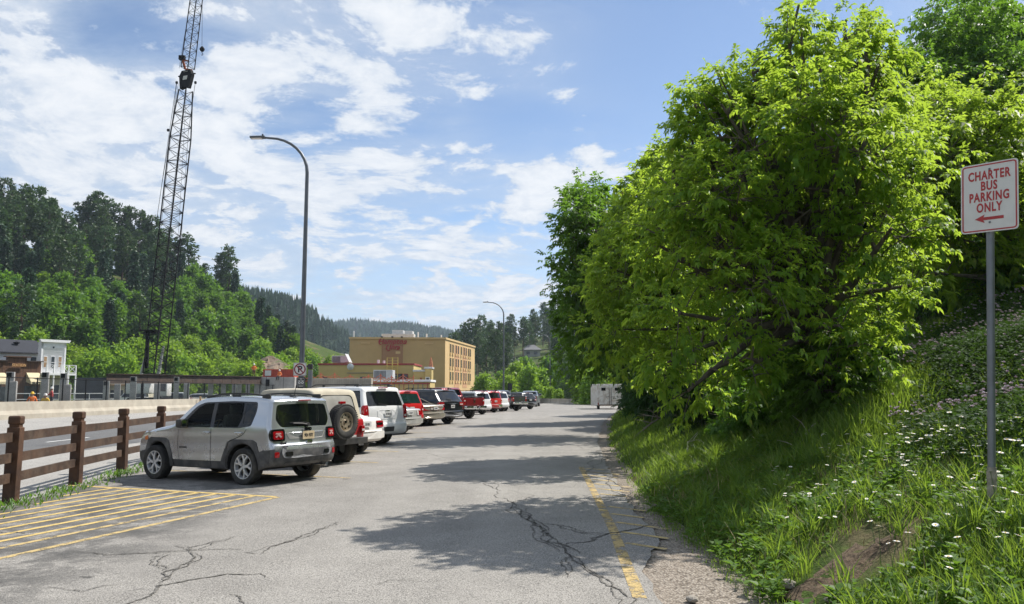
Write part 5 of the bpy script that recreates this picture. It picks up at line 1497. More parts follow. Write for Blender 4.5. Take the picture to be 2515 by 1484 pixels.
def elder_crown(name, lobes, n, parent, mat, seed, per=9, ll=0.12, trunk=None, stems=0.3):
    """crown of compound leaves hung along arching shoots"""
    r = np.random.default_rng(seed)
    s, d, L = shoots(r, lobes, n)
    cen = []
    Vs = []
    tw = MB()
    for k in range(per):
        t = 0.25 + 0.75 * (k + r.random(n) * 0.6) / per
        p = s + d * (L * t)[:, None] - np.array([0, 0, 1.0]) * (0.30 * L * t * t)[:, None]
        a = norm(np.cross(d, np.array([0, 0, 1.0])) * (1 if k % 2 else -1) + d * 0.7 + r.normal(size=(n, 3)) * 0.55 + np.array([0, 0, -0.25]))
        ln = ll * (0.8 + 0.5 * r.random(n)) * (1.1 - 0.35 * t)
        sd = norm(np.cross(a, np.array([0, 0, 1.0])) + 1e-4)
        for (q, ang, sc) in ((1.0, 0, 1.15), (0.75, 0.75, 1.0), (0.75, -0.75, 1.0), (0.42, 0.95, 0.85), (0.42, -0.95, 0.85)):
            b = p + a * (ln * 1.3 * q)[:, None]
            ax = a * math.cos(ang) + sd * math.sin(ang) + r.normal(size=(n, 3)) * 0.16 + np.array([0, 0, -0.32])
            Vs.append(leaflets(b, ax, sd * math.cos(ang) - a * math.sin(ang), ln * sc, ln * sc * 0.50, 0.18 + 0.2 * r.random(n)[:, None], 0.22))
    V = np.concatenate(Vs)
    o = quads_obj(name, V, 4, mat, parent)
    if trunk is not None and stems:
        for i in r.choice(n, int(n * stems), replace=False):
            pts = [s[i] + d[i] * L[i] * t - np.array([0, 0, 1.0]) * 0.30 * L[i] * t * t for t in (-0.4, 0.2, 0.9)]
            trunk.tube(pts, [0.012, 0.008, 0.004], 3, cap=False)
    return o

def branchy(mb, base, lobes, r0, seed, sway=0.25, nsub=3):
    """trunk and limbs reaching into the lobes"""
    r = np.random.default_rng(seed)
    base = np.array(base, float)
    c = np.array([l[:3] for l in lobes], float)
    mean = c.mean(0)
    fork = base + (mean - base) * np.array([0.35, 0.35, 0.34]); fork[2] = base[2] + (mean[2] - base[2]) * 0.36
    mid = (base + fork) / 2 + r.normal(0, 0.12, 3)
    mb.tube([base - np.array([0, 0, 0.3]), mid, fork], [r0 * 1.25, r0, r0 * 0.85], 9)
    for l in lobes:
        e = np.array(l[:3], float)
        m1 = fork + (e - fork) * 0.45 + r.normal(0, sway, 3) * np.linalg.norm(e - fork) * 0.25 + np.array([0, 0, 0.12])
        rr = r0 * (0.30 + 0.25 * r.random())
        mb.tube([fork - (fork - mid) * 0.15, fork + (m1 - fork) * 0.5 + r.normal(0, 0.06, 3), m1, e], [rr * 1.3, rr, rr * 0.7, rr * 0.25], 6)
        for q in range(nsub):
            dd = norm(r.normal(size=3) + np.array([0, 0, 0.3])) * l[3] * (0.6 + 0.4 * r.random())
            st = m1 + (e - m1) * r.random()
            mb.tube([st, st + dd * 0.5 + r.normal(0, 0.05, 3), st + dd], [rr * 0.45, rr * 0.28, rr * 0.1], 5, cap=False)

GRP_R = 'leafy trees on the right bank'
def near_tree(name, label, base, lobes, n, mat, seed, r0=0.16, cat='tree', per=9, ll=0.12, group=None, lean=0.25, stems=0.3):
    o = empty(name, base, label=label, cat=cat, group=group)
    b = Vector(base)
    lob = [(l[0] - b.x, l[1] - b.y, l[2] - b.z, l[3], l[4]) for l in lobes]
    tr = MB(); branchy(tr, (0, 0, 0), lob, r0, seed + 1, lean)
    elder_crown('crown', lob, n, o, mat, seed, per, ll, tr, stems)
    tr.build('trunk', B_BARK, o, smooth=True)
    return o
def gz(x, y): return float(zg(x, y))

# crowns are given as lobes (u, v, radius) spread over a range of depths, so that gaps open between them
def lobes_of(L, D0, amp, seed, sc=1.0):
    out = []
    for k, (u, v, q) in enumerate(L):
        Y = D0 + amp * math.sin(k * 4.1 + seed); p = at(u, v, Y); out.append((p.x, p.y, p.z, q * sc, 1.15 if q < 0.5 else 0.85))
    return out
def leaders(L, D0, seed, sc=1.0):
    """slender upright sprays that break the outline"""
    r = np.random.default_rng(seed); out = []
    for (u, v) in L:
        for q in range(3):
            p = at(u + q * 7 * (r.random() - .3), v + 38 * q / sc, D0 + 0.5 * r.normal()); out.append((p.x, p.y, p.z, (0.17 + 0.09 * q) * sc, 1.7))
    return out
A = lobes_of([(1960, 150, .50), (1990, 250, .62), (2095, 150, .50), (2125, 250, .5), (2060, 330, .6), (1855, 245, .42), (1815, 260, .42), (1840, 340, .5), (1910, 350, .7), (1780, 365, .42), (1780, 460, .55), (1860, 470, .65),
     (2000, 430, .75), (2130, 380, .65), (2200, 330, .45), (2240, 430, .6), (1715, 480, .45), (1705, 575, .55), (1790, 590, .65), (1930, 580, .7), (2070, 560, .7), (2190, 560, .55), (1665, 640, .45), (1730, 700, .55),
     (1850, 690, .65), (1990, 700, .65), (2110, 680, .55), (1670, 770, .42), (1780, 790, .5), (1930, 800, .5), (2060, 800, .4), (2160, 760, .36), (1700, 860, .34), (1860, 890, .34), (1960, 880, .28), (2240, 700, .3), (1640, 890, .32), (1760, 940, .32), (2050, 900, .36), (2140, 850, .36), (1900, 960, .28), (1690, 960, .28)], 12.7, 1.5, 1.0)
A += leaders([(1962, 12), (1940, 70), (2000, 85), (2078, 48), (2125, 75), (2160, 150), (1890, 160), (1848, 175), (1765, 180), (1725, 215), (1700, 230), (1800, 225), (1690, 320), (1650, 400), (1610, 520), (1905, 255), (2050, 190)], 12.8, 9)
near_tree('box_elder_tree', 'large leafy box elder leaning over the asphalt, its tall crown nearest the road', (5.35, 13.6, gz(5.35, 13.6)), A, 1650, L_ELDER, 101, 0.17, ll=0.094)
Bq = lobes_of([(2260, 260, .6), (2330, 330, .7), (2420, 300, .6), (2500, 400, .7), (2370, 450, .8), (2270, 480, .6), (2480, 540, .7), (2560, 470, .8), (2330, 580, .65), (2210, 600, .5), (2270, 670, .4), (2440, 640, .5), (2560, 620, .6), (2340, 380, .9)], 19.0, 1.8, 2.0, 1.3)
Bq += leaders([(2310, 250), (2350, 280), (2410, 290), (2470, 330), (2530, 350), (2250, 400), (2370, 330)], 19.0, 5, 1.35)
near_tree('box_elder_tree', 'box elder behind the white and red sign on the upper slope', (13.4, 20.5, gz(13.4, 20.5)), Bq, 1000, L_ELDER, 202, 0.18, ll=0.14)
Cq = lobes_of([(1655, 430, .7), (1610, 500, .6), (1640, 520, .9), (1565, 590, .7), (1600, 640, .9), (1535, 690, .7), (1570, 770, .8), (1660, 760, .8), (1515, 810, .6), (1600, 870, .6), (1690, 850, .7), (1720, 560, 1.2), (1780, 440, 1.1)], 20.6, 1.5, 3.0)
Cq += leaders([(1590, 420), (1560, 470), (1625, 390), (1530, 530), (1505, 610), (1510, 650), (1660, 390)], 20.8, 4, 1.5)
near_tree('box_elder_tree', 'box elder with yellowing sprays, second along the road edge', (6.2, 20.8, gz(6.2, 20.8)), Cq, 900, L_ELDER, 303, 0.16, ll=0.14, per=8)
Dq = lobes_of([(1450, 540, .8), (1435, 610, .9), (1495, 580, 1.0), (1450, 690, 1.0), (1500, 680, 1.1), (1440, 770, .9), (1480, 820, 1.0), (1540, 740, 1.2), (1455, 860, .7), (1525, 870, .8), (1570, 600, 1.5), (1600, 800, 1.3)], 29.8, 1.6, 4.0)
Dq += leaders([(1440, 475), (1415, 500), (1470, 490), (1405, 560), (1400, 640), (1398, 720), (1412, 800), (1500, 520)], 30, 6, 2.0)
near_tree('box_elder_tree', 'dark leafy tree whose low branches overhang the far bend of the road', (7.2, 31.0, gz(7.2, 31)), Dq, 900, L_BUSH, 404, 0.17, ll=0.17, per=7)
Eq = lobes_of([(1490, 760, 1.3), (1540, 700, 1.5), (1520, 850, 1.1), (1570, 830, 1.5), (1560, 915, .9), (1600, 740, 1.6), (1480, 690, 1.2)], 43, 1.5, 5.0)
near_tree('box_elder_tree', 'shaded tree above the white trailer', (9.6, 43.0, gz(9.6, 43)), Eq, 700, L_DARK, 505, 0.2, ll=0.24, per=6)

# shrubs under them
def shrub(label, c, rad, n, mat, seed, ll=0.09, hgt=0.8, name='shrub', cat='shrub', per=6):
    x, y = c; z = gz(x, y)
    r = np.random.default_rng(seed)
    lob = []
    for k in range(6):
        a = 2 * math.pi * k / 6 + r.random(); q = rad * (0.25 + 0.45 * r.random())
        lob.append((q * math.cos(a), q * math.sin(a), hgt * (0.25 + 0.45 * r.random()), rad * (0.35 + 0.25 * r.random()), hgt / rad * 0.8))
    lob.append((0, 0, hgt * 0.55, rad * 0.6, hgt / rad * 0.9))
    o = empty(name, (x, y, z), label=label, cat=cat, group='shrubs under the trees on the right bank')
    tr = MB()
    for l in lob: tr.tube([(0, 0, -0.1), (l[0] * .5, l[1] * .5, l[2] * .6), (l[0], l[1], l[2])], [0.02, 0.014, 0.006], 5, cap=False)
    elder_crown('crown', lob, n, o, mat, seed, per, ll, tr, 0.2)
    tr.build('stem', B_BARK, o)
    return o
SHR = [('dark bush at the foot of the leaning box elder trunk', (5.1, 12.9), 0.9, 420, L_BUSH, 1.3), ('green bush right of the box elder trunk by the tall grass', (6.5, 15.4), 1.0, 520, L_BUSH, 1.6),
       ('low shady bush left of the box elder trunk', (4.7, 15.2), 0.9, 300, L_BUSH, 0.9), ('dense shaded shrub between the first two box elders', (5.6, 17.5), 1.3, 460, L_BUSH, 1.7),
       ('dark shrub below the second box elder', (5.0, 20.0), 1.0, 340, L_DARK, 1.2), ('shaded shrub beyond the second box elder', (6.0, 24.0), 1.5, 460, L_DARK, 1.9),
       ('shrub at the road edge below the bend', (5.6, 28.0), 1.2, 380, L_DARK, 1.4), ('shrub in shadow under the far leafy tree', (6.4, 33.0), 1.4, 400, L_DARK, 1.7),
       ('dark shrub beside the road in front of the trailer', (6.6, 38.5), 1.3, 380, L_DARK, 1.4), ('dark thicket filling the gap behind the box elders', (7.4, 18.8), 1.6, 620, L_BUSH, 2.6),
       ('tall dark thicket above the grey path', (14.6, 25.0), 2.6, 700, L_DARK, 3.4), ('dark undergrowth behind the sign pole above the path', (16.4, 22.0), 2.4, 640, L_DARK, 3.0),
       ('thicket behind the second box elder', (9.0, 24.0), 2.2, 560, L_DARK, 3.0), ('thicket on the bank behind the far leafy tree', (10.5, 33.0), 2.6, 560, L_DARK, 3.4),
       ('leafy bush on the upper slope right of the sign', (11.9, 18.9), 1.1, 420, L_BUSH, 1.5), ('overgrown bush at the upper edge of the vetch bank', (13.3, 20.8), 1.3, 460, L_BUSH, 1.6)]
for k, (lb, c, rad, n, mt, hg) in enumerate(SHR):
    far = c[1] > 22
    shrub(lb, c, rad, n, mt, 600 + k, ll=0.10 if not far else 0.15, hgt=hg)

# bigger dark trees higher on the right bank
def bank_tree(label, x, y, h, rad, n, mat, seed, ll, low=0.25, nm='broadleaf_tree'):
    z = gz(x, y); r = np.random.default_rng(seed)
    lob = []
    for k in range(13):
        f = low + (1 - low) * (k + 0.5) / 13
        q = rad * math.sin(math.pi * min(0.97, 0.18 + 0.8 * f)) * (0.25 + 0.5 * r.random()); a = k * 2.4 + r.random()
        lob.append((x + q * math.cos(a), y + q * math.sin(a), z + h * f * 0.95, rad * (0.34 + 0.2 * r.random()), 0.9))
    near_tree(nm, label, (x, y, z), lob, n, mat, seed, 0.22, per=6, ll=ll, stems=0.15, group='tall trees up the right bank')
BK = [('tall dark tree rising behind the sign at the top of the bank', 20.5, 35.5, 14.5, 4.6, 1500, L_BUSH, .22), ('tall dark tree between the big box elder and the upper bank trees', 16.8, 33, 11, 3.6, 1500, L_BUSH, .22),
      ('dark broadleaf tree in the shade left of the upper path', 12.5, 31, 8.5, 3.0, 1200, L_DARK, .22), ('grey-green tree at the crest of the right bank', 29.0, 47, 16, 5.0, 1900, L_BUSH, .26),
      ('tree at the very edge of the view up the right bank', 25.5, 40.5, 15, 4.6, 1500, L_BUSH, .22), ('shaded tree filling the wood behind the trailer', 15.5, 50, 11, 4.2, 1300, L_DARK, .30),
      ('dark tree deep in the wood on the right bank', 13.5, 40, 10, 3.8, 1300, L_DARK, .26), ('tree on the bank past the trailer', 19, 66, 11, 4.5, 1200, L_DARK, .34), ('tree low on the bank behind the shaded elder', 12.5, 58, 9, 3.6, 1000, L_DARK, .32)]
for k, (lb, x, y, h, rad, n, mt, ll) in enumerate(BK): bank_tree(lb, x, y, h, rad, n, mt, 700 + k, ll)

# fallen and dead branches in the shade
def dead_branch(label, pts, r, seed, mat=B_DEAD, twigs=6, name='dead_branch'):
    rr = np.random.default_rng(seed)
    p0 = pts[0]; o_ = Vector((p0[0], p0[1], gz(p0[0], p0[1])))
    mb = MB(); q = [Vector((p[0], p[1], gz(p[0], p[1]) + p[2])) - o_ for p in pts]
    mb.tube(q, [r * (1 - 0.8 * i / (len(q) - 1)) for i in range(len(q))], 6)
    for k in range(twigs):
        i = rr.integers(0, len(q) - 1); s_ = q[i].lerp(q[i + 1], rr.random())
        d = Vector(rr.normal(size=3)) * 0.35; d.z = abs(d.z) * 0.8
        mb.tube([s_, s_ + d * 0.5 + Vector(rr.normal(size=3)) * 0.04, s_ + d], [r * 0.35, r * 0.25, r * 0.1], 4, cap=False)
    o = mb.build(name, mat, None, smooth=True, loc=o_)
    return tag(o, label, 'branch', 'dead branches lying on the right bank')
a1 = at(1685, 1140, 13.2)
gp = lambda u, v: tuple(slope_pt(u, v))
def slope_pt(u, v):
    a, b = ray(u, v); Y = 4.0
    for _ in range(400):
        if CAMH + b * Y <= gz(a * Y, Y): break
        Y += 0.05
    return np.array((a * Y, Y))
def br(label, uvh, r, seed, mat=B_DEAD, tw=6):
    dead_branch(label, [tuple(slope_pt(u, v)) + (h,) for u, v, h in uvh], r, seed, mat, tw)
br('pale curved dead branch bowed over the shaded grass', [(1712, 1142, .02), (1688, 1125, .08), (1690, 1100, .12), (1715, 1092, .1), (1738, 1100, .05)], .030, 1, B_PALE, 2)
br('long pale dead stick leaning out of the shaded grass', [(1950, 1120, .02), (1985, 1085, .15), (2040, 1060, .35), (2080, 1040, .4)], .022, 2, B_PALE, 3)
br('tangle of grey dead twigs below the leaning trunk', [(1760, 1075, .1), (1800, 1050, .3), (1850, 1030, .4), (1900, 1010, .3)], .030, 3, B_DEAD, 26)
br('brown fallen bough half hidden under the box elder', [(1640, 1060, .1), (1700, 1030, .35), (1760, 990, .5), (1800, 960, .7)], .035, 4, B_DEAD, 26)
br('brittle dead bough at the edge of the shade', [(1560, 1040, .1), (1600, 1010, .3), (1640, 990, .4), (1700, 985, .5)], .035, 5, B_DEAD, 26)
br('broken grey branch hanging above the shaded bank', [(1690, 1000, .5), (1740, 975, .8), (1800, 960, .8), (1860, 965, .6)], .03, 6, B_DEAD, 20)
# ------------------------------------------------------------------ grass, flowers and weeds on the bank
def grass_mat(name, c0, c1, tr, tm=0.4):
    return leaf_mat(name, c0, c1, tr, tm, nscale=0.8, young=(0.30, 0.25, 0.11))
L_GRASS = grass_mat('grass_blade', (0.060, 0.125, 0.015), (0.125, 0.215, 0.032), (0.30, 0.44, 0.045))
L_WEED = leaf_mat('weed_leaf', (0.050, 0.120, 0.016), (0.095, 0.190, 0.028), (0.20, 0.36, 0.03), 0.35, nscale=0.8)
L_VETCH = leaf_mat('vetch_leaf', (0.022, 0.048, 0.015), (0.044, 0.084, 0.022), (0.07, 0.14, 0.02), 0.25, nscale=0.8, rough=0.85)
gr = np.random.default_rng(77)
def vnoise(x, y, s, seed=0):
    return 0.5 + 0.25 * np.sin(x * s + 1.7 * np.sin(y * s * 0.7 + seed)) + 0.25 * np.sin(y * s * 1.3 + 1.1 * np.sin(x * s * 0.9 + 2 * seed))
DIRT = [(2110, 1388, 0.85, 0.40), (2010, 1440, 0.35, 0.22)]
DIRT = [tuple(slope_pt(u, v)) + (a, b) for u, v, a, b in DIRT]
def dirt_mask(x, y):
    m_ = np.zeros_like(x)
    for (cx, cy, a, b) in DIRT:
        d = ((x - cx) * 0.8 + (y - cy) * 0.6) ** 2 / a ** 2 + (-(x - cx) * 0.6 + (y - cy) * 0.8) ** 2 / b ** 2
        m_ = np.maximum(m_, np.clip(1.4 - d, 0, 1))
    return m_
def sample_bank(n, y0, y1, smax, smin=-0.12):
    y = y0 + (y1 - y0) * gr.random(n); s = smin + (smax - smin) * gr.random(n)
    x = xf(y) + s
    keep = (x / np.maximum(y, 0.1) < 1.15) & (x / y > -0.1)
    return x[keep], y[keep], s[keep]
def blades(x, y, s, h, w, lean=0.35):
    n = len(x)
    z = zg(x, y)
    base = np.stack([x, y, z - 0.01], -1)
    a = gr.random(n) * 2 * math.pi
    ax = np.stack([np.cos(a) * lean * gr.random(n), np.sin(a) * lean * gr.random(n), np.ones(n)], -1)
    b = a + math.pi / 2 + gr.normal(0, 0.4, n)
    sd = np.stack([np.cos(b), np.sin(b), np.zeros(n)], -1)
    tip_droop = 0.10 + 0.25 * gr.random(n)[:, None]
    V = leaflets(base, ax, sd, h, w, 0.0, 0.0)
    V[:, 2, :2] += np.stack([np.cos(a), np.sin(a)], -1) * (h * 0.45 * gr.random(n))[:, None]
    V[:, 2, 2] -= h * tip_droop[:, 0] * 0.6
    return V
Vs = []
for (n, y0, y1, smax, hh, ww) in ((105000, 3.6, 8.5, 7.5, 0.135, 0.008), (100000, 8.5, 14.0, 10.5, 0.15, 0.010), (60000, 14.0, 22.0, 11, 0.20, 0.016), (22000, 22.0, 36.0, 6.0, 0.22, 0.025), (9000, 36, 80, 6, 0.3, 0.05)):
    x, y, s = sample_bank(n, y0, y1, smax)
    pn = vnoise(x, y, 1.6, 1.0) * 0.6 + vnoise(x, y, 4.3, 2.0) * 0.4
    edge = np.clip((s + 0.12) / 0.55, 0.0, 1.0)
    keep = (gr.random(len(x)) < (0.25 + 0.9 * pn) * (0.18 + 0.82 * edge)) & (gr.random(len(x)) > dirt_mask(x, y) * 1.4)
    x, y, s, pn, edge = x[keep], y[keep], s[keep], pn[keep], edge[keep]
    h = hh * (0.45 + 1.0 * gr.random(len(x))) * (0.6 + 0.8 * pn) * (0.35 + 0.65 * edge)
    tall = np.exp(-((x - 5.1 - 0.58 * (y - 11.6)) / 0.6) ** 2) * (y > 10.5)
    h *= 1 + 1.2 * tall
    Vs.append(blades(x, y, s, h, ww * (0.7 + 0.6 * gr.random(len(x)))))
# tufts of longer blades
x0, y0, s0 = sample_bank(420, 4, 16, 7, 0.25)
for cx, cy in zip(x0, y0):
    n = 36; a = gr.random(n) * 2 * math.pi; q = 0.10 * gr.random(n)
    x = cx + q * np.cos(a); y = cy + q * np.sin(a)
    Vs.append(blades(x, y, None, (0.22 + 0.24 * gr.random(n)), 0.010 + 0.004 * gr.random(n), 0.7))
# the bright strip of tall grass climbing the bank
n = 9000
y = 10.8 + 9.5 * gr.random(n); x = 5.1 + 0.58 * (y - 11.6) + gr.normal(0, 0.42, n)
Vs.append(blades(x, y, None, 0.35 + 0.35 * gr.random(n), 0.012 + 0.006 * gr.random(n), 0.35))
tag(quads_obj('grass', np.concatenate(Vs), 4, L_GRASS), 'bright green grass growing over the right bank', 'grass', kind='stuff')

m, t, b = new_mat('straw'); geo = t.node('ShaderNodeNewGeometry')
t.l.new(t.mix(geo.outputs['Random Per Island'], (0.20, 0.15, 0.07), (0.42, 0.34, 0.18)), b.inputs['Base Color']); b.inputs['Roughness'].default_value = 0.8
x, y, s = sample_bank(9000, 3.8, 16, 7.0, 0.1)
k_ = gr.random(len(x)) < np.clip(vnoise(x, y, 0.9, 11.0) * vnoise(x, y, 2.7, 5.0) * 1.6 - 0.15, 0, 1); x, y = x[k_], y[k_]
tag(quads_obj('dry_stalks', blades(x, y, None, 0.08 + 0.30 * gr.random(len(x)), 0.006 + 0.003 * gr.random(len(x)), 0.9), 4, m), 'dry straw-coloured stalks among the green grass of the bank', 'dry grass', kind='stuff')

# broad-leaved weeds close to the ground
Vs = []
x0, y0, s0 = sample_bank(5200, 3.8, 14, 6.5, 0.0)
k_ = (gr.random(len(x0)) < (0.25 + vnoise(x0, y0, 2.3, 4.0))) & (dirt_mask(x0, y0) < 0.25); x0, y0 = x0[k_], y0[k_]
for q in range(9):
    n = len(x0); a = q * 2.4 + gr.random(n) * 0.8
    base = np.stack([x0, y0, zg(x0, y0) + 0.01 + 0.014 * q], -1)
    ax = np.stack([np.cos(a), np.sin(a), 0.25 + 0.5 * gr.random(n)], -1); sd = np.stack([-np.sin(a), np.cos(a), np.zeros(n)], -1)
    L = (0.045 + 0.075 * gr.random(n)) * (0.6 + 0.8 * gr.random(len(x0)))
    Vs.append(leaflets(base, ax, sd, L, L * 0.5, 0.15, 0.2))
tag(quads_obj('weeds', np.concatenate(Vs), 4, L_WEED), 'low broad-leaved weeds mixed into the grass of the bank', 'weeds', kind='stuff')

# clover-like vetch with pink heads on the upper right of the bank
n = 5600
y = 7.8 + 9.5 * gr.random(n); x = 5.1 + 0.58 * (y - 11.6) + 7.5 * gr.random(n)
k_ = (x / y < 1.0) & (x - 5.1 - 0.58 * (y - 11.6) > 0.55 + 0.5 * gr.random(n)) & (x > 4.6) & (gr.random(n) < 0.35 + 0.8 * vnoise(x, y, 1.1, 3.0)) & ((y < 17.5) | (x < 10.4))
x, y = x[k_], y[k_]; n = len(x); top = 0.25 + 0.40 * vnoise(x, y, 0.9, 6.0)
Vs = []
for q in range(34):
    a = gr.random(n) * 2 * math.pi; hgt = top * gr.random(n); rr_ = 0.22 * gr.random(n)
    base = np.stack([x + rr_ * np.cos(a), y + rr_ * np.sin(a), zg(x, y) + hgt], -1)
    ax = np.stack([np.cos(a), np.sin(a), 0.3 + gr.normal(0, 0.4, n)], -1); sd = np.stack([-np.sin(a), np.cos(a), gr.normal(0, 0.3, n)], -1)
    L = 0.05 + 0.05 * gr.random(n)
    Vs.append(leaflets(base, ax, sd, L, L * 0.5, 0.12, 0.15))
tag(quads_obj('vetch_leaves', np.concatenate(Vs), 4, L_VETCH), 'dark leafy vetch covering the upper bank beside the sign', 'ground cover', kind='stuff')
m, t, b = new_mat('pink_petals')
geo = t.node('ShaderNodeNewGeometry')
t.l.new(t.mix(geo.outputs['Random Per Island'], (0.46, 0.32, 0.40), (0.72, 0.64, 0.66)), b.inputs['Base Color']); b.inputs['Roughness'].default_value = 0.7
M_PINK = m
n = 2300
y = 7.8 + 9.5 * gr.random(n); x = 5.1 + 0.58 * (y - 11.6) + 7.5 * gr.random(n)
k_ = (x / y < 1.0) & (x - 5.1 - 0.58 * (y - 11.6) > 0.4) & (x > 4.6) & (gr.random(n) < 0.25 + vnoise(x, y, 1.5, 9.0)) & ((y < 17.5) | (x < 10.4)); x, y = x[k_], y[k_]; n = len(x)
zt = zg(x, y) + (0.25 + 0.40 * vnoise(x, y, 0.9, 6.0)) + 0.05 + 0.08 * gr.random(n)
Vs = []
for q in range(12):
    a = q * 2.39996 + gr.random(n) * 0.5; e = 0.15 + 1.2 * (q / 12)
    ax = np.stack([np.cos(a) * math.cos(e), np.sin(a) * math.cos(e), np.full(n, math.sin(e))], -1); sd = np.stack([-np.sin(a), np.cos(a), np.zeros(n)], -1)
    L = 0.026 + 0.012 * gr.random(n)
    Vs.append(leaflets(np.stack([x, y, zt], -1), ax, sd, L, L * 0.75, 0.1, 0.1))
tag(quads_obj('vetch_flowers', np.concatenate(Vs), 4, M_PINK), 'small pink and white flower heads scattered over the vetch', 'flowers', kind='stuff')

# daisies, each one a flower of its own
M_PETAL = pm('daisy_petal', (0.80, 0.80, 0.76), 0.7, var=0.06)
M_YOLK = pm('daisy_centre', (0.70, 0.42, 0.03), 0.8, var=0.15)
M_STEM = pm('daisy_stem', (0.07, 0.14, 0.03), 0.7, var=0.2)
def daisy(h, rad, seed):
    r = random.Random(seed); mb = MB()
    bx, by = r.uniform(-.05, .05), r.uniform(-.05, .05)
    mb.tube([(0, 0, -0.02), (bx * .4, by * .4, h * .5), (bx, by, h)], 0.0028, 3, mi=2, cap=False)
    tl = Matrix.Rotation(r.uniform(0.05, 0.5), 3, (r.uniform(-1, 1), r.uniform(-1, 1), 0.01))
    c = Vector((bx, by, h))
    for k in range(13):
        a = 2 * math.pi * k / 13; d = Vector((math.cos(a), math.sin(a), 0.0)); s_ = Vector((-math.sin(a), math.cos(a), 0))
        p = [d * rad * .22 - s_ * rad * .07, d * rad * .75 - s_ * rad * .16 + Vector((0, 0, rad * .12)), d * rad + Vector((0, 0, rad * .02)), d * rad * .75 + s_ * rad * .16 + Vector((0, 0, rad * .12)), d * rad * .22 + s_ * rad * .07]
        mb.add([c + tl @ q for q in p], [(0, 1, 2, 3, 4)], 0)
    ring = []
    for (rr_, z_) in ((0.30, 0.02), (0.24, 0.14), (0.0, 0.20)):
        for k in range(8): ring.append(c + tl @ Vector((rad * rr_ * math.cos(k * .785), rad * rr_ * math.sin(k * .785), rad * z_)))
    mb.add(ring, [(i * 8 + k, i * 8 + (k + 1) % 8, i * 8 + 8 + (k + 1) % 8, i * 8 + 8 + k) for i in range(2) for k in range(8)], 1)
    return mb
proto = []
for k in range(5):
    o = daisy(0.20 + 0.05 * k, 0.025 + 0.002 * (k % 3), k).build('daisy', [M_PETAL, M_YOLK, M_STEM])
    proto.append(o)
def daisy_spot(u, v):
    p = slope_pt(u, v); return p
dr = np.random.default_rng(5)
spots = []
for (n, u0, u1, v0, v1) in ((85, 2020, 2515, 1090, 1200), (60, 2200, 2515, 1080, 1170), (75, 1900, 2515, 1190, 1330), (22, 2150, 2515, 1320, 1480), (12, 1830, 2050, 1230, 1330), (8, 2080, 2200, 1010, 1100)):
    for _ in range(n): spots.append(daisy_spot(dr.uniform(u0, u1), dr.uniform(v0, v1)))
for i, p in enumerate(spots):
    o = proto[i] if i < 5 else proto[i % 5].copy()
    if i >= 5: COL.objects.link(o)
    o.location = (p[0], p[1], gz(p[0], p[1])); o.rotation_euler = (0, 0, dr.uniform(0, 6.28)); o.scale = [dr.uniform(0.65, 1.15)] * 3
    tag(o, 'white daisy with yellow centre standing in the grass of the bank', 'flower', 'daisies in the grass of the right bank')
# single flowers of other kinds
def spike_flower(name, label, u, v, h, col, grp=None):
    p = slope_pt(u, v); mb = MB(); mb.tube([(0, 0, 0), (0.01, 0, h)], 0.004, 4, mi=1)
    r = random.Random(3)
    for k in range(34):
        z = h * (0.62 + 0.40 * k / 34); a = k * 2.4; q = 0.030 * (1.15 - k / 34)
        d = Vector((math.cos(a), math.sin(a), 0.3)); s_ = Vector((-math.sin(a), math.cos(a), 0)); c = Vector((0, 0, z))
        mb.add([c, c + d * q * .7 + s_ * q * .5, c + d * q * 1.5, c + d * q * .7 - s_ * q * .5], [(0, 1, 2, 3)], 0)
    o = mb.build(name, [col, M_STEM], None, loc=(p[0], p[1], gz(p[0], p[1])))
    tag(o, label, 'flower')
spike_flower('wildflower', 'single purple flower spike in the tall grass', 2138, 1020, 0.55, pm('purple_petal', (0.25, 0.13, 0.50), 0.7))
spike_flower('wildflower', 'orange-yellow flower at the edge of the grey path', 2235, 815, 0.50, pm('orange_petal', (0.70, 0.36, 0.03), 0.7))

# bare soil showing through the grass
m, t, b = new_mat('bare_soil')
geo = t.node('ShaderNodeNewGeometry'); P = geo.outputs['Position']
n_ = t.noise(P, 22, 6, 0.7)
t.l.new(t.mix(t.ramp(n_, 0.3, 0.7), (0.045, 0.030, 0.018), (0.19, 0.135, 0.085)), b.inputs['Base Color']); b.inputs['Roughness'].default_value = 1.0
bn = t.node('ShaderNodeBump'); bn.inputs['Strength'].default_value = 1.0; bn.inputs['Distance'].default_value = 0.04
t.l.new(n_, bn.inputs['Height']); t.l.new(bn.outputs[0], b.inputs['Normal'])
M_BARE = m
vs = []; fs = []
for (cx, cy, a, bb) in DIRT:
    k0 = len(vs)
    for i in range(9):
        for k in range(20):
            q = i / 8; an = 2 * math.pi * k / 20; jj = 1 + 0.18 * math.sin(3 * an + cx) + 0.1 * math.sin(7 * an)
            lx, ly = q * a * jj * math.cos(an), q * bb * jj * math.sin(an)
            x = cx + lx * 0.8 - ly * 0.6; y = cy + lx * 0.6 + ly * 0.8
            vs.append((x, y, gz(x, y) + 0.04 * (1 - q) - 0.03 * q + 0.02 * math.sin(37 * x + 23 * y) * (1 - q) + 0.012 * math.sin(11 * x - 19 * y)))
    for i in range(8):
        for k in range(20): fs.append((k0 + i * 20 + k, k0 + i * 20 + (k + 1) % 20, k0 + i * 20 + 20 + (k + 1) % 20, k0 + i * 20 + 20 + k))
tag(link_mesh('bare_soil', vs, fs, M_BARE, smooth=True), 'patch of bare brown soil in the grass', None, kind='structure')
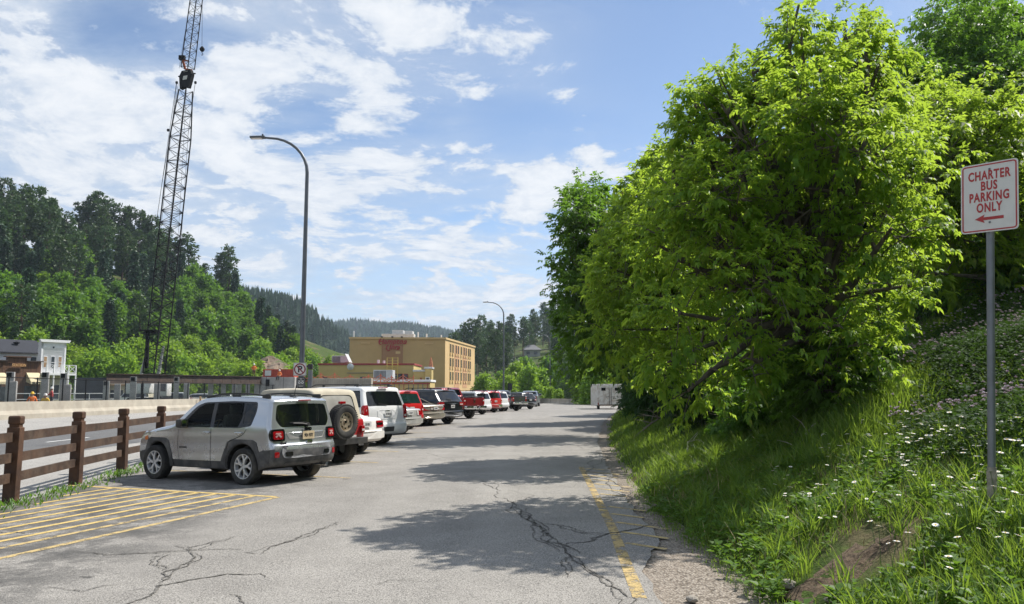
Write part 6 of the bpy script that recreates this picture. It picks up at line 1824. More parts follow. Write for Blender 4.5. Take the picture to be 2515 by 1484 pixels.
def stone(label, u, v, r_, seed, mat=None):
    p = gpt(u, v) if v > 1400 and u < 1900 else slope_pt(u, v)
    bm = bmesh.new(); bmesh.ops.create_icosphere(bm, subdivisions=2, radius=r_); rr_ = random.Random(seed)
    for q in bm.verts: q.co = Vector((q.co.x * 1.3, q.co.y, q.co.z * 0.55)) * rr_.uniform(0.85, 1.12)
    me = bpy.data.meshes.new('stone'); bm.to_mesh(me); bm.free(); me.materials.append(mat or pm('stone', (0.30, 0.27, 0.23), 0.9, var=0.3, scale=14, bump=0.6))
    o = bpy.data.objects.new('stone', me); COL.objects.link(o); o.location = (p[0], p[1], float(zg(p[0], p[1])) + r_ * 0.2); o.rotation_euler = (0, 0, seed)
    tag(o, label, 'stone')
stone('brown stone on the bare soil at the grass edge', 1935, 1440, 0.07, 1); stone('flat pale stone on the gravel shoulder', 1700, 1475, 0.05, 2); stone('small pale stone at the bottom edge of the bank', 2045, 1478, 0.05, 3)

# weeds along the wooden fence
Vs = []
n = 2600
y = 8 + 15 * gr.random(n) ** 0.9; x = np.array([fx_line(q) for q in y]) + gr.normal(0.30, 0.20, n)
k_ = gr.random(n) < 0.25 + 0.9 * vnoise(x, y, 3.1, 2.0); x, y = x[k_], y[k_]; n = len(x)
h = (0.04 + 0.10 * gr.random(n)) * (0.5 + vnoise(x, y, 2.0, 5.0)); w = 0.012 + 0.010 * gr.random(n)
base = np.stack([x, y, zroad(x, y) + 0.0], -1); a = gr.random(n) * 6.283
V = leaflets(base, np.stack([np.cos(a) * .6, np.sin(a) * .6, np.ones(n)], -1), np.stack([-np.sin(a), np.cos(a), np.zeros(n)], -1), h, w * 1.5, 0.0, 0.1)
tag(quads_obj('weeds', V, 4, L_WEED), 'weeds and grass tufts growing along the foot of the wooden fence', 'weeds', kind='stuff')
# ------------------------------------------------------------------ fence, lamps and signs near the road
M_WOOD = pm('fence_timber', (0.060, 0.026, 0.012), 0.75, var=0.45, scale=3.0, bump=0.5, bscale=26, dirt=(0.12, 0.062, 0.030), dirt_amt=0.4, dscale=5)
M_WOODR = pm('fence_rail_timber', (0.058, 0.031, 0.018), 0.8, var=0.45, scale=3.5, bump=0.5, bscale=26, dirt=(0.12, 0.085, 0.06), dirt_amt=0.5, dscale=4)
M_CONCW = pm('barrier_concrete', (0.38, 0.345, 0.28), 0.9, var=0.14, scale=0.7, bump=0.3, bscale=30, dirt=(0.28, 0.24, 0.19), dirt_amt=0.55, dscale=0.9)
M_CONCG = pm('column_concrete', (0.36, 0.35, 0.335), 0.9, var=0.14, scale=1.2, bump=0.25, bscale=30, dirt=(0.22, 0.21, 0.20), dirt_amt=0.5, dscale=0.8)
M_GALV = pm('galvanised_steel', (0.18, 0.19, 0.205), 0.45, 0.55, var=0.15, scale=6)
M_LAMPP = pm('lamp_post_grey', (0.115, 0.125, 0.140), 0.42, 0.35, var=0.12, scale=4)
M_STEELB = pm('black_steel', (0.009, 0.009, 0.010), 0.85, 0.0, spec=0.2, var=0.3, scale=3)
M_RUST = pm('girder_steel', (0.060, 0.042, 0.034), 0.8, 0.1, var=0.35, scale=0.9, dirt=(0.12, 0.07, 0.045), dirt_amt=0.4)
M_WHITEP = pm('white_boards', (0.74, 0.74, 0.74), 0.6, var=0.05)
M_SIGNW = pm('sign_white', (0.66, 0.64, 0.61), 0.5, var=0.05, scale=3, dirt=(0.52, 0.50, 0.46), dirt_amt=0.4)
M_SIGNR = pm('sign_red', (0.40, 0.030, 0.030), 0.5, var=0.12, scale=12)
M_SIGNRD = pm('sign_dark_red', (0.22, 0.012, 0.018), 0.5, var=0.12, scale=12)
M_SIGNK = pm('sign_black', (0.012, 0.012, 0.014), 0.45, var=0.15)
M_ORANGE = pm('safety_orange', (0.62, 0.17, 0.09), 0.7, var=0.15)

def wood_fence():
    y0 = FP0[1]
    o = empty('wooden_fence', (0, 0, 0), label='brown timber fence of square posts and three rails beside the silver car', cat='fence')
    pos = [FP0 + FPD * k for k in range(-2, 3)]
    ex = [(fx_line(y) + 0.0, y) for y in (21.2 + 2.65 * k for k in range(0, 12))]
    pos = pos + [np.array(p) for p in ex]
    r = random.Random(4)
    ang = math.atan2(FPD[1], FPD[0])
    for p in pos:
        z = float(zroad(*p)); mb = MB(); w = 0.195; tw = r.uniform(-.04, .04)
        mb.bbox((0, 0, 0.60 - 0.15), (w, w, 1.50), 0.012)
        mb.bbox((0, 0, 1.225), (w - 0.045, w - 0.045, 0.06), 0.004)
        mb.bbox((0, 0, 1.315), (w, w, 0.14), 0.028)
        c = mb.build('post', M_WOOD, o); c.location = (p[0], p[1], z); c.rotation_euler = (r.uniform(-.012, .012), r.uniform(-.012, .012), ang + tw)
    for a, b in zip(pos[:-1], pos[1:]):
        for h in (1.045, 0.72, 0.40):
            za, zb = float(zroad(*a)) + h + r.uniform(-.01, .01), float(zroad(*b)) + h + r.uniform(-.01, .01)
            mb = MB(); d = (b - a) / np.linalg.norm(b - a)
            mb.bar((a[0] + d[0] * .06, a[1] + d[1] * .06, za), (b[0] - d[0] * .06, b[1] - d[1] * .06, zb), 0.045, 0.15); mb.build('rail', M_WOODR, o)
    return o
wood_fence()

def barrier_run(name, pts, prof, mat, label, cat):
    mb = MB(); vs = []; fs = []; n = len(prof)
    for i, p in enumerate(pts):
        a = Vector(pts[max(i - 1, 0)]); b = Vector(pts[min(i + 1, len(pts) - 1)]); d = (b - a); d.z = 0; d.normalize()
        s_ = Vector((d.y, -d.x, 0))
        for (w, h) in prof: vs.append(Vector(p) + s_ * w + Vector((0, 0, h)))
    for i in range(len(pts) - 1):
        for k in range(n - 1): fs.append((i * n + k, i * n + k + 1, i * n + n + k + 1, i * n + n + k))
    fs.append(tuple(range(n))); fs.append(tuple(range(len(pts) * n - 1, (len(pts) - 1) * n - 1, -1)))
    mb.add(vs, fs); o = mb.build(name, mat)
    return tag(o, label, cat)
JERSEY = [(-0.12, -0.6), (-0.12, 1.10), (0.10, 1.10), (0.16, 0.50), (0.36, 0.24), (0.38, -0.2)]
yy_ = np.concatenate([np.arange(14, 90, 4.0), np.arange(90, 150.1, 3.0)])
barrier_run('concrete_barrier', [(hw(-33.95)(y), y, float(zroad(hw(-33.95)(y), y)) - 0.05) for y in yy_], JERSEY, M_CONCW, 'long pale concrete barrier along the far side of the highway', 'barrier')
mb = MB(); q = Vector((hw(-33.5)(86), 86.0, 0.95)); mb.tube([q, q + Vector((0.05, 0, -0.5)), q + Vector((0.55, -0.2, -1.0))], [0.10, 0.11, 0.12], 6)
tag(mb.build('bent_stake', pm('stake_tan', (0.36, 0.24, 0.12), 0.8)), 'bent tan stake leaning on the long concrete barrier', 'stake')
# segments of the barrier across the far bend
seg = MB()
seg.prism([(-0.30, 0), (0.30, 0), (0.28, 0.08), (0.14, 0.30), (0.09, 0.74), (-0.09, 0.74), (-0.14, 0.30), (-0.28, 0.08)], 2.9, fr=((0, 0, 0), (0, 1, 0), (0, 0, 1)))
so = seg.build('road_barrier', M_CONCW); tag(so, 'short grey-brown concrete barrier block in the row across the far bend', 'barrier', 'barrier blocks across the far bend')
bl = [(-4.0, 136), (3.5, 131), (12.5, 111.5), (24, 97)]
acc = [0]
for a, b in zip(bl[:-1], bl[1:]): acc.append(acc[-1] + math.hypot(b[0] - a[0], b[1] - a[1]))
k = 0; s_ = 0.0
while s_ < acc[-1] - 3:
    x0, y0 = np.interp(s_, acc, [q[0] for q in bl]), np.interp(s_, acc, [q[1] for q in bl]); x1, y1 = np.interp(s_ + 3, acc, [q[0] for q in bl]), np.interp(s_ + 3, acc, [q[1] for q in bl])
    o = so if k == 0 else so.copy()
    if k: COL.objects.link(o)
    o.location = (x0, y0, float(zroad(x0, y0)) + 0.02); o.rotation_euler = (0, 0, math.atan2(y1 - y0, x1 - x0)); s_ += 3.06; k += 1

def street_lamp(base, H, label, group='tall curved street lamps', rz=0.0, head=1.0, nm='street_lamp'):
    o = empty(nm, base, rz, label, 'street lamp', group)
    Rr = 1.55; zt = H - Rr
    mb = MB(); pts = [(0, 0, -0.3), (0, 0, 0.5), (0, 0, zt * 0.5), (0, 0, zt)]; rad = [0.125, 0.122, 0.10, 0.075]
    for k in range(1, 9):
        a = math.pi / 2 * k / 8; pts.append((-Rr * (1 - math.cos(a)) * 1.05, 0, zt + Rr * math.sin(a) * 0.97)); rad.append(0.072 - 0.003 * k)
    pts.append((-Rr * 1.05 - 0.25, 0, zt + Rr * 0.985)); rad.append(0.042)
    mb.tube(pts, rad, 12); mb.build('pole', M_LAMPP, o, smooth=True)
    mb = MB(); mb.bbox((-Rr * 1.05 - 0.50, 0, zt + Rr * 0.99), (0.64, 0.28, 0.09), 0.03, M=Matrix.Rotation(-0.03, 3, 'Y')); hd_ = mb.build('lamp_head', M_LAMPP, o, smooth=True)
    mb = MB(); mb.bbox((-Rr * 1.05 - 0.54, 0, zt + Rr * 0.99 - 0.048), (0.44, 0.22, 0.015), 0.004); mb.build('lens', M_LAMPW, hd_)
    mb = MB(); mb.lathe([(0.0, 0.10), (0.035, 0.10), (0.04, 0.0)], 8, 'Z', c=(-Rr * 1.05 - 0.30, 0, zt + Rr * 0.99 + 0.04)); mb.build('sensor', M_BLK, hd_)
    mb = MB(); mb.bbox((0, 0, 0.03), (0.40, 0.40, 0.06), 0.01); mb.build('base_plate', M_LAMPP, o)
    return o
b0 = at(741, 900, 33.0); LZ = float(zroad(b0.x, 33)); LH = zat(338, 33.0) - LZ + 0.02
street_lamp((b0.x, 33.0, LZ), LH, 'tall grey street lamp curving over the highway, behind the canvas-topped car')
for (u, v, lb, rz) in ((1237, 742, 'street lamp rising from beyond the red vehicles against the pale sky', 0.0), (1351, 821, 'street lamp in front of the dark hillside wood', 0.0), (1369, 858, 'smaller street lamp just right of another in front of the willow', 0.0), (1270, 877, 'smallest street lamp, standing above the light green bushes', 0.0)):
    Y = (LH - 0.5 - CAMH) / ray(u, v)[1]
    Y = min(Y, 250); x = xat(u, Y); zb = min(0.0, float(zroad(x, Y)))
    street_lamp((x, Y, zb), zat(v, Y) - zb, lb, rz=rz)

def flat_sign(parent, w, h, rad, th, mat, name='sign_plate'):
    mb = MB(); mb.prism(rounded([(-w / 2, -h / 2), (w / 2, -h / 2), (w / 2, h / 2), (-w / 2, h / 2)], rad, 4), th, fr=((0, 0, 0), (1, 0, 0), (0, 0, 1)))
    return mb.build(name, mat, parent)
def ring_poly(mb, w, h, rad, t, y, mi=0):
    a = rounded([(-w / 2, -h / 2), (w / 2, -h / 2), (w / 2, h / 2), (-w / 2, h / 2)], rad, 5); w2, h2 = w - 2 * t, h - 2 * t
    b = rounded([(-w2 / 2, -h2 / 2), (w2 / 2, -h2 / 2), (w2 / 2, h2 / 2), (-w2 / 2, h2 / 2)], max(0.004, rad - t), 5)
    n = len(a); mb.add([(p[0], y, p[1]) for p in a] + [(p[0], y, p[1]) for p in b], [(i, (i + 1) % n, n + (i + 1) % n, n + i) for i in range(n)], mi)

# the bus parking sign on its leaning pole
def bus_sign():
    x, y = xat(2414, 6.8), 6.8
    zb = gz(x, y)
    ztop = zat(398, 6.8)
    top = at(2431, 415, 6.8)
    lean = Vector((top.x - x, 0, top.z - zb)).normalized()
    o = empty('parking_sign', (x, y, zb), label='white and red metal sign for charter buses on a leaning steel pole in the grass', cat='sign', rot=(0, math.atan2(lean.x, lean.z), 0))
    L = (top.z - zb) / lean.z
    mb = MB(); mb.tube([(0, 0, -0.4), (0, 0, L - 0.02)], 0.031, 16); mb.build('pole', M_GALV, o, smooth=True)
    mb = MB(); mb.tube([(0, 0, -0.2), (0, 0, 0.36)], 0.036, 16); mb.tube([(0, 0, 0.26), (0, 0, 0.32)], 0.040, 16); mb.build('pole_sleeve', pm('weathered_sleeve', (0.30, 0.27, 0.22), 0.7, 0.3, var=0.3, scale=12), o, smooth=True)
    pl = MB(); w, h = 0.4572, 0.6096
    s = empty('sign_panel', (0, 0, 0)); s.parent = o
    bpy.data.objects.remove(s)
    yaw = R(-37.8) + 0.0
    ang = math.atan2(-0.79, 0.61)
    face = flat_sign(o, w, h, 0.035, 0.004, M_SIGNW, 'sign_plate')
    face.location = (-0.028, -0.036, L - h / 2 + 0.045)
    face.rotation_euler = (0, 0, ang)
    mb = MB(); ring_poly(mb, w - 0.022, h - 0.022, 0.03, 0.011, -0.0055); mb.build('border', M_SIGNR, face)
    for s_, zz_, sz, sx in (('CHARTER', 0.192, 0.110, 0.70), ('BUS', 0.098, 0.110, 0.72), ('PARKING', 0.002, 0.110, 0.70), ('ONLY', -0.093, 0.110, 0.70)):
        text_obj('lettering', s_, sz, M_SIGNR, face, (0, -0.006, zz_), (math.pi / 2, 0, 0), 0.001, sx=sx * 0.90, bold=0.0032, spacing=1.14)
    mb = MB(); mb.add([(-0.115, -0.006, -0.187), (-0.035, -0.006, -0.150), (-0.045, -0.006, -0.174), (0.115, -0.006, -0.174), (0.115, -0.006, -0.200), (-0.045, -0.006, -0.200), (-0.035, -0.006, -0.224)], [(0, 6, 5, 2, 1), (2, 5, 4, 3)]); mb.build('arrow', M_SIGNR, face)
    for zz_ in (0.245, -0.222):
        mb = MB(); mb.lathe([(0.0, -0.014), (0.008, -0.012), (0.010, -0.005)], 8, 'Y', c=(0.005, 0, zz_)); mb.build('bolt', M_GALV, face)
bus_sign()

def no_parking():
    y = 32.84; x = b0.x - 0.03
    zc = zat(907, y); w = 0.535
    o = empty('no_parking_sign', (x, y, zc), label='square white no parking sign with red ring on the lamp post', cat='sign')
    pl = flat_sign(o, w, w, 0.04, 0.006, M_SIGNW, 'sign_plate')
    mb = MB(); ring_poly(mb, w - 0.02, w - 0.02, 0.035, 0.012, -0.008); mb.build('border', M_SIGNK, pl)
    mb = MB(); n = 40; r1, r0 = 0.235, 0.188
    mb.add([(r1 * math.cos(2 * math.pi * k / n), -0.011, r1 * math.sin(2 * math.pi * k / n)) for k in range(n)] + [(r0 * math.cos(2 * math.pi * k / n), -0.011, r0 * math.sin(2 * math.pi * k / n)) for k in range(n)], [(k, (k + 1) % n, n + (k + 1) % n, n + k) for k in range(n)])
    mb.bar((-0.145, -0.012, 0.145), (0.145, -0.012, -0.145), 0.004, 0.045, up=(0.7, 0, 0.7)); mb.build('prohibition_ring', M_SIGNRD, pl)
    text_obj('lettering', 'P', 0.36, M_SIGNK, pl, (0.005, -0.009, -0.008), (math.pi / 2, 0, 0), 0.001, sx=1.0, bold=0.012)
    z2 = zat(944, y); w2, h2 = 0.34, 0.56
    o2 = empty('pay_sign', (x + 0.06, y, z2), label='black payment notice with two white round symbols below the no parking sign', cat='sign')
    pl = flat_sign(o2, w2 + 0.04, h2, 0.03, 0.006, M_SIGNK, 'sign_plate')
    mb = MB()
    ring_poly(mb, 0.27, 0.50, 0.03, 0.008, -0.009)
    for (a, b, c, d) in ((-0.05, 0.05, 0.20, 0.225), (-0.11, -0.01, 0.135, 0.155), (0.01, 0.11, 0.135, 0.155), (-0.11, 0.11, 0.005, 0.014), (-0.10, 0.10, -0.05, -0.035), (-0.09, 0.09, -0.10, -0.085)):
        mb.add([(a, -0.009, c), (b, -0.009, c), (b, -0.009, d), (a, -0.009, d)], [(0, 1, 2, 3)])
    for cx in (-0.062, 0.062):
        n = 18; mb.add([(cx + 0.052 * math.cos(2 * math.pi * k / n), -0.009, 0.07 + 0.052 * math.sin(2 * math.pi * k / n)) for k in range(n)] + [(cx + 0.022 * math.cos(2 * math.pi * k / n), -0.009, 0.07 + 0.022 * math.sin(2 * math.pi * k / n)) for k in range(n)], [(k, (k + 1) % n, n + (k + 1) % n, n + k) for k in range(n)])
    mb.build('lettering', M_SIGNW, pl)
    # grey square post with a black head just behind it
    px_ = at(762, 925, 34.5); zb = float(zroad(px_.x, 34.5))
    o3 = empty('ticket_post', (px_.x, 34.5, zb), label='square grey post with a black cap beside the no parking sign', cat='post')
    mb = MB(); mb.bbox((0, 0, (zat(909, 34.5) - zb) / 2), (0.17, 0.17, zat(909, 34.5) - zb), 0.01); mb.build('post', M_GALV, o3)
    mb = MB(); zc = zat(901, 34.5) - zb; mb.bbox((0.0, 0, zc), (0.20, 0.20, 0.24), 0.03); mb.bbox((-0.14, 0, zc + 0.02), (0.22, 0.06, 0.10), 0.02); mb.build('cap', M_BLK, o3)
no_parking()

def small_sign():
    Y = 100; x = xat(1253, Y); zb = float(zroad(x, Y))
    o = empty('road_sign', (x, Y, zb), label='small black sign with a white symbol on a pale post, past the far cars', cat='sign')
    mb = MB(); mb.bar((0, 0.03, 0), (0, 0.03, zat(942, Y) - zb), 0.08); mb.build('post', M_WHITEP, o)
    pl = flat_sign(o, 0.55, 0.85, 0.10, 0.02, M_SIGNK); pl.location = (-0.02, -0.03, zat(950, Y) - zb)
    mb = MB(); mb.add([(-0.12, -0.012, 0.0), (0.12, -0.012, 0.0), (0.0, -0.012, 0.28)], [(0, 1, 2)]); mb.add([(-0.14, -0.012, -0.22), (0.14, -0.012, -0.22), (0.14, -0.012, -0.12), (-0.14, -0.012, -0.12)], [(0, 1, 2, 3)]); mb.build('symbol', M_SIGNW, pl)
small_sign()
# ------------------------------------------------------------------ chain-link fence on the far side of the highway
def chain_mat():
    m, t, b = new_mat('chain_link')
    tcn = t.node('ShaderNodeTexCoord'); sx, sy, sz = t.sep(tcn.outputs['Object'])
    def wires(a, b2):
        q = t.math('ADD', t.math('MULTIPLY', a, 9.0), t.math('MULTIPLY', b2, 9.0)); return t.math('ABSOLUTE', t.math('SUBTRACT', t.math('FRACT', q), 0.5))
    w1 = wires(sy, sz); w2 = wires(sy, t.math('MULTIPLY', sz, -1.0))
    on = t.math('LESS_THAN', t.math('MINIMUM', w1, w2), 0.045)
    b.inputs['Base Color'].default_value = (0.05, 0.055, 0.06, 1); b.inputs['Metallic'].default_value = 0.4; b.inputs['Roughness'].default_value = 0.6
    tr = t.node('ShaderNodeBsdfTransparent'); mx = t.node('ShaderNodeMixShader')
    t.l.new(on, mx.inputs[0]); t.l.new(tr.outputs[0], mx.inputs[1]); t.l.new(b.outputs[0], mx.inputs[2]); t.l.new(mx.outputs[0], t.n['Material Output'].inputs[0])
    return m
M_CHAIN = chain_mat()
cf = empty('chain_link_fence', (0, 0, 0), label='dark chain-link fence standing behind the long concrete barrier', cat='fence')
xs_ = lambda y: hw(-34.6)(y)
zt_ = lambda y: float(np.interp(y, [40, 54, 72, 111], [2.6, 2.55, 2.45, 2.2]))
ys_ = [42 + 3.35 * k for k in range(22)]
for y in ys_:
    mb = MB(); mb.tube([(xs_(y), y, -0.3), (xs_(y), y, zt_(y) + 0.05)], 0.045, 6); mb.build('post', M_STEELB, cf)
mb = MB(); mb.tube([(xs_(y), y, zt_(y)) for y in ys_], 0.032, 6); mb.build('top_rail', M_STEELB, cf)
mb = MB()
for a, b in zip(ys_[:-1], ys_[1:]): mb.add([(xs_(a), a, 0.6), (xs_(b), b, 0.6), (xs_(b), b, zt_(b)), (xs_(a), a, zt_(a))], [(0, 1, 2, 3)])
mb.build('wire_mesh', M_CHAIN, cf)

# ------------------------------------------------------------------ concrete columns of the building site
COLS_T = [(19, 35, 914, 59), (105, 120, 914.6, 63.5), (149.5, 166, 917, 66.5), (253, 271, 936, 73.5), (319, 338, 925.5, 78.6), (426, 442, 926, 88.6), (511, 526, 927.6, 98.6), (569.5, 583, 927.6, 107)]
COLS_S = [(18, 44, 937.5, 58), (148, 177, 945.6, 64.7), (280, 298, 944, 73), (377, 396, 943, 81), (450, 467, 942, 88.7), (543, 556, 943, 100), (583, 593, 944, 105), (604, 614, 940, 109)]
def column(u0, u1, v, Y, tall, label):
    pc = at((u0 + u1) / 2, v, Y); wpx = (u1 - u0) * Y / 1969; ang = 0.42; w = wpx / (math.cos(ang) + math.sin(ang)); w = max(0.5, w)
    zb = -0.4
    o = empty('concrete_column', (pc.x, Y, zb), ang, label, 'column', 'bare concrete columns on the building site')
    h = pc.z - zb
    mb = MB(); mb.bbox((0, 0, h / 2), (w, w, h), 0.02); sh = mb.build('shaft', M_CONCG, o)
    if tall:
        mb = MB(); mb.bbox((-0.06, -w / 2 - 0.02, h - w * 0.42), (w * 0.62, 0.06, w * 0.72), 0.01); mb.build('bearing_pocket', M_WELL, o)
    else:
        mb = MB(); mb.bbox((0, 0, h + 0.02), (w * 0.9, w * 0.9, 0.04), 0.01); mb.build('cap', M_CONCG, o)
LB_T = ['tall column left of the cream awning', 'tall column in front of the white false-front building', 'tall column under the white balcony', 'tall column at the left end of the steel girder', 'tall column just left of the crane', 'tall column right of the crane', 'tall column right of the parked white vans', 'tall column nearest the two workers']
LB_S = ['short broad column below the left awning', 'broad short column in front of the balcony posts', 'short column between the girder end and the crane', 'short column at the foot of the crane', 'short column beside the tall one right of the crane', 'short column in front of the white cars', 'narrow short column left of the concrete wall', 'narrowest short column against the concrete wall']
for c, lb in zip(COLS_T, LB_T): column(*c, True, 'grey concrete ' + lb)
for c, lb in zip(COLS_S, LB_S): column(*c, False, 'grey concrete ' + lb)

# girder
g0, g1 = at(262, 918, 82.0), at(642, 925, 106.0)
go = empty('steel_girder', (0, 0, 0), label='long rusty brown steel girder laid across the concrete columns', cat='girder')
H_ = 0.95
mb = MB(); mb.bar(g0 - Vector((0, 0, H_ / 2)), g1 - Vector((0, 0, H_ / 2)), 0.06, H_); mb.build('web', M_RUST, go)
for dz in (0.02, H_):
    mb = MB(); mb.bar(g0 - Vector((0, 0, dz)), g1 - Vector((0, 0, dz)), 0.45, 0.06); mb.build('flange', M_RUST, go)
for t_ in np.linspace(0.02, 0.98, 15):
    p = g0.lerp(g1, t_); mb = MB(); mb.box(p - Vector((0.05, 0.12, H_ / 2)), (0.05, 0.22, H_ - 0.1)); mb.build('stiffener', M_RUST, go)
mb = MB()
for k in range(5):
    p = g0.lerp(g1, 0.485 + 0.0085 * k); mb.bar(p, p + Vector((0, 0, 0.55)), 0.05)
tag(mb.build('rebar_cluster', M_STEELB), 'upright reinforcing bars standing on the girder', 'steel bars')

def simple_box(name, label, cat, u0, u1, v0, Y, zb, depth, mat, group=None, parent=None, b=0.03):
    p0, p1 = at(u0, v0, Y), at(u1, v0, Y)
    o = empty(name, ((p0.x + p1.x) / 2, Y, zb), label=label, cat=cat, group=group) if label else parent
    return o, p1.x - p0.x, p0.z - zb
# concrete wall blocks
for (u0, u1, v, Y, dp, lb, pk) in ((625, 724, 926.5, 106, 4.0, 'dark grey poured concrete wall under the two orange workers', 1), (766, 912, 929.5, 98, 1.2, 'pale ribbed concrete wall with orange tape along its top', 0)):
    p0, p1 = at(u0, v, Y), at(u1, v, Y)
    o = empty('concrete_wall', ((p0.x + p1.x) / 2, Y, -0.4), label=lb, cat='wall')
    w = p1.x - p0.x; h = p0.z + 0.4
    mb = MB(); mb.bbox((0, dp / 2, h / 2), (w, dp, h), 0.03); mb.build('wall', M_CONCG if pk else M_CONCW, o)
    mb = MB()
    if pk:
        for fx in (-0.2, 0.22): mb.box((fx * w, -0.01, h / 2), (0.04, 0.03, h))
        mb.build('joint', M_WELL, o)
        mb = MB(); mb.box((-0.17 * w, -0.02, h - 0.75), (0.5, 0.06, 0.9)); mb.build('pocket', M_WELL, o)
    else:
        for q in range(26): mb.box((-w / 2 + (q + 0.5) * w / 26, -0.03, h / 2), (0.05, 0.06, h - 0.05))
        mb.build('ribs', M_CONCW, o)
# orange posts and tape
so = empty('safety_fence', (0, 0, 0), label='orange posts with sagging orange tape along the concrete walls', cat='safety fence')
pu = [(742, 917), (765, 918), (788, 915), (822, 915), (860, 920), (905, 920), (935, 918), (962, 922), (990, 918), (1016, 922)]
prev = None; r = random.Random(2)
for u, v in pu:
    q = at(u, v, 99.5); zb = 2.7
    mb = MB(); mb.tube([(q.x, 99.5, zb - 0.4), (q.x, 99.5, q.z)], 0.05, 6); mb.build('post', M_ORANGE, so)
    if prev is not None:
        mb = MB(); n = 10
        for s2 in (0.15, 0.45):
            vs = []
            for i in range(n + 1):
                t_ = i / n; sag = -0.45 * (1 - (2 * t_ - 1) ** 2) * r.uniform(.6, 1.2)
                c = prev.lerp(q, t_) + Vector((0, -0.08, sag - s2)); hh = 0.055 + 0.02 * math.sin(i * 2.1)
                vs += [c + Vector((0, 0, hh)), c - Vector((0, 0.02, hh))]
            mb.add(vs, [(2 * i, 2 * i + 1, 2 * i + 3, 2 * i + 2) for i in range(n)])
        mb.build('tape', M_ORANGE, so)
    prev = q
# red container behind the workers
p0, p1 = at(646, 907, 114), at(722, 907, 114)
co = empty('container', ((p0.x + p1.x) / 2, 114, -0.3), label='red shipping container behind the two workers', cat='container')
w = p1.x - p0.x; h = p0.z + 0.3
M_CONT = pm('container_red', (0.42, 0.06, 0.03), 0.6, var=0.2, scale=1.5)
mb = MB(); mb.bbox((0, 1.2, h / 2), (w, 2.4, h), 0.03); mb.build('body', M_CONT, co)
mb = MB()
for q in range(18): mb.box((-w / 2 + (q + 0.5) * w / 18, -0.03, h / 2), (0.10, 0.06, h - 0.3))
mb.build('ribs', M_CONT, co)
mb = MB(); mb.box((-w * 0.33, -0.08, h - 0.55), (w * 0.2, 0.04, 0.75)); mb.build('panel', M_PLATE, co)

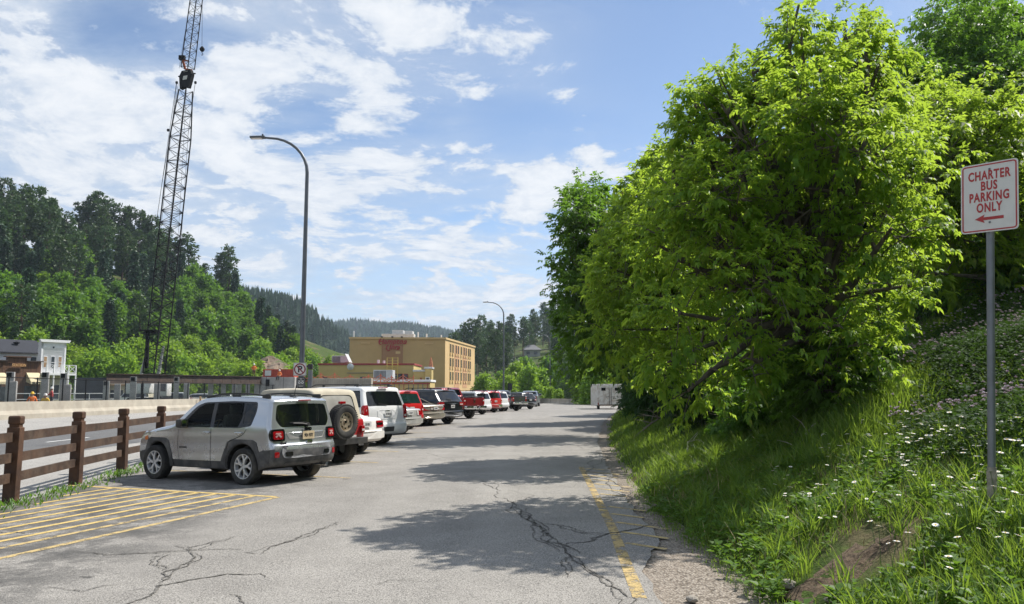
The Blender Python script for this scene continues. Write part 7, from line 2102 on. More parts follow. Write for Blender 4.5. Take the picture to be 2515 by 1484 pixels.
# ------------------------------------------------------------------ crane
def crane():
    Y = 97.0
    base = at(380, 915, Y); top = at(455, 335, Y); hd_ = at(458.5, 190, Y)
    o = empty('crane', (base.x, Y, 0.0), label='black lattice boom crane rising behind the steel girder', cat='crane')
    B = Vector((base.x, Y, 0.0))
    ang = 0.38
    def lattice(mb, p0, p1, w0, w1, w0b, w1b, n, r_ch, r_l):
        d = (p1 - p0).normalized(); s_ = Vector((math.cos(ang), -math.sin(ang), 0)); s_ = (s_ - d * s_.dot(d)).normalized(); t_ = d.cross(s_).normalized()
        def cn(i, a, b):
            f = i / n; w = w0 + (w1 - w0) * f; e = w0b + (w1b - w0b) * f
            return p0.lerp(p1, f) + s_ * (a * w / 2) + t_ * (b * e / 2) - B
        for a, b in ((1, 1), (1, -1), (-1, 1), (-1, -1)):
            mb.tube([cn(0, a, b), cn(n, a, b)], r_ch, 5)
        cs = [(1, 1), (-1, 1), (-1, -1), (1, -1)]
        for i in range(n):
            for q in range(4):
                a, b = cs[q], cs[(q + 1) % 4]
                if (i + q) % 2: a, b = b, a
                mb.tube([cn(i, *a), cn(i + 1, *b)], r_l, 4, cap=False)
                if i % 4 == 0: mb.tube([cn(i, *cs[q]), cn(i, *cs[(q + 1) % 4])], r_l, 4, cap=False)
    lo = at(378, 918, Y); mid1 = at(399, 740, Y); hi = at(455, 225, Y)
    def boomc(v): return at(378 + (457 - 378) * (918 - v) / (918 - 215), v, Y)
    w = 1.72
    mb = MB()
    vs_ = [918, 800, 665, 520, 340, 222]
    for i, (a, b) in enumerate(zip(vs_[:-1], vs_[1:])):
        lattice(mb, boomc(a), boomc(b), w, w if i < 4 else 1.15, w, w if i < 4 else 1.1, (8, 9, 10, 12, 8)[i], 0.085, 0.036)
    mb.build('boom', M_STEELB, o)
    # head plate
    s_ = Vector((math.cos(ang), -math.sin(ang), 0))
    c = at(458, 193, Y) - B; ax = (boomc(222) - boomc(520)).normalized()
    mb = MB(); pg = [(-0.66, -1.35), (0.0, -1.15), (0.66, -1.35), (0.85, -0.5), (1.0, 0.35), (0.68, 1.0), (-0.68, 1.0), (-1.0, 0.35), (-0.85, -0.5)]
    mb.prism(pg, 0.5, fr=(c - s_.cross(ax) * 0.25, s_, ax)); 
    mb.bar(c + s_ * -1.35 + ax * 0.45, c + s_ * 1.35 + ax * 0.45, 0.14); mb.build('boom_head', M_STEELB, o)
    nrm = s_.cross(ax); nrm = nrm if nrm.y < 0 else -nrm
    mb = MB()
    for q in range(6): mb.bar(c + nrm * 0.28 + s_ * (-0.27 + 0.11 * q) - ax * 0.25, c + nrm * 0.28 + s_ * (-0.22 + 0.11 * q) + ax * 0.25, 0.07, 0.02)
    for q in range(6): mb.bar(c + nrm * 0.28 + s_ * (-0.30 + 0.11 * q) + ax * 0.78, c + nrm * 0.28 + s_ * (-0.23 + 0.11 * q) + ax * 0.82, 0.07, 0.02)
    mb.build('lettering', M_SIGNW, o)
    # jib running on out of the picture
    mb = MB(); jl = at(461, 168, Y); jh = at(497, -120, Y); lattice(mb, jl, jh, 1.15, 0.95, 1.1, 0.9, 26, 0.065, 0.028); mb.build('jib', M_STEELB, o)
    mb = MB(); p = at(449, 148, Y) - B; M_OR = pm('crane_orange', (0.38, 0.10, 0.04), 0.6, var=0.2)
    mb.bar(p, at(455, 170, Y) - B, 0.25); mb.bar(p, at(463, 150, Y) - B, 0.16); mb.bar(at(455, 170, Y) - B, at(472, 172, Y) - B, 0.16); mb.build('jib_strut', M_OR, o)
    mb = MB(); mb.bbox(p + Vector((-0.1, 0, 0.3)), (0.75, 0.5, 0.55), 0.05); mb.build('sheave', M_STEELB, o)
    # pendant ropes
    for (u0, v0, u1, v1, rr_) in ((434, 200, 382, 560, .03), (434, 205, 362, 860, .022), (438, 205, 395, 470, .018), (480, 200, 462, 330, .03), (462, 330, 438, 700, .022), (497, 0, 496, 112, .022), (440, 168, 478, -60, .022), (455, 222, 405, 640, .018), (458, 222, 420, 900, .016)):
        mb = MB(); mb.tube([at(u0, v0, Y - 0.9) - B, at(u1, v1, Y - 0.9) - B], rr_, 4); mb.build('rope', M_STEELB, o)
    for (u, v) in ((434, 203), (480, 203), (413, 320)):
        mb = MB(); cc = at(u, v, Y - 0.9) - B; mb.lathe([(0.0, -0.2), (0.16, -0.12), (0.16, 0.12), (0.0, 0.2)], 8, 'Z', c=cc); mb.build('rope_socket', M_STEELB, o)
    # upper platform and back mast
    c2 = at(368, 812, Y) - B; mb = MB(); mb.bbox(c2, (1.9, 1.6, 0.12), 0.02); mb.bbox(c2 - Vector((0, 0, 0.2)), (1.0, 0.9, 0.3), 0.04); mb.build('platform', M_STEELB, o)
    M_STRUT = pm('strut_grey', (0.36, 0.36, 0.34), 0.6, 0.2, var=0.15)
    mb = MB(); mb.bar(at(363, 815, Y) - B, at(360, 905, Y) - B, 0.35); mb.build('mast', M_STEELB, o)
    for (a, b) in (((363, 850), (345, 930)), ((402, 850), (388, 925))):
        mb = MB(); mb.tube([at(*a, Y + 0.4) - B, at(*b, Y + 0.4) - B], [0.13, 0.24], 8); mb.build('outrigger_strut', M_STRUT, o, smooth=True)
    # lower works: foot frame, cab and counterweight
    f0 = at(352, 921, Y) - B; f1 = at(402, 921, Y) - B
    mb = MB(); mb.bar(f0, f1, 0.5, 0.22); mb.bar(f0, f0 + Vector((0, 0, -3.2)), 0.3); mb.bar(f1, f1 + Vector((-0.4, 0, -3.2)), 0.3); mb.build('boom_foot', M_STEELB, o)
    M_CW = pm('crane_house_white', (0.62, 0.62, 0.60), 0.5, var=0.1)
    mb = MB(); mb.bbox((-2.0, 1.0, 1.9), (3.0, 2.2, 1.5), 0.12); mb.build('house', M_CW, o, smooth=True)
    mb = MB(); mb.bbox((1.0, 0.4, 1.7), (1.4, 1.4, 1.7), 0.15); cb = mb.build('cab', M_CW, o, smooth=True)
    mb = MB(); mb.bbox((1.0, -0.32, 1.9), (1.1, 0.04, 0.9), 0.01); mb.build('window', G_DARK, cb)
    for sg in (-1, 1):
        mb = MB(); mb.bbox((0, 1.2 + sg * 1.7, 0.25), (6.0, 0.8, 0.9), 0.3); mb.build('track', M_STEELB, o, smooth=True)
    # headache ball
    hb = at(496.5, 121, Y - 0.9)
    ho = empty('hook_ball', hb, label='black hook ball hanging on a rope from the crane jib', cat='hook')
    mb = MB(); mb.lathe([(0.0, -0.32), (0.18, -0.28), (0.30, -0.10), (0.30, 0.08), (0.16, 0.26), (0.10, 0.36), (0, 0.40)], 14, 'Z'); mb.build('ball', M_STEELB, ho, smooth=True)
    mb = MB(); mb.tube([(0, 0, -0.30), (0, 0, -0.50), (0.10, 0, -0.60), (0.12, 0, -0.72), (0, 0, -0.80), (-0.10, 0, -0.72)], 0.045, 6); mb.build('hook', M_STEELB, ho, smooth=True)
crane()

# ------------------------------------------------------------------ western style buildings on the left
O = at(94, 980, 108.0); O.z = -0.4
Ax = Vector((0.52, 0.854, 0)).normalized(); Nn = Vector((0.854, -0.52, 0)).normalized()
def fac(u, v, off=0.0):
    """point (t, z) on the street front for a pixel"""
    a, b = ray(u, v); ox, oy = O.x + Nn.x * off, O.y + Nn.y * off
    t = (a * oy - ox) / (Ax.x - a * Ax.y); Y = oy + Ax.y * t
    return t, CAMH + b * Y - O.z
def frm(off=0.0, t=0.0, z=0.0): return (Nn * off + Ax * t + Vector((0, 0, z)), Ax, Vector((0, 0, 1)))
def rect(mb, u0, u1, v0, v1, off, th, base=0.0):
    t0, z0 = fac(u0, v0, base); t1, _ = fac(u1, v0, base); _, z1 = fac((u0 + u1) / 2, v1, base); 
    c = Nn * (base + off - th / 2) + Ax * ((t0 + t1) / 2) + Vector((0, 0, (z0 + z1) / 2))
    mb.box(c, (t1 - t0, th, abs(z0 - z1)), rz=math.atan2(Ax.y, Ax.x)); return t0, t1, z0, z1
def clapboards(name, col, n=6.0):
    m, t, b = new_mat(name)
    tcn = t.node('ShaderNodeTexCoord'); sx, sy, sz = t.sep(tcn.outputs['Object'])
    f = t.math('FRACT', t.math('MULTIPLY', sz, n))
    nn = t.noise(tcn.outputs['Object'], 2.0, 4, 0.6)
    c = t.mix(t.ramp(nn, 0.3, 0.7), tuple(q * 0.95 for q in col), col)
    t.l.new(c, b.inputs['Base Color']); b.inputs['Roughness'].default_value = 0.6
    bn = t.node('ShaderNodeBump'); bn.inputs['Strength'].default_value = 1.0; bn.inputs['Distance'].default_value = 0.08; t.l.new(f, bn.inputs['Height']); t.l.new(bn.outputs[0], b.inputs['Normal'])
    return m
M_CLAP = clapboards('white_clapboard', (0.76, 0.76, 0.77), 4.0)
def vboards(name, col):
    m, t, b = new_mat(name)
    tcn = t.node('ShaderNodeTexCoord'); co = tcn.outputs['Object']
    br = t.noise(t.vmath('MULTIPLY', co, (5, 5, 0.3)), 1.6, 4, 0.7)
    c = t.mix(t.ramp(br, 0.3, 0.7), tuple(q * 0.55 for q in col), tuple(q * 1.4 for q in col))
    t.l.new(c, b.inputs['Base Color']); b.inputs['Roughness'].default_value = 0.85
    return m
M_BROWNB = vboards('brown_boards', (0.105, 0.050, 0.027))
M_SHING = pm('dark_shingles', (0.024, 0.026, 0.034), 0.9, var=0.3, scale=5, bump=0.4, bscale=12)
M_AWN = pm('cream_awning', (0.62, 0.53, 0.34), 0.8, var=0.08, scale=2)
M_CREAM = pm('cream_panel', (0.52, 0.47, 0.36), 0.7, var=0.08)
M_PANE = pm('window_pane', (0.05, 0.06, 0.07), 0.1, var=0.4, scale=1.5)
M_PANEB = pm('blind_pane', (0.30, 0.19, 0.10), 0.4, var=0.3, scale=2)

wb_ = empty('false_front_building', O, label='white clapboard false-front building with a balcony, by the crane', cat='building')
t0, zt = fac(94, 833); t1, z1 = fac(163, 839)
Wd = t1; ztop = zt
mb = MB(); mb.prism([(0, 0), (Wd, 0), (Wd, ztop - 0.3), (0, ztop - 0.3)], -0.8, fr=frm(0)); mb.build('wall', M_CLAP, wb_)
mb = MB(); mb.prism([(-0.25, ztop - 0.35), (Wd + 0.25, ztop - 0.35), (Wd + 0.45, ztop), (-0.45, ztop)], 0.45, fr=frm(-0.05)); 
mb.prism([(-0.02, ztop - 1.1), (Wd + 0.02, ztop - 1.1), (Wd + 0.02, ztop - 0.3), (-0.02, ztop - 0.3)], 0.06, fr=frm(0)); mb.build('cornice', M_WHITEP, wb_)
mb = MB(); mb.prism([(-0.02, 0), (0.20, 0), (0.20, ztop - 0.4), (-0.02, ztop - 0.4)], 0.06, fr=frm(0)); mb.prism([(Wd - 0.2, 0), (Wd + .02, 0), (Wd + .02, ztop - .4), (Wd - 0.2, ztop - 0.4)], 0.06, fr=frm(0)); mb.build('corner_board', M_WHITEP, wb_)
for (u0, u1, v0, v1, mt) in ((108, 115, 876, 902, M_PANEB), (126, 134, 876, 905, M_PANE), (144, 151, 877, 902, M_PANEB)):
    mb = MB(); rect(mb, u0 - 1, u1 + 1, v0 - 1.5, v1 + 1, 0.06, 0.10); f = mb.build('window', M_WHITEP, wb_)
    mb = MB(); rect(mb, u0, u1, v0, v1, 0.075, 0.05); mb.build('pane', mt, f)
    mb = MB(); rect(mb, u0 - 1.2, u1 + 1.2, (v0 + v1) / 2 - 0.5, (v0 + v1) / 2 + 0.7, 0.09, 0.03); mb.build('sash', M_WHITEP, f)
mb = MB(); rect(mb, 128, 134.5, 850, 857, 0.06, 0.08); f = mb.build('vent', M_WHITEP, wb_)
mb = MB(); rect(mb, 129.2, 133.2, 851.5, 855.8, 0.07, 0.05); mb.build('louvre', M_PANE, f)
# balcony
zb = fac(130, 917)[1]; tE = fac(187, 917, 1.6)[0]
mb = MB(); mb.prism([(-0.1, zb - 0.28), (tE, zb - 0.28), (tE, zb), (-0.1, zb)], 1.7, fr=frm(0.0)); mb.build('balcony_floor', M_WHITEP, wb_)
ts = np.linspace(-0.05, tE - 0.08, 5)
for tt in ts:
    mb = MB(); q0 = Nn * 1.62 + Ax * tt; mb.bar(q0 + Vector((0, 0, zb)), q0 + Vector((0, 0, zb + 1.1)), 0.12); mb.build('baluster', M_WHITEP, wb_)
    mb = MB(); mb.bar(q0, q0 + Vector((0, 0, zb - 0.28)), 0.15); mb.build('post', M_WHITEP, wb_)
for a, b in zip(ts[:-1], ts[1:]):
    mb = MB(); A0 = Nn * 1.62 + Ax * a; A1 = Nn * 1.62 + Ax * b
    for h in (1.08, 0.12): mb.bar(A0 + Vector((0, 0, zb + h)), A1 + Vector((0, 0, zb + h)), 0.07)
    mb.bar(A0 + Vector((0, 0, zb + 0.12)), A1 + Vector((0, 0, zb + 1.05)), 0.05); mb.bar(A0 + Vector((0, 0, zb + 1.05)), A1 + Vector((0, 0, zb + 0.12)), 0.05)
    mb.build('railing', M_WHITEP, wb_)
mb = MB(); mb.prism([(0.1, 0), (Wd - 0.1, 0), (Wd - 0.1, zb - 0.3), (0.1, zb - 0.3)], 0.06, fr=frm(0.0)); mb.build('shopfront', M_CREAM, wb_)
mb = MB(); rect(mb, 124, 144, 946, 980, 0.14, 0.06); mb.build('doorway', M_PANE, wb_)

bb = empty('timber_building', O, label='dark brown timber-fronted shop with cream awnings, left of the white false front', cat='building')
zbt = fac(80, 889)[1]
mb = MB(); mb.prism([(-16, 0), (-0.02, 0), (-0.02, zbt), (-16, zbt)], -0.4, fr=frm(0.25)); mb.build('wall', M_BROWNB, bb)
tp0, zp = fac(15, 877); tp1, _ = fac(63, 877)
mb = MB(); mb.prism([(tp0, zbt - 0.2), (tp1, zbt - 0.2), (tp1, zp), (tp0, zp)], -0.4, fr=frm(0.40)); mb.prism([(tp0 - 0.3, zp), (tp1 + 0.4, zp), (tp1 + 0.4, zp + 0.14), (tp0 - 0.3, zp + 0.14)], 0.7, fr=frm(-0.05)); mb.build('parapet', M_BROWNB, bb)
mb = MB(); mb.prism([(-16, zbt), (tp0, zbt), (tp0, zbt + 0.12), (-16, zbt + 0.12)], 0.6, fr=frm(0.0)); mb.prism([(tp1, zbt), (0.1, zbt), (0.1, zbt + 0.12), (tp1, zbt + 0.12)], 0.6, fr=frm(0.0)); mb.build('canopy_edge', pm('dark_trim', (0.05, 0.035, 0.028), 0.8), bb)
mb = MB(); ts0, ts1, zs0, zs1 = rect(mb, 27, 56, 893, 901.5, 0.55, 0.08); sg_ = mb.build('shop_sign', pm('carved_sign', (0.26, 0.11, 0.04), 0.7), bb)
ang_f = math.atan2(Ax.y, Ax.x)
text_obj('lettering', 'STATION', 0.50, pm('sign_tan', (0.55, 0.32, 0.14), 0.7), sg_, tuple(Nn * 0.57 + Ax * ((ts0 + ts1) / 2) + Vector((0, 0, (zs0 + zs1) / 2))), (math.pi / 2, 0, ang_f), 0.01, sx=0.85, bold=0.012)
for (u0, u1, txt) in ((-22, 19, ''), (62.5, 103, 'SLOTS')):
    aw = empty('awning', (0, 0, 0)); bpy.data.objects.remove(aw)
    ta, za = fac(u0, 915.5); tb, _ = fac(u1 - 9, 915.5); _, zl = fac((u0 + u1) / 2, 944)
    mb = MB()
    A_ = [(0.26, za), (1.5, zl + 0.32), (1.5, zl)]
    def P_(tt, q): return Nn * q[0] + Ax * tt + Vector((0, 0, q[1]))
    vs = [P_(tt, q) for tt in (ta, tb) for q in A_ + [(0.26, zl + 0.3)]]
    mb.add(vs, [(0, 1, 5, 4), (1, 2, 6, 5), (0, 3, 2, 1), (4, 5, 6, 7), (0, 4, 7, 3), (3, 7, 6, 2)])
    ao = mb.build('awning', M_AWN, bb)
    if txt: text_obj('lettering', txt, 0.42, M_INK, ao, tuple(Nn * 1.52 + Ax * ((ta + tb) / 2) + Vector((0, 0, zl + 0.16))), (math.pi / 2, 0, ang_f), 0.01, sx=1.1, bold=0.01)
mb = MB(); rect(mb, -20, 14, 950, 985, 0.05, 0.12, 0.25); rect(mb, 60, 92, 948, 985, 0.05, 0.12, 0.25); mb.build('shop_window', M_PANE, bb)
# white upper storey and roof set back behind
hb = empty('upper_house', O, label='white upper storey with dark shingle roof behind the brown shop front', cat='building')
off = -3.5
_, ze = fac(60, 868, off); _, zr = fac(60, 838, off - 4); _, zw = fac(60, 893, off)
mb = MB(); mb.prism([(-18, 0), (Wd - 0.3, 0), (Wd - 0.3, ze), (-18, ze)], -8.0, fr=frm(off)); mb.build('wall', M_WHITEP, hb)
mb = MB(); vs = []
for tt in (-18.3, Wd - 0.1):
    for (q, z) in ((off + 0.5, ze - 0.05), (off - 4, zr), (off - 8.5, ze - 0.05), (off + 0.5, ze + 0.1), (off - 4, zr + 0.15), (off - 8.5, ze + 0.1)): vs.append(Nn * q + Ax * tt + Vector((0, 0, z)))
mb.add(vs, [(3, 4, 10, 9), (4, 5, 11, 10), (0, 1, 4, 3), (1, 2, 5, 4), (6, 9, 10, 7), (7, 10, 11, 8), (0, 3, 9, 6), (2, 8, 11, 5)]); mb.build('roof', M_SHING, hb)
mb = MB(); rect(mb, 76, 89, 877.5, 893, 0.05, 0.1, off); wn = mb.build('window', M_STEELB, hb)
mb = MB(); rect(mb, 77, 88, 879, 891.5, 0.07, 0.1, off); mb.build('pane', M_PANE, wn)
q = Nn * (off - 2.0) + Ax * fac(40, 850, off - 2)[0]; zz_ = fac(40, 852, off - 2)[1]
mb = MB(); mb.tube([q + Vector((0, 0, zz_ - 0.8)), q + Vector((0, 0, zz_ + 0.5))], 0.2, 8); mb.lathe([(0.0, 0.25), (0.42, 0.12), (0.42, 0.0), (0.2, -0.1)], 10, 'Z', c=q + Vector((0, 0, zz_ + 0.5))); mb.build('roof_vent', M_STEELB, hb)

# white pipe railing beyond the pit
wr = empty('railing', (0, 0, 0), label='white pipe railing behind the concrete columns', cat='railing')
Yr = 76.0; zr_ = zat(967, Yr); xa_, xb_ = xat(40, Yr), xat(256, Yr)
for h in (0.0, -0.55):
    mb = MB(); mb.tube([(xa_, Yr, zr_ + h), (xb_, Yr + 3, zr_ + h)], 0.04, 6); mb.build('rail', M_WHITEP, wr)
for k in range(8):
    x = xa_ + (xb_ - xa_) * k / 7; mb = MB(); mb.tube([(x, Yr + 3 * k / 7, -0.3), (x, Yr + 3 * k / 7, zr_)], 0.04, 6); mb.build('post', M_WHITEP, wr)
# dark hoarding behind it
p0, p1 = at(186, 926, 118), at(262, 930, 118)
mb = MB(); mb.bbox(((p0.x + p1.x) / 2, 118, 1.3), (p1.x - p0.x, 0.3, p0.z + 0.7), 0.02)
tag(mb.build('dark_screen', pm('dark_screen_cloth', (0.035, 0.042, 0.055), 0.9, var=0.25, scale=1)), 'dark screened fence between the balcony and the girder', 'fence')
# tan low building under the girder
p0, p1 = at(262, 934, 119), at(350, 936, 119)
tb_ = empty('low_building', ((p0.x + p1.x) / 2, 119, -0.3), label='low tan building glimpsed under the left end of the girder', cat='building')
w = p1.x - p0.x
mb = MB(); mb.bbox((0, 3, (p0.z + 0.3) / 2), (w, 6, p0.z + 0.3), 0.05); mb.build('wall', M_CREAM, tb_)
mb = MB(); mb.bbox((0, -0.3, p0.z - 0.4), (w + 0.4, 0.6, 0.25), 0.05); mb.build('eaves', pm('tan_fascia', (0.40, 0.26, 0.15), 0.7), tb_)
mb = MB(); mb.box((-w * 0.2, -0.02, 1.3), (w * 0.35, 0.06, 1.1)); mb.build('window', M_PANE, tb_)

SITE = 'vehicles parked beyond the building site'
suv('parked_car', 'white people carrier left of the tall column beyond the building site', 'car', (452, 980), 88, P_WHITE, depth=112, group=SITE, detail=False, ptxt=None, wiper=False, glass=G_DARK, H=1.8, ref=(0, -1))
suv('parked_car', 'silver estate car seen under the girder between two tall columns', 'car', (512, 980), 88, P_SIL2, depth=114, group=SITE, detail=False, ptxt=None, wiper=False, glass=G_DARK, H=1.65)
suv('parked_car', 'white car seen under the right end of the girder', 'car', (566, 980), 88, P_WHITE, depth=116, group=SITE, detail=False, ptxt=None, wiper=False, glass=G_DARK, H=1.6)
suv('parked_car', 'dark car seen beside the concrete wall under the girder', 'car', (612, 980), 88, P_GREY, depth=118, group=SITE, detail=False, ptxt=None, wiper=False, glass=G_DARK, H=1.6)
suv('parked_car', 'white van low behind the foot of the crane', 'van', (352, 980), 88, P_WHITE, depth=115, group=SITE, detail=False, ptxt=None, wiper=False, glass=G_DARK, H=2.0)
# ------------------------------------------------------------------ the hotel and its annex
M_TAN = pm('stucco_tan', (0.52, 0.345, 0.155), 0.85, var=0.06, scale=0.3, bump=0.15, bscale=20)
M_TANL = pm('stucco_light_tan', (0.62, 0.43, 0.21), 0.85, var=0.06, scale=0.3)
M_BRN = pm('stucco_brown', (0.36, 0.19, 0.095), 0.85, var=0.06, scale=0.3)
M_PINK2 = pm('stucco_pinkish', (0.56, 0.31, 0.17), 0.85, var=0.06, scale=0.3)
M_YELB = pm('stucco_yellow', (0.50, 0.38, 0.15), 0.85, var=0.08, scale=0.4)
M_REDT = pm('red_trim', (0.28, 0.035, 0.03), 0.6, var=0.15)
M_SIGNH = pm('hotel_sign_red', (0.40, 0.006, 0.022), 0.4, var=0.1)
M_HVAC = pm('hvac_grey', (0.52, 0.53, 0.53), 0.6, 0.2, var=0.12, scale=1.5)
M_HVACD = pm('hvac_fins', (0.16, 0.17, 0.18), 0.7, 0.2, var=0.2)
K = at(1092, 950, 171.0); K.z = -1.0
BRp = at(1165, 950, 206.0); BRp.z = -1.0
FLp = at(856.5, 950, 169.5); FLp.z = -1.0
rv = (BRp - K); RL = rv.length; rv.normalize()
fv = (FLp - K); FLn = fv.length; fv.normalize()
up_ = Vector((0, 0, 1))
HT = zat(830.8, 171.0) + 1.0
ho = empty('hotel', K, label='four-storey tan hotel with red script sign beyond the parked cars', cat='building')
pts = [Vector((0, 0, 0)), rv * RL, rv * RL + fv * FLn, fv * FLn]
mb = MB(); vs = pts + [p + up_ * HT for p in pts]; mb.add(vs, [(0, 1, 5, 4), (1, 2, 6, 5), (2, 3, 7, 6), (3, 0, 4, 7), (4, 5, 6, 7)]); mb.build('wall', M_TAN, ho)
nr = Vector((rv.y, -rv.x, 0)); nf = Vector((fv.y, -fv.x, 0))
nr = nr if nr.x > 0 else -nr; nf = nf if nf.y < 0 else -nf
def onr(mb, t0, t1, z0, z1, th): mb.box(rv * ((t0 + t1) / 2) + nr * (th / 2) + up_ * ((z0 + z1) / 2), (t1 - t0, th, z1 - z0), rz=math.atan2(rv.y, rv.x))
def onf(mb, t0, t1, z0, z1, th): mb.box(fv * ((t0 + t1) / 2) + nf * (th / 2) + up_ * ((z0 + z1) / 2), (t1 - t0, th, z1 - z0), rz=math.atan2(fv.y, fv.x))
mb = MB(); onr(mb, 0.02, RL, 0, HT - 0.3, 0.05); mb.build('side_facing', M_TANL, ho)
mb = MB(); onr(mb, -0.15, RL + 0.15, HT - 0.25, HT + 0.15, 0.25); onf(mb, -0.15, FLn + 0.15, HT - 0.25, HT + 0.15, 0.25); mb.build('cornice', M_TANL, ho)
mb = MB(); onf(mb, FLn * 0.442, FLn * 0.664, 3.4, HT - 0.35, 0.12); mb.build('brown_panel', M_BRN, ho)
for (a, b) in ((0.125, 0.215), (0.79, 0.88)):
    mb = MB(); onf(mb, FLn * a, FLn * b, HT - 1.25, HT - 1.0, 0.18); mb.build('lintel', M_TANL, ho)
    mb = MB(); onf(mb, FLn * (a + 0.01), FLn * (b - 0.01), 0.5, HT - 1.25, 0.04); mb.build('pilaster', M_TAN, ho)
for (a, b) in ((0.275, 0.435), (0.545, 0.70)):
    mb = MB(); onr(mb, RL * a, RL * b, 3.0, HT - 1.0, 0.10); mb.build('colour_band', M_PINK2, ho)
mb = MB(); onr(mb, 0, RL, 1.6, 1.8, 0.16); mb.build('string_course', M_TANL, ho)
mb = MB(); onr(mb, 0.01, RL - 0.01, 0, 1.6, 0.09); mb.build('plinth', M_PINK2, ho)
zc = zat(855.6, 176) + 1.0
for row in range(3):
    z = zc - 3.03 * row
    for t_ in (.147, .22, .318, .392, .49, .585, .657, .75, .815):
        c = RL * t_
        mb = MB(); onr(mb, c - 0.66, c + 0.66, z - 1.05, z + 1.05, 0.16); w_ = mb.build('window', M_TANL, ho)
        mb = MB(); onr(mb, c - 0.52, c + 0.52, z - 0.92, z + 0.92, 0.19); mb.build('pane', M_PANE, w_)
        mb = MB(); onr(mb, c - 0.60, c + 0.60, z - 1.50, z - 1.12, 0.28); mb.build('vent_box', M_TANL, w_)
# the sign in script
cs = FLn * 0.553; zs = zat(857, 171) + 1.0
sg = empty('hotel_sign', K, label='red script lettering of the hotel name high on the brown panel', cat='sign')
ang = math.atan2(-fv.y, -fv.x)
zt = zat(840, 171) + 1.0; zt2 = zat(853.5, 171) + 1.0
for s_, size, zz_, dx_ in (('Hampton', 1.55, zt, 0.0), ('Inn', 1.55, zt2, 0.25)):
    p = fv * (cs - dx_) + nf * 0.22 + up_ * zz_
    text_obj('lettering', s_, size, M_SIGNH, sg, tuple(p), (math.pi / 2, 0, ang), 0.04, sx=0.98, shear=0.25, bold=0.012, spacing=1.04)
mb = MB()
def swash(cx, cz, pts, r_=0.09):
    q = [fv * (cs - x) + nf * 0.24 + up_ * (z) for x, z in pts]; mb.tube(q, r_, 5)
swash(0, 0, [(-2.35, zt + 0.55), (-2.75, zt + 0.35), (-2.9, zt - 0.1), (-2.65, zt - 0.55), (-2.3, zt - 0.65)]); swash(0, 0, [(2.3, zt - 0.5), (2.65, zt - 0.4), (2.9, zt - 0.05), (2.85, zt + 0.3)])
swash(0, 0, [(-0.85, zt2 + 0.4), (-1.2, zt2 + 0.2), (-1.3, zt2 - 0.3), (-0.95, zt2 - 0.75), (-0.5, zt2 - 0.6)]); swash(0, 0, [(1.0, zt2 - 0.5), (1.35, zt2 - 0.4), (1.5, zt2), (1.35, zt2 + 0.2)])
mb.build('swash', M_SIGNH, sg)
mb = MB(); onf(mb, cs - 1.7, cs - 0.7, zat(866, 171) + 0.7, zat(866, 171) + 1.2, 0.15); mb.build('small_plate', M_TANL, sg)
mb = MB()
for k in (-2.2, 0, 2.0):
    q = fv * (cs - k) + up_ * (HT + 0.15); mb.bar(q, q + nf * 0.7 + up_ * 0.1, 0.06); mb.bbox(q + nf * 0.8, (0.4, 0.4, 0.25), 0.05)
mb.build('sign_light', M_STEELB, ho)
# plant on the roof
def roofbox(name, label, u0, u1, v0, v1, Y, dep, parent=None, mat=None, fins=False, hood=False):
    p0, p1 = at(u0, v0, Y), at(u1, v1, Y)
    o = empty(name, ((p0.x + p1.x) / 2, Y, p1.z), label=label, cat='ventilation unit')
    w, h = p1.x - p0.x, p0.z - p1.z
    mb = MB(); mb.bbox((0, dep / 2, h / 2), (w, dep, h), 0.04); mb.build('casing', mat or M_HVAC, o)
    if fins:
        mb = MB()
        for k in range(9): mb.box((-w * 0.42 + k * w * 0.068, -0.04, h * 0.5), (w * 0.034, 0.08, h * 0.82))
        mb.build('fins', M_HVACD, o)
    if hood:
        mb = MB(); mb.prism([(w * 0.5, 0.1), (w * 0.5 + 0.8, 0.1), (w * 0.5, h + 0.4)], dep, fr=((0, dep, 0), (1, 0, 0), (0, 0, 1))); mb.build('hood', M_HVAC, o)
    return o
roofbox('roof_unit', 'long low grey ventilation duct on the hotel roof', 937, 1016, 820, 832, 176, 3)
roofbox('roof_unit', 'tall grey ventilation unit on top of the hotel roof duct', 963, 990, 811, 820.5, 177, 3)
roofbox('roof_unit', 'boxy grey ventilation unit at the right end of the hotel roof duct', 994, 1013, 813, 821, 177, 3)
roofbox('roof_unit', 'grey finned ventilation unit with slanted hood on the annex roof', 815, 847, 874, 891, 150, 3, fins=True, hood=True)
roofbox('roof_unit', 'grey finned ventilation unit standing in front of the yellow annex', 917, 964, 909, 931, 118, 2.5, fins=True)
for (u, v) in ((1027, 816), (1048, 820), (1084, 823), (869, 813)):
    q = at(u, v, 178); mb = MB(); mb.tube([(0, 0, -2.2), (0, 0, 0)], 0.16, 8)
    tag(mb.build('vent_pipe', M_WHITEP, None, loc=q), 'thin white vent pipe on the hotel roof', 'pipe', 'vent pipes on the hotel roof')

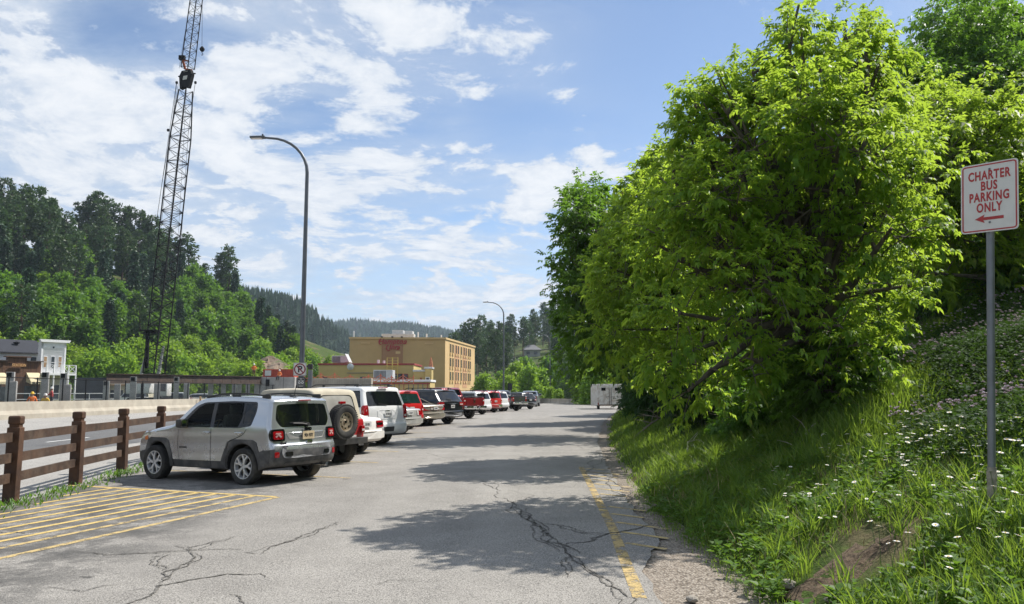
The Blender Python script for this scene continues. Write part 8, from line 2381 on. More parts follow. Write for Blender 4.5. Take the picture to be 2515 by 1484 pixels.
# annex
def block(name, label, cat, u0, u1, v, Y, dep, mat, zb=-0.5, trim=None, skew=0.0):
    p0, p1 = at(u0, v, Y), at(u1, v, Y)
    o = empty(name, ((p0.x + p1.x) / 2, Y, zb), skew, label, cat)
    w, h = p1.x - p0.x, p0.z - zb
    mb = MB(); mb.bbox((0, dep / 2, h / 2), (w, dep, h), 0.03); mb.build('wall', mat, o)
    if trim:
        mb = MB(); mb.bbox((0, dep / 2, h + 0.16), (w + 0.3, dep + 0.3, 0.32), 0.03); mb.build('parapet', trim, o)
    return o, w, h
an, w, h = block('annex', 'long yellow annex with a red roof edge in front of the hotel', 'building', 782.5, 1016, 897, 141, 12, M_YELB, trim=M_REDT)
for (fx, zz_, ww, hh) in ((-0.43, 3.9, 0.9, 1.0), (-0.03, 3.9, 1.0, 0.9), (0.33, 4.0, 1.7, 1.5), (0.40, 4.0, 1.2, 1.5)):
    mb = MB(); mb.bbox((fx * w, -0.05, zz_), (ww + 0.25, 0.12, hh + 0.25), 0.02); wn = mb.build('window', M_REDT if fx > 0.2 else M_YELB, an)
    mb = MB(); mb.bbox((fx * w, -0.10, zz_), (ww, 0.06, hh), 0.01); mb.build('pane', M_PANE, wn)
mb = MB(); mb.tube([(-0.2 * w, -0.1, 5.0), (0.1 * w, -0.1, 5.0)], 0.06, 6); mb.build('conduit', M_HVACD, an)
q = at(861, 901, 140); o = empty('satellite_dish', q, label='small pale dish antenna on the front of the yellow annex', cat='antenna')
mb = MB(); mb.lathe([(0.0, 0.0), (0.35, 0.08), (0.6, 0.22)], 14, 'Y', c=(0, -0.4, 0)); mb.build('dish', M_HVAC, o, smooth=True)
mb = MB(); mb.bar((0, -0.3, -0.1), (0, 0.9, -0.4), 0.08); mb.build('arm', M_HVACD, o)
o, w, h = block('annex_wing', 'lower yellow wing with pale flat roof at the right end of the annex', 'building', 1016, 1044, 913, 137, 8, M_YELB, trim=M_HVAC)
mb = MB(); mb.bbox((w * 0.15, -0.05, h * 0.55), (0.25, 0.12, h * 0.5), 0.02); mb.build('downpipe', M_REDT, o)
o, w, h = block('annex_tower', 'narrow yellow tower with a red pointed cap beside the annex wing', 'building', 1044, 1060, 906, 136, 3, M_YELB, trim=M_HVAC)
mb = MB(); mb.lathe([(0.0, 1.9), (0.14, 1.4), (0.26, 0.9), (0.36, 0.2), (0.4, 0.0)], 8, 'Z', c=(w * 0.3, 1, h + 0.3)); mb.build('spire', pm('terracotta', (0.42, 0.16, 0.07), 0.7), o)
mb = MB(); mb.bbox((-0.1, -0.05, h * 0.62), (0.7, 0.12, 1.5), 0.02); wn = mb.build('window', M_WHITEP, o)
mb = MB(); mb.bbox((-0.1, -0.1, h * 0.62), (0.5, 0.06, 1.3), 0.01); mb.build('pane', M_PANE, wn)
lo, w, h = block('low_shop', 'low yellow building with dark battens and white parapet just above the parked cars', 'building', 905, 1056, 938, 124, 8, M_YELB, trim=M_WHITEP)
for k in range(13):
    mb = MB(); mb.box((-w / 2 + (k + 0.5) * w / 13, -0.03, h * 0.45), (0.10, 0.07, h * 0.9)); mb.build('batten', M_REDT if k % 5 == 2 else M_HVACD, lo)
mb = MB(); mb.bbox((0, -0.12, h - 0.25), (w + 0.1, 0.2, 0.18), 0.02); mb.build('band', M_REDT, lo)
for (u, v) in ((929, 884), (943, 886)):
    q = at(u, v, 146); mb = MB(); mb.tube([(0, 0, -3.2), (0, 0, 0)], 0.22, 8); tag(mb.build('flue', M_WHITEP, None, loc=q), 'white flue pipe on the annex roof', 'pipe', 'white flues on the annex roof')
for (u, v) in ((957, 878), (971, 878)):
    q = at(u, v, 140.6); mb = MB()
    for dx_ in (-0.45, 0.45): mb.bar((dx_, 0, -4.2), (dx_, 0, 0), 0.10)
    for k in range(8): mb.bar((-0.45, 0, -0.1 - 0.5 * k), (0.45, 0, -0.1 - 0.5 * k), 0.07)
    tag(mb.build('ladder', pm('ladder_yellow', (0.65, 0.48, 0.12), 0.6), None, loc=q), 'yellow ladder leaning over the annex roof edge', 'ladder', 'yellow ladders on the annex')

# ------------------------------------------------------------------ people
M_SKIN = pm('skin', (0.42, 0.24, 0.16), 0.6, var=0.1)
M_NAVY = pm('dark_trousers', (0.03, 0.03, 0.04), 0.9, var=0.2)
M_MAROON = pm('brown_trousers', (0.13, 0.06, 0.045), 0.9, var=0.2)
M_REDS = pm('red_shirt', (0.45, 0.05, 0.05), 0.85, var=0.15)
M_HAT = pm('hard_hat_white', (0.74, 0.72, 0.68), 0.4, var=0.05)
M_HATY = pm('hard_hat_yellow', (0.75, 0.45, 0.03), 0.4, var=0.05)
M_VEST = pm('hi_vis_vest', (0.80, 0.20, 0.05), 0.8, var=0.15, scale=8)
M_BOOT = pm('work_boot', (0.05, 0.035, 0.025), 0.8)
def person(base, rz, joints, top, legs, hat, label, group=None, vest=None):
    J = {'pelvis': (0, 0, .95, .15), 'spine': (0, 0, 1.16, .145), 'chest': (0, 0, 1.36, .165), 'neck': (0, .01, 1.50, .065), 'head': (0, -.015, 1.60, .085), 'crown': (0, 0, 1.70, .085)}
    for s_, n in ((-1, 'l'), (1, 'r')):
        J.update({'sh' + n: (s_ * .185, 0, 1.41, .075), 'el' + n: (s_ * .30, .03, 1.14, .052), 'wr' + n: (s_ * .27, -.12, .92, .038), 'ha' + n: (s_ * .26, -.17, .84, .042),
                  'hi' + n: (s_ * .10, 0, .88, .105), 'kn' + n: (s_ * .115, -.02, .49, .072), 'an' + n: (s_ * .12, .02, .10, .048), 'to' + n: (s_ * .135, -.15, .05, .045)})
    J.update(joints or {})
    names = list(J); E = [('pelvis', 'spine'), ('spine', 'chest'), ('chest', 'neck'), ('neck', 'head'), ('head', 'crown')]
    for n in 'lr': E += [('chest', 'sh' + n), ('sh' + n, 'el' + n), ('el' + n, 'wr' + n), ('wr' + n, 'ha' + n), ('pelvis', 'hi' + n), ('hi' + n, 'kn' + n), ('kn' + n, 'an' + n), ('an' + n, 'to' + n)]
    me = bpy.data.meshes.new('body'); me.from_pydata([J[n][:3] for n in names], [(names.index(a), names.index(b)) for a, b in E], [])
    tmp = bpy.data.objects.new('tmp', me); COL.objects.link(tmp)
    tmp.modifiers.new('skin', 'SKIN'); tmp.modifiers.new('sub', 'SUBSURF').levels = 2
    sv = me.skin_vertices[0].data
    for i, n in enumerate(names): sv[i].radius = (J[n][3], J[n][3] * (0.72 if n in ('chest', 'spine', 'pelvis') else 1.0))
    sv[0].use_root = True
    bpy.context.view_layer.update()
    m2 = bpy.data.meshes.new_from_object(tmp.evaluated_get(bpy.context.evaluated_depsgraph_get()))
    bpy.data.objects.remove(tmp)
    m2.materials.clear()
    for mm in (M_SKIN, top, legs, M_BOOT): m2.materials.append(mm)
    co = {n: Vector(J[n][:3]) for n in names}
    for p in m2.polygons:
        c = p.center; best = min(names, key=lambda n: (co[n] - c).length)
        p.material_index = 0 if best in ('head', 'crown', 'neck', 'hal', 'har', 'wrl', 'wrr') else (1 if best[:2] in ('ch', 'sp', 'sh', 'el') else (3 if best[:2] in ('to', 'an') else 2)); p.use_smooth = True
    o = bpy.data.objects.new('person', m2); COL.objects.link(o)
    o.location = base; o.rotation_euler = (0, 0, rz); tag(o, label, 'person', group)
    hc = Vector(J['crown'][:3])
    mb = MB(); mb.lathe([(0.0, 0.12), (0.07, 0.105), (0.115, 0.05), (0.12, -0.02), (0.155, -0.035), (0.12, -0.04)], 14, 'Z', c=hc + Vector((0, -0.01, 0.0))); mb.build('hard_hat', hat, o, smooth=True)
    hd_ = Vector(J['head'][:3])
    mb = MB(); mb.lathe([(0.0, -0.03), (0.018, 0.0), (0.0, 0.02)], 6, 'Z', c=hd_ + Vector((0, -0.095, -0.01)))
    for s_ in (-1, 1): mb.lathe([(0.0, -0.03), (0.02, 0.0), (0.0, 0.03)], 6, 'Z', c=hd_ + Vector((s_ * 0.088, 0, 0.0)))
    mb.build('face', M_SKIN, o, smooth=True)
    if vest:
        mb = MB(); mb.lathe([(0.19, -0.30), (0.20, 0.0), (0.215, 0.16), (0.14, 0.24)], 14, 'Z', c=Vector(J['chest'][:3]) - Vector((0, 0, 0.10)))
        for i, v_ in enumerate(mb.v): mb.v[i] = (v_[0], v_[1] * 0.74, v_[2])
        mb.build('vest', vest, o, smooth=True)
    return o
wz = zat(926.5, 106)
p = at(621, 920, 106.6)
person((p.x, 107.0, wz), 0.15, {'ell': (-.36, .06, 1.17, .052), 'wrl': (-.22, -.06, 1.02, .038), 'hal': (-.17, -.09, .99, .042), 'elr': (.36, .06, 1.17, .052), 'wrr': (.22, -.06, 1.02, .038), 'har': (.17, -.09, .99, .042)}, M_VEST, M_MAROON, M_HAT, 'worker in orange shirt and brown trousers standing hands on hips on the wall', vest=M_VEST)
p = at(687, 920, 106.4)
person((p.x, 106.3, wz - 0.80), -0.3, {'knl': (-.14, -.42, .86, .075), 'anl': (-.14, -.46, .42, .05), 'tol': (-.15, -.60, .38, .045), 'knr': (.14, -.40, .90, .075), 'anr': (.15, -.42, .46, .05), 'tor': (.15, -.56, .42, .045), 'hil': (-.11, -.05, .88, .10), 'hir': (.11, -.05, .88, .10), 'wrl': (-.20, -.30, .98, .038), 'hal': (-.14, -.36, .97, .042), 'wrr': (.20, -.30, .98, .038), 'har': (.14, -.36, .97, .042)}, M_VEST, M_NAVY, M_HAT, 'worker in orange vest and dark trousers sitting on the edge of the wall', vest=M_VEST)
p = at(128, 957, 63)
person((p.x, 63, zat(956, 63) - 1.62), -1.2, {'ell': (-.26, -.18, 1.2, .05), 'wrl': (-.22, -.42, 1.12, .038), 'hal': (-.2, -.5, 1.1, .042), 'elr': (.26, -.18, 1.2, .05), 'wrr': (.22, -.42, 1.12, .038), 'har': (.2, -.5, 1.1, .042)}, M_REDS, M_NAVY, M_HAT, 'worker in red shirt and white hard hat reaching out behind the barrier')
p = at(80, 962, 58)
person((p.x, 58, zat(962, 58) - 1.82), 0.6, None, M_VEST, M_NAVY, M_HATY, 'worker in orange vest and yellow hard hat whose head shows over the barrier')
p = at(112, 966, 60)
person((p.x, 60, zat(966, 60) - 1.82), 0.2, None, M_HATY, M_NAVY, M_HAT, 'worker in yellow top whose head barely shows over the barrier')
# ------------------------------------------------------------------ trees on the hills
def place_obj(o, x, y, z, s, rz): o.location = (x, y, z); o.scale = (s, s, s); o.rotation_euler = (0, 0, rz)
def pine_proto(seed, H=20.0, bare=0.32, wid=3.0, mat=None, clumps=92):
    r = np.random.default_rng(seed); Vs = []; tr = MB()
    bend = [(0.3 * r.normal() * k / 6, 0.3 * r.normal() * k / 6, H * k / 6) for k in range(7)]
    tr.tube(bend, [0.30 - 0.042 * k for k in range(7)], 6)
    for i in range(clumps):
        f = bare + (1 - bare) * (i + r.random()) / clumps
        z = H * f; prof = math.sin(math.pi * min(1, (1 - f) / (1 - bare) * 0.72 + 0.10)) ** 0.8
        rad = wid * prof * (0.35 + 0.75 * r.random()); a = r.random() * 6.283
        c = np.array((rad * math.cos(a), rad * math.sin(a), z + 0.25 * rad))
        if i % 3 == 0: tr.tube([(0, 0, z - 0.4), tuple(c)], [0.07, 0.03], 3, cap=False)
        n = 17; d = norm(r.normal(size=(n, 3)) + np.array([math.cos(a) * .5, math.sin(a) * .5, 0.45])); cs_ = 0.45 + 0.5 * prof
        b = c + r.normal(size=(n, 3)) * np.array([.42, .42, .25]) * cs_
        L = (0.55 + 0.5 * r.random(n)) * (0.7 + 0.4 * prof)
        Vs.append(leaflets(b, d, r.normal(size=(n, 3)), L, L * 0.5, 0.1, 0.0))
    return np.concatenate(Vs), tr
def spruce_proto(seed, H=16.0, wid=3.0):
    r = np.random.default_rng(seed); Vs = []; tr = MB(); tr.tube([(0, 0, -0.5), (0, 0, H)], [0.25, 0.03], 6)
    N = 150
    for i in range(N):
        f = 0.04 + 0.95 * (i / N); z = H * f; rad = wid * (1 - f) ** 0.85 * (0.55 + 0.55 * r.random()) + 0.1; a = i * 2.4 + r.random() * .5
        n = 11; t = (0.3 + 0.7 * r.random(n))
        b = np.stack([rad * t * math.cos(a), rad * t * math.sin(a), z - 0.30 * rad * t], -1) + r.normal(size=(n, 3)) * 0.22
        d = norm(np.array([math.cos(a), math.sin(a), -0.25]) + r.normal(size=(n, 3)) * 0.55); L = 0.6 + 0.5 * r.random(n)
        Vs.append(leaflets(b, d, r.normal(size=(n, 3)), L, L * 0.45, 0.1, 0.1))
    return np.concatenate(Vs), tr
def decid_proto(seed, H=10.0, wid=4.0, n=2600, leaf=0.42, low=0.12, narrow=1.0):
    r = np.random.default_rng(seed); lob = []
    for k in range(20):
        f = low + (1 - low) * (k + 0.5) / 20
        q = wid * math.sin(math.pi * min(0.97, 0.2 + 0.76 * f)) * (0.15 + 0.65 * r.random()) * narrow; a = k * 2.4 + r.random()
        lob.append((q * math.cos(a), q * math.sin(a), H * f * 0.93, wid * (0.22 + 0.2 * r.random()) * (0.6 + 0.4 * narrow), 0.9))
    s, d, L = shoots(r, lob, n, (0.35, 0.9), 0.3)
    Vs = []
    for k in range(3):
        b = s + d * (L * (0.3 + 0.35 * k))[:, None]
        ax = d + r.normal(size=(n, 3)) * 0.7 + np.array([0, 0, -0.25]); ll = leaf * (0.6 + 0.8 * r.random(n))
        Vs.append(leaflets(b, ax, r.normal(size=(n, 3)), ll, ll * 0.6, 0.15, 0.1))
    tr = MB(); branchy(tr, (0, 0, 0), lob[::2], 0.16 + H * 0.006, seed, 0.2, 1)
    return np.concatenate(Vs), tr
def make_proto(name, V, tr, lm, bm_, cat='tree'):
    o = empty(name, (0, 0, 0), cat=cat)
    quads_obj('crown', V, 4, lm, o); tr.build('trunk', bm_, o)
    return o
PROTO = {}
def proto(key, name, V, tr, lm, bm_, H): PROTO.setdefault(key, []).append([make_proto(name, V, tr, lm, bm_), H, False])
for s_ in range(5): V, tr = pine_proto(900 + s_, 20.0, (0.30, 0.42, 0.25, 0.38, 0.34)[s_], (2.7, 2.3, 3.0, 2.6, 3.3)[s_]); proto('pine', 'pine_tree', V, tr, L_PINE, B_PINE, 20.0)
for s_ in range(3): V, tr = spruce_proto(920 + s_, 16.0, (3.0, 2.6, 3.4)[s_]); proto('spruce', 'spruce_tree', V, tr, L_SPRUCE, B_PINE, 16.0)
for s_ in range(3): V, tr = decid_proto(940 + s_, 10.0, (3.6, 4.2, 3.2)[s_], 1350, 0.62); proto('decid', 'broadleaf_tree', V, tr, L_DECID, B_BARK, 10.0)
for s_ in range(3): V, tr = decid_proto(950 + s_, 7.0, (3.2, 3.8, 3.0)[s_], 1150, 0.52, 0.05); proto('light', 'broadleaf_tree', V, tr, L_LIGHT, B_BARK, 7.0)
for s_ in range(2): V, tr = decid_proto(960 + s_, 12.0, 4.0, 2200, 0.42, 0.08, 0.8); proto('willow', 'willow_tree', V, tr, L_WILLOW, B_BARK, 12.0)
hr = np.random.default_rng(31)
def grow(kind, x, y, H, label, group, which=None):
    lst = PROTO[kind]; k = int(hr.integers(len(lst))) if which is None else which
    e = lst[k]
    if not e[2]: o = e[0]; e[2] = True
    else: o = copy_tree(e[0])
    s_ = H / e[1]; place_obj(o, x, y, gz(x, y) - 0.15, s_, hr.random() * 6.283)
    o.scale = (s_ * (0.9 + 0.25 * hr.random()), s_ * (0.9 + 0.25 * hr.random()), s_)
    tag(o, label, 'tree', group)
    return o
def sky_u(u): return float(np.interp(u, [-200, 0, 20, 45, 62, 100, 130, 150, 165, 200, 240, 270, 300, 340, 370, 400, 440, 460, 482, 500, 530, 555, 590, 602, 640, 665, 700, 720, 735, 760, 850, 900],
                                     [420, 440, 450, 500, 462, 462, 500, 545, 530, 500, 478, 495, 510, 520, 535, 560, 590, 580, 645, 650, 645, 610, 670, 742, 728, 750, 780, 795, 820, 838, 858, 990]))
SKY = [(12, 440, 20), (38, 475, 18), (66, 458, 22), (98, 460, 21), (128, 500, 17), (165, 528, 16), (198, 500, 18), (222, 485, 20), (243, 474, 22), (268, 492, 20), (298, 505, 20), (322, 510, 19), (345, 520, 19), (374, 532, 18), (412, 562, 17), (440, 590, 15), (462, 576, 18), (505, 648, 11), (545, 622, 17), (563, 606, 20), (640, 728, 14), (660, 748, 12), (682, 770, 11), (705, 785, 10), (722, 798, 9)]
GL = 'pines along the crest of the left hill'
def stand(u, v, H, kind, label, group, lo=130, hi=330):
    a, b = ray(u, v); best = None
    for Y in np.arange(lo, hi, 1.0):
        e = abs(gz(a * Y, Y) + H - (CAMH + b * Y))
        if best is None or e < best[0]: best = (e, Y)
    Y = best[1]; H2 = CAMH + b * Y - gz(a * Y, Y)
    return grow(kind, a * Y, Y, max(4.0, H2), label, group)
for (u, v, H) in SKY:
    lone = 530 < u < 600
    stand(u, v, H, 'pine' if u < 600 else 'spruce', 'tall pine standing clear of the wood on the right shoulder of the left hill' if lone else ('dark pine with a long bare trunk on the crest of the left hill' if u < 600 else 'small dark spruce low on the right end of the left hill'),
          'lone pines on the shoulder of the left hill' if lone else (GL if u < 600 else 'spruces at the right end of the left hill'), 150, 300)
for k_, u, v, H in (('spruce', 690, 796, 12), ('decid', 700, 815, 10), ('spruce', 712, 800, 12), ('decid', 722, 822, 10), ('spruce', 734, 822, 10), ('decid', 740, 846, 9), ('light', 752, 862, 8), ('decid', 765, 878, 8), ('light', 730, 868, 7), ('light', 742, 884, 6), ('light', 778, 892, 6), ('light', 714, 905, 4)):
    stand(u, v, H, k_, {'spruce': 'dark spruce at the low right end of the left hill', 'decid': 'green broadleaf tree just right of the bare earth bank', 'light': 'light green bush around the bare earth bank'}[k_], {'spruce': 'spruces right of the earth bank', 'decid': 'broadleaf trees right of the earth bank', 'light': 'bushes around the earth bank'}[k_], 165, 285)
cnt = 0; placed = []
for _ in range(9000):
    if cnt >= 245: break
    y = hr.uniform(128, 295); u = hr.uniform(-60, 850); x = xat(u, y)
    s_ = -0.908 * (x + 80) + 0.419 * (y - 125)
    if s_ < -2 or s_ > 118: continue
    if 648 < u < 722 and 145 < y < 200 and s_ < 12: continue
    kind = 'light' if s_ < 14 else ('decid' if s_ < 48 else ('spruce' if s_ < 66 else 'pine'))
    if 14 <= s_ < 85 and hr.random() < 0.30: kind = ('spruce', 'decid', 'pine', 'light')[int(hr.integers(4))]
    if u > 740 and s_ > 20: kind = 'spruce' if hr.random() < 0.7 else 'decid'
    if u > 440 and s_ > 40 and hr.random() < 0.6: kind = 'decid'
    H = {'pine': hr.uniform(13, 19), 'spruce': hr.uniform(10, 15), 'decid': hr.uniform(8, 12), 'light': hr.uniform(5, 8.5)}[kind]
    ztop = gz(x, y) + H; vt = 955 - 1969 * (ztop - CAMH) / y
    if vt < sky_u(u) + (14 if kind == 'pine' else 25): continue
    dmin = {'pine': 4.5, 'spruce': 4.6, 'decid': 5.2, 'light': 4.6}[kind]
    if any((x - px_) ** 2 + (y - py_) ** 2 < dmin ** 2 for px_, py_ in placed): continue
    placed.append((x, y)); cnt += 1
    lb, gp_ = {'pine': ('dark pine on the upper slope of the left hill', 'pines on the upper left hillside'), 'spruce': ('dark pointed spruce in the middle of the left hillside wood', 'spruces in the left hillside wood'),
          'decid': ('green broadleaf tree in the left hillside wood', 'broadleaf trees in the left hillside wood'), 'light': ('light green bushy tree at the foot of the left hill', 'light green trees at the foot of the left hill')}[kind]
    grow(kind, x, y, H, lb, gp_)
# right-hand hill beyond the bend
cnt = 0; placed = []
def sky_r(u): return float(np.interp(u, [1040, 1100, 1112, 1150, 1180, 1220, 1260, 1300, 1340, 1380, 1430, 1600], [900, 845, 820, 790, 778, 795, 775, 780, 745, 738, 735, 700]))
for (u, v) in ((1115, 818), (1140, 795), (1160, 785), (1180, 776), (1205, 788), (1228, 792), (1255, 772), (1285, 780), (1310, 760), (1335, 744), (1358, 742), (1382, 736), (1405, 738), (1430, 732)):
    stand(u, v, 17, 'pine', 'dark pine on the crest of the hill beyond the bend', 'pines on the crest of the right hill', 300, 460)
for _ in range(9000):
    if cnt >= 90: break
    y = hr.uniform(235, 440); u = hr.uniform(1085, 1520); x = xat(u, y); H = hr.uniform(13, 18)
    zb_ = gz(x, y); vt = 955 - 1969 * (zb_ + H - CAMH) / y
    if vt < sky_r(u) + 6 or zb_ < 1.5: continue
    if 1285 < u < 1330 and y < 330: continue
    if any((x - px_) ** 2 + (y - py_) ** 2 < 36 for px_, py_ in placed): continue
    placed.append((x, y)); cnt += 1
    grow('pine' if hr.random() < 0.85 else 'spruce', x, y, H, 'dark pine in the wood on the hill beyond the bend', 'pines on the slope of the right hill')
# bright growth along the far bend
def plant(kind, u, v, Y, label, group='bushes and small trees along the far bend'):
    x = xat(u, Y); H = zat(v, Y) - gz(x, Y)
    grow(kind, x, Y, max(2.0, H), label, group)
for a_ in (('light', 1186, 918, 152, 'light green round bush right beside the hotel'), ('light', 1205, 930, 156, 'low light green bush next to the round bush by the hotel'), ('decid', 1232, 912, 175, 'green tree between the hotel bushes and the first far lamp post'),
           ('light', 1268, 893, 150, 'bright green tree behind the small lamp post'), ('light', 1300, 900, 146, 'bright green bush right of the small lamp post'), ('light', 1325, 905, 150, 'bright green bush left of the pair of lamp posts'), ('light', 1248, 925, 140, 'low green bush by the black road sign'),
           ('light', 1352, 950, 128, 'low yellow-green bush behind the barrier blocks'), ('light', 1372, 955, 126, 'lowest yellow-green bush behind the barrier blocks'), ('willow', 1412, 842, 134, 'grey-green willow behind the far bend, tallest of the growth there'), ('willow', 1388, 868, 145, 'grey-green willow partly behind the pair of lamp posts'),
           ('decid', 1448, 880, 120, 'green tree between the willow and the dark roadside trees'), ('light', 1436, 905, 116, 'light green bush in front of the willow'), ('light', 1470, 900, 112, 'light green bush behind the white trailer'), ('willow', 1466, 850, 130, 'grey-green willow at the edge of the roadside trees'), ('decid', 1345, 880, 190, 'green tree at the foot of the dark hill'), ('decid', 1290, 880, 200, 'green tree under the house on the hill'),
           ('light', 604, 893, 136, 'light green bush left of the bare earth bank'), ('light', 626, 886, 139, 'taller light green bush at the left foot of the bare earth bank'), ('decid', 640, 868, 158, 'green tree growing on top of the bare earth bank'), ('light', 722, 897, 139, 'light green bush at the right foot of the bare earth bank'), ('light', 745, 893, 141, 'light green bush right of the bare earth bank'), ('light', 690, 876, 160, 'light green bush on top of the bare earth bank'),
           ('decid', 1500, 880, 125, 'green tree glimpsed above the trailer'), ('light', 1520, 905, 105, 'light green bush glimpsed through the roadside trees')):
    plant(*a_)
# spare prototypes that no tree used are removed
for lst in PROTO.values():
    for e in lst:
        if not e[2]:
            for ch in children(e[0]): bpy.data.objects.remove(ch)
            bpy.data.objects.remove(e[0])

# house among the pines
x = xat(1306, 330); zb_ = gz(x, 330)
hh_ = empty('hillside_house', (x, 330, zb_), label='pale house with grey hipped roof among the pines on the right hill', cat='house')
zt_h = zat(850, 330) - zb_
zb2 = zat(872, 330) - zb_
mb = MB(); mb.bbox((0, 3, zb2 + 0.5), (7, 6, 3.4), 0.05); mb.build('wall', pm('pale_siding', (0.42, 0.42, 0.40), 0.7), hh_)
mb = MB(); z0 = zb2 + 2.1; mb.add([(-4.2, -0.8, z0), (4.2, -0.8, z0), (4.2, 6.8, z0), (-4.2, 6.8, z0), (-1.2, 3, z0 + 2.2), (1.2, 3, z0 + 2.2)], [(0, 1, 5, 4), (1, 2, 5), (2, 3, 4, 5), (3, 0, 4), (0, 3, 2, 1)]); mb.build('roof', pm('grey_roof', (0.16, 0.16, 0.17), 0.8), hh_)
mb = MB(); mb.box((-1.5, -0.03, zb2 + 0.8), (1.4, 0.1, 1.2)); mb.box((1.6, -0.03, zb2 + 0.8), (1.4, 0.1, 1.2)); mb.build('window', M_PANE, hh_)

# eroded bank at the end of the left hill
def hill_hit(u, v):
    a, b = ray(u, v); Y = 110.0
    while Y < 330 and CAMH + b * Y > gz(a * Y, Y): Y += 0.5
    return a * Y, Y
vs = []; fs = []; nu, nv = 16, 9
for j in range(nv):
    for i in range(nu):
        u = 600 + 145 * i / (nu - 1); top = float(np.interp(u, [600, 640, 665, 700, 745], [908, 882, 872, 890, 921])); v = top + (924 - top) * j / (nv - 1)
        Y = 150 - 12 * j / (nv - 1) + 2.0 * math.sin(i * 1.7 + j) ; p = at(u, v, Y); vs.append((p.x, p.y, p.z))
for j in range(nv - 1):
    for i in range(nu - 1): a = j * nu + i; fs.append((a, a + nu, a + nu + 1, a + 1))
m, t, b = new_mat('eroded_earth')
geo = t.node('ShaderNodeNewGeometry'); P = geo.outputs['Position']
n_ = t.noise(t.vmath('MULTIPLY', P, (1, 1, 0.5)), 0.6, 6, 0.7); n2 = t.noise(P, 0.25, 4, 0.6)
c = t.mix(t.ramp(n_, 0.3, 0.7), (0.10, 0.075, 0.055), (0.27, 0.20, 0.14)); c = t.mix(t.ramp(n2, 0.5, 0.62), c, (0.07, 0.11, 0.025))
t.l.new(c, b.inputs['Base Color']); b.inputs['Roughness'].default_value = 0.95
bn = t.node('ShaderNodeBump'); bn.inputs['Strength'].default_value = 1.0; bn.inputs['Distance'].default_value = 0.8; t.l.new(n_, bn.inputs['Height']); t.l.new(bn.outputs[0], b.inputs['Normal'])
tag(link_mesh('hillside_bank', vs, fs, m, smooth=True), 'bare eroded earth bank at the end of the left hill', None, kind='structure')

# ------------------------------------------------------------------ distant hills with woods
def ridge(name, crest, depth, label, col0, col1):
    """crest: (u, v, Y) points; the slope falls towards the camera"""
    vs = []; fs = []; M_ = 12
    us = np.linspace(crest[0][0], crest[-1][0], 60)
    cu = [c[0] for c in crest]; r = np.random.default_rng(len(name)); H = []
    for i, u in enumerate(us):
        v = np.interp(u, cu, [c[1] for c in crest]) + 2.0 * math.sin(i * 0.7) + 1.5 * math.sin(i * 1.9); Y = np.interp(u, cu, [c[2] for c in crest])
        p = at(u, v, Y); H.append(p)
        for k in range(M_ + 1):
            f = k / M_; z = -30 + (p.z + 30) * math.cos(f * math.pi / 2) ** 1.2; y = p.y - depth * f
            vs.append((p.x * (1 - 0.12 * f) + 6 * math.sin(f * 9 + i), y + 12 * math.sin(i * 0.8 + f * 5) * f, z + 6 * math.sin(i * 1.3) * math.sin(f * 8) * f))
    for i in range(len(us) - 1):
        for k in range(M_): a = i * (M_ + 1) + k; fs.append((a, a + 1, a + M_ + 2, a + M_ + 1))
    m, t, b = new_mat(name + '_ground')
    geo = t.node('ShaderNodeNewGeometry'); n_ = t.noise(geo.outputs['Position'], 0.012, 6, 0.65)
    t.l.new(t.mix(t.ramp(n_, 0.42, 0.60), col0, col1), b.inputs['Base Color']); b.inputs['Roughness'].default_value = 1.0
    o = link_mesh(name, vs, fs, m, smooth=True); tag(o, label, None, kind='structure')
    return vs, M_ + 1, len(us)
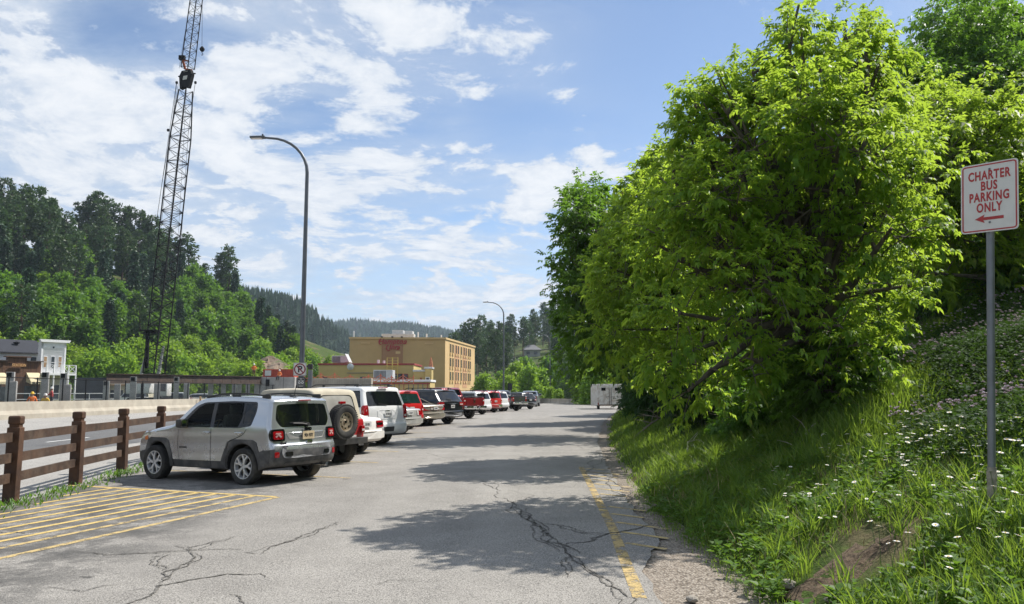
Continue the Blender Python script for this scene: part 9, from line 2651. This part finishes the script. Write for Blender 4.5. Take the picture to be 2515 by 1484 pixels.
def wood(name, V, cols, rows, n, H, w, mat, label, seed, kmax=9):
    r = np.random.default_rng(seed); A = np.array(V).reshape(rows, cols, 3)
    i = r.integers(0, rows - 1, n); k = np.minimum((r.random(n) ** 1.2 * kmax), cols - 2).astype(int); fi, fk = r.random(n), r.random(n)
    k[:n // 7] = 0; fk[:n // 7] *= 0.15
    p = (A[i, k] * ((1 - fi) * (1 - fk))[:, None] + A[i + 1, k] * (fi * (1 - fk))[:, None] + A[i, k + 1] * ((1 - fi) * fk)[:, None] + A[i + 1, k + 1] * (fi * fk)[:, None])
    Vs = []
    h = H * (0.6 + 0.7 * r.random(n))
    for q in range(9):
        f = 0.15 + 0.8 * q / 9; a = q * 2.4 + r.random(n) * 2; rad = w * (1 - f) * (0.5 + 0.6 * r.random(n))
        b = p + np.stack([0 * h, 0 * h, h * f], -1); d = np.stack([np.cos(a), np.sin(a), 0.25 + 0.5 * r.random(n)], -1)
        Vs.append(leaflets(b - d * 0.3 * rad[:, None], d, np.stack([-np.sin(a), np.cos(a), 0.3 * r.normal(size=n)], -1), rad * 1.3 + 0.6, rad * 0.9 + 0.5, 0.2, 0.0))
    tip = leaflets(p + np.stack([0 * h, 0 * h, h * 0.3], -1), np.tile(np.array([[0, 0, 1.0]]), (n, 1)), r.normal(size=(n, 3)), h * 0.75, np.full(n, w * 0.8), 0.1, 0.0)
    Vs.append(tip)
    tag(quads_obj(name, np.concatenate(Vs), 4, mat), label, 'forest', kind='stuff')
V1, c1, r1 = ridge('distant_hills', [(560, 894, 1700), (720, 852, 1750), (770, 828, 1800), (800, 820, 1800), (850, 815, 1800), (880, 811, 1800), (920, 813, 1800), (1000, 817, 1800), (1050, 822, 1800), (1100, 832, 1750), (1200, 864, 1700), (1350, 894, 1700)], 900, 'blue wooded hill closing the far end of the valley', (0.035, 0.060, 0.030), (0.075, 0.085, 0.045))
wood('distant_forest', V1, c1, r1, 9500, 17, 6.0, L_SPRUCE, 'blue-green forest covering the hill at the end of the valley', 61)
V2, c2, r2 = ridge('valley_side', [(560, 760, 620), (700, 778, 640), (730, 788, 650), (760, 808, 690), (800, 828, 740), (840, 852, 800), (870, 872, 840), (920, 905, 900)], 330, 'grassy valley side with scattered conifers left of the hotel', (0.045, 0.080, 0.030), (0.12, 0.14, 0.07))
wood('valley_forest', V2, c2, r2, 5200, 15, 4.6, L_SPRUCE, 'conifer wood on the valley side left of the hotel', 62, 12)
# air of the valley
hz = MB(); hz.box((0, 1100, 70), (3400, 2500, 260))
m = bpy.data.materials.new('valley_air'); m.use_nodes = True; t = NT(m.node_tree); t.n.remove(t.n['Principled BSDF'])
vp = t.node('ShaderNodeVolumePrincipled'); vp.inputs['Color'].default_value = (0.72, 0.84, 1.0, 1); vp.inputs['Density'].default_value = 0.00018; vp.inputs['Anisotropy'].default_value = 0.2
t.l.new(vp.outputs[0], t.n['Material Output'].inputs['Volume'])
HAZE = hz.build('haze', m); tag(HAZE, 'thin blue air filling the valley', None, kind='stuff')
HAZE.data.validate()
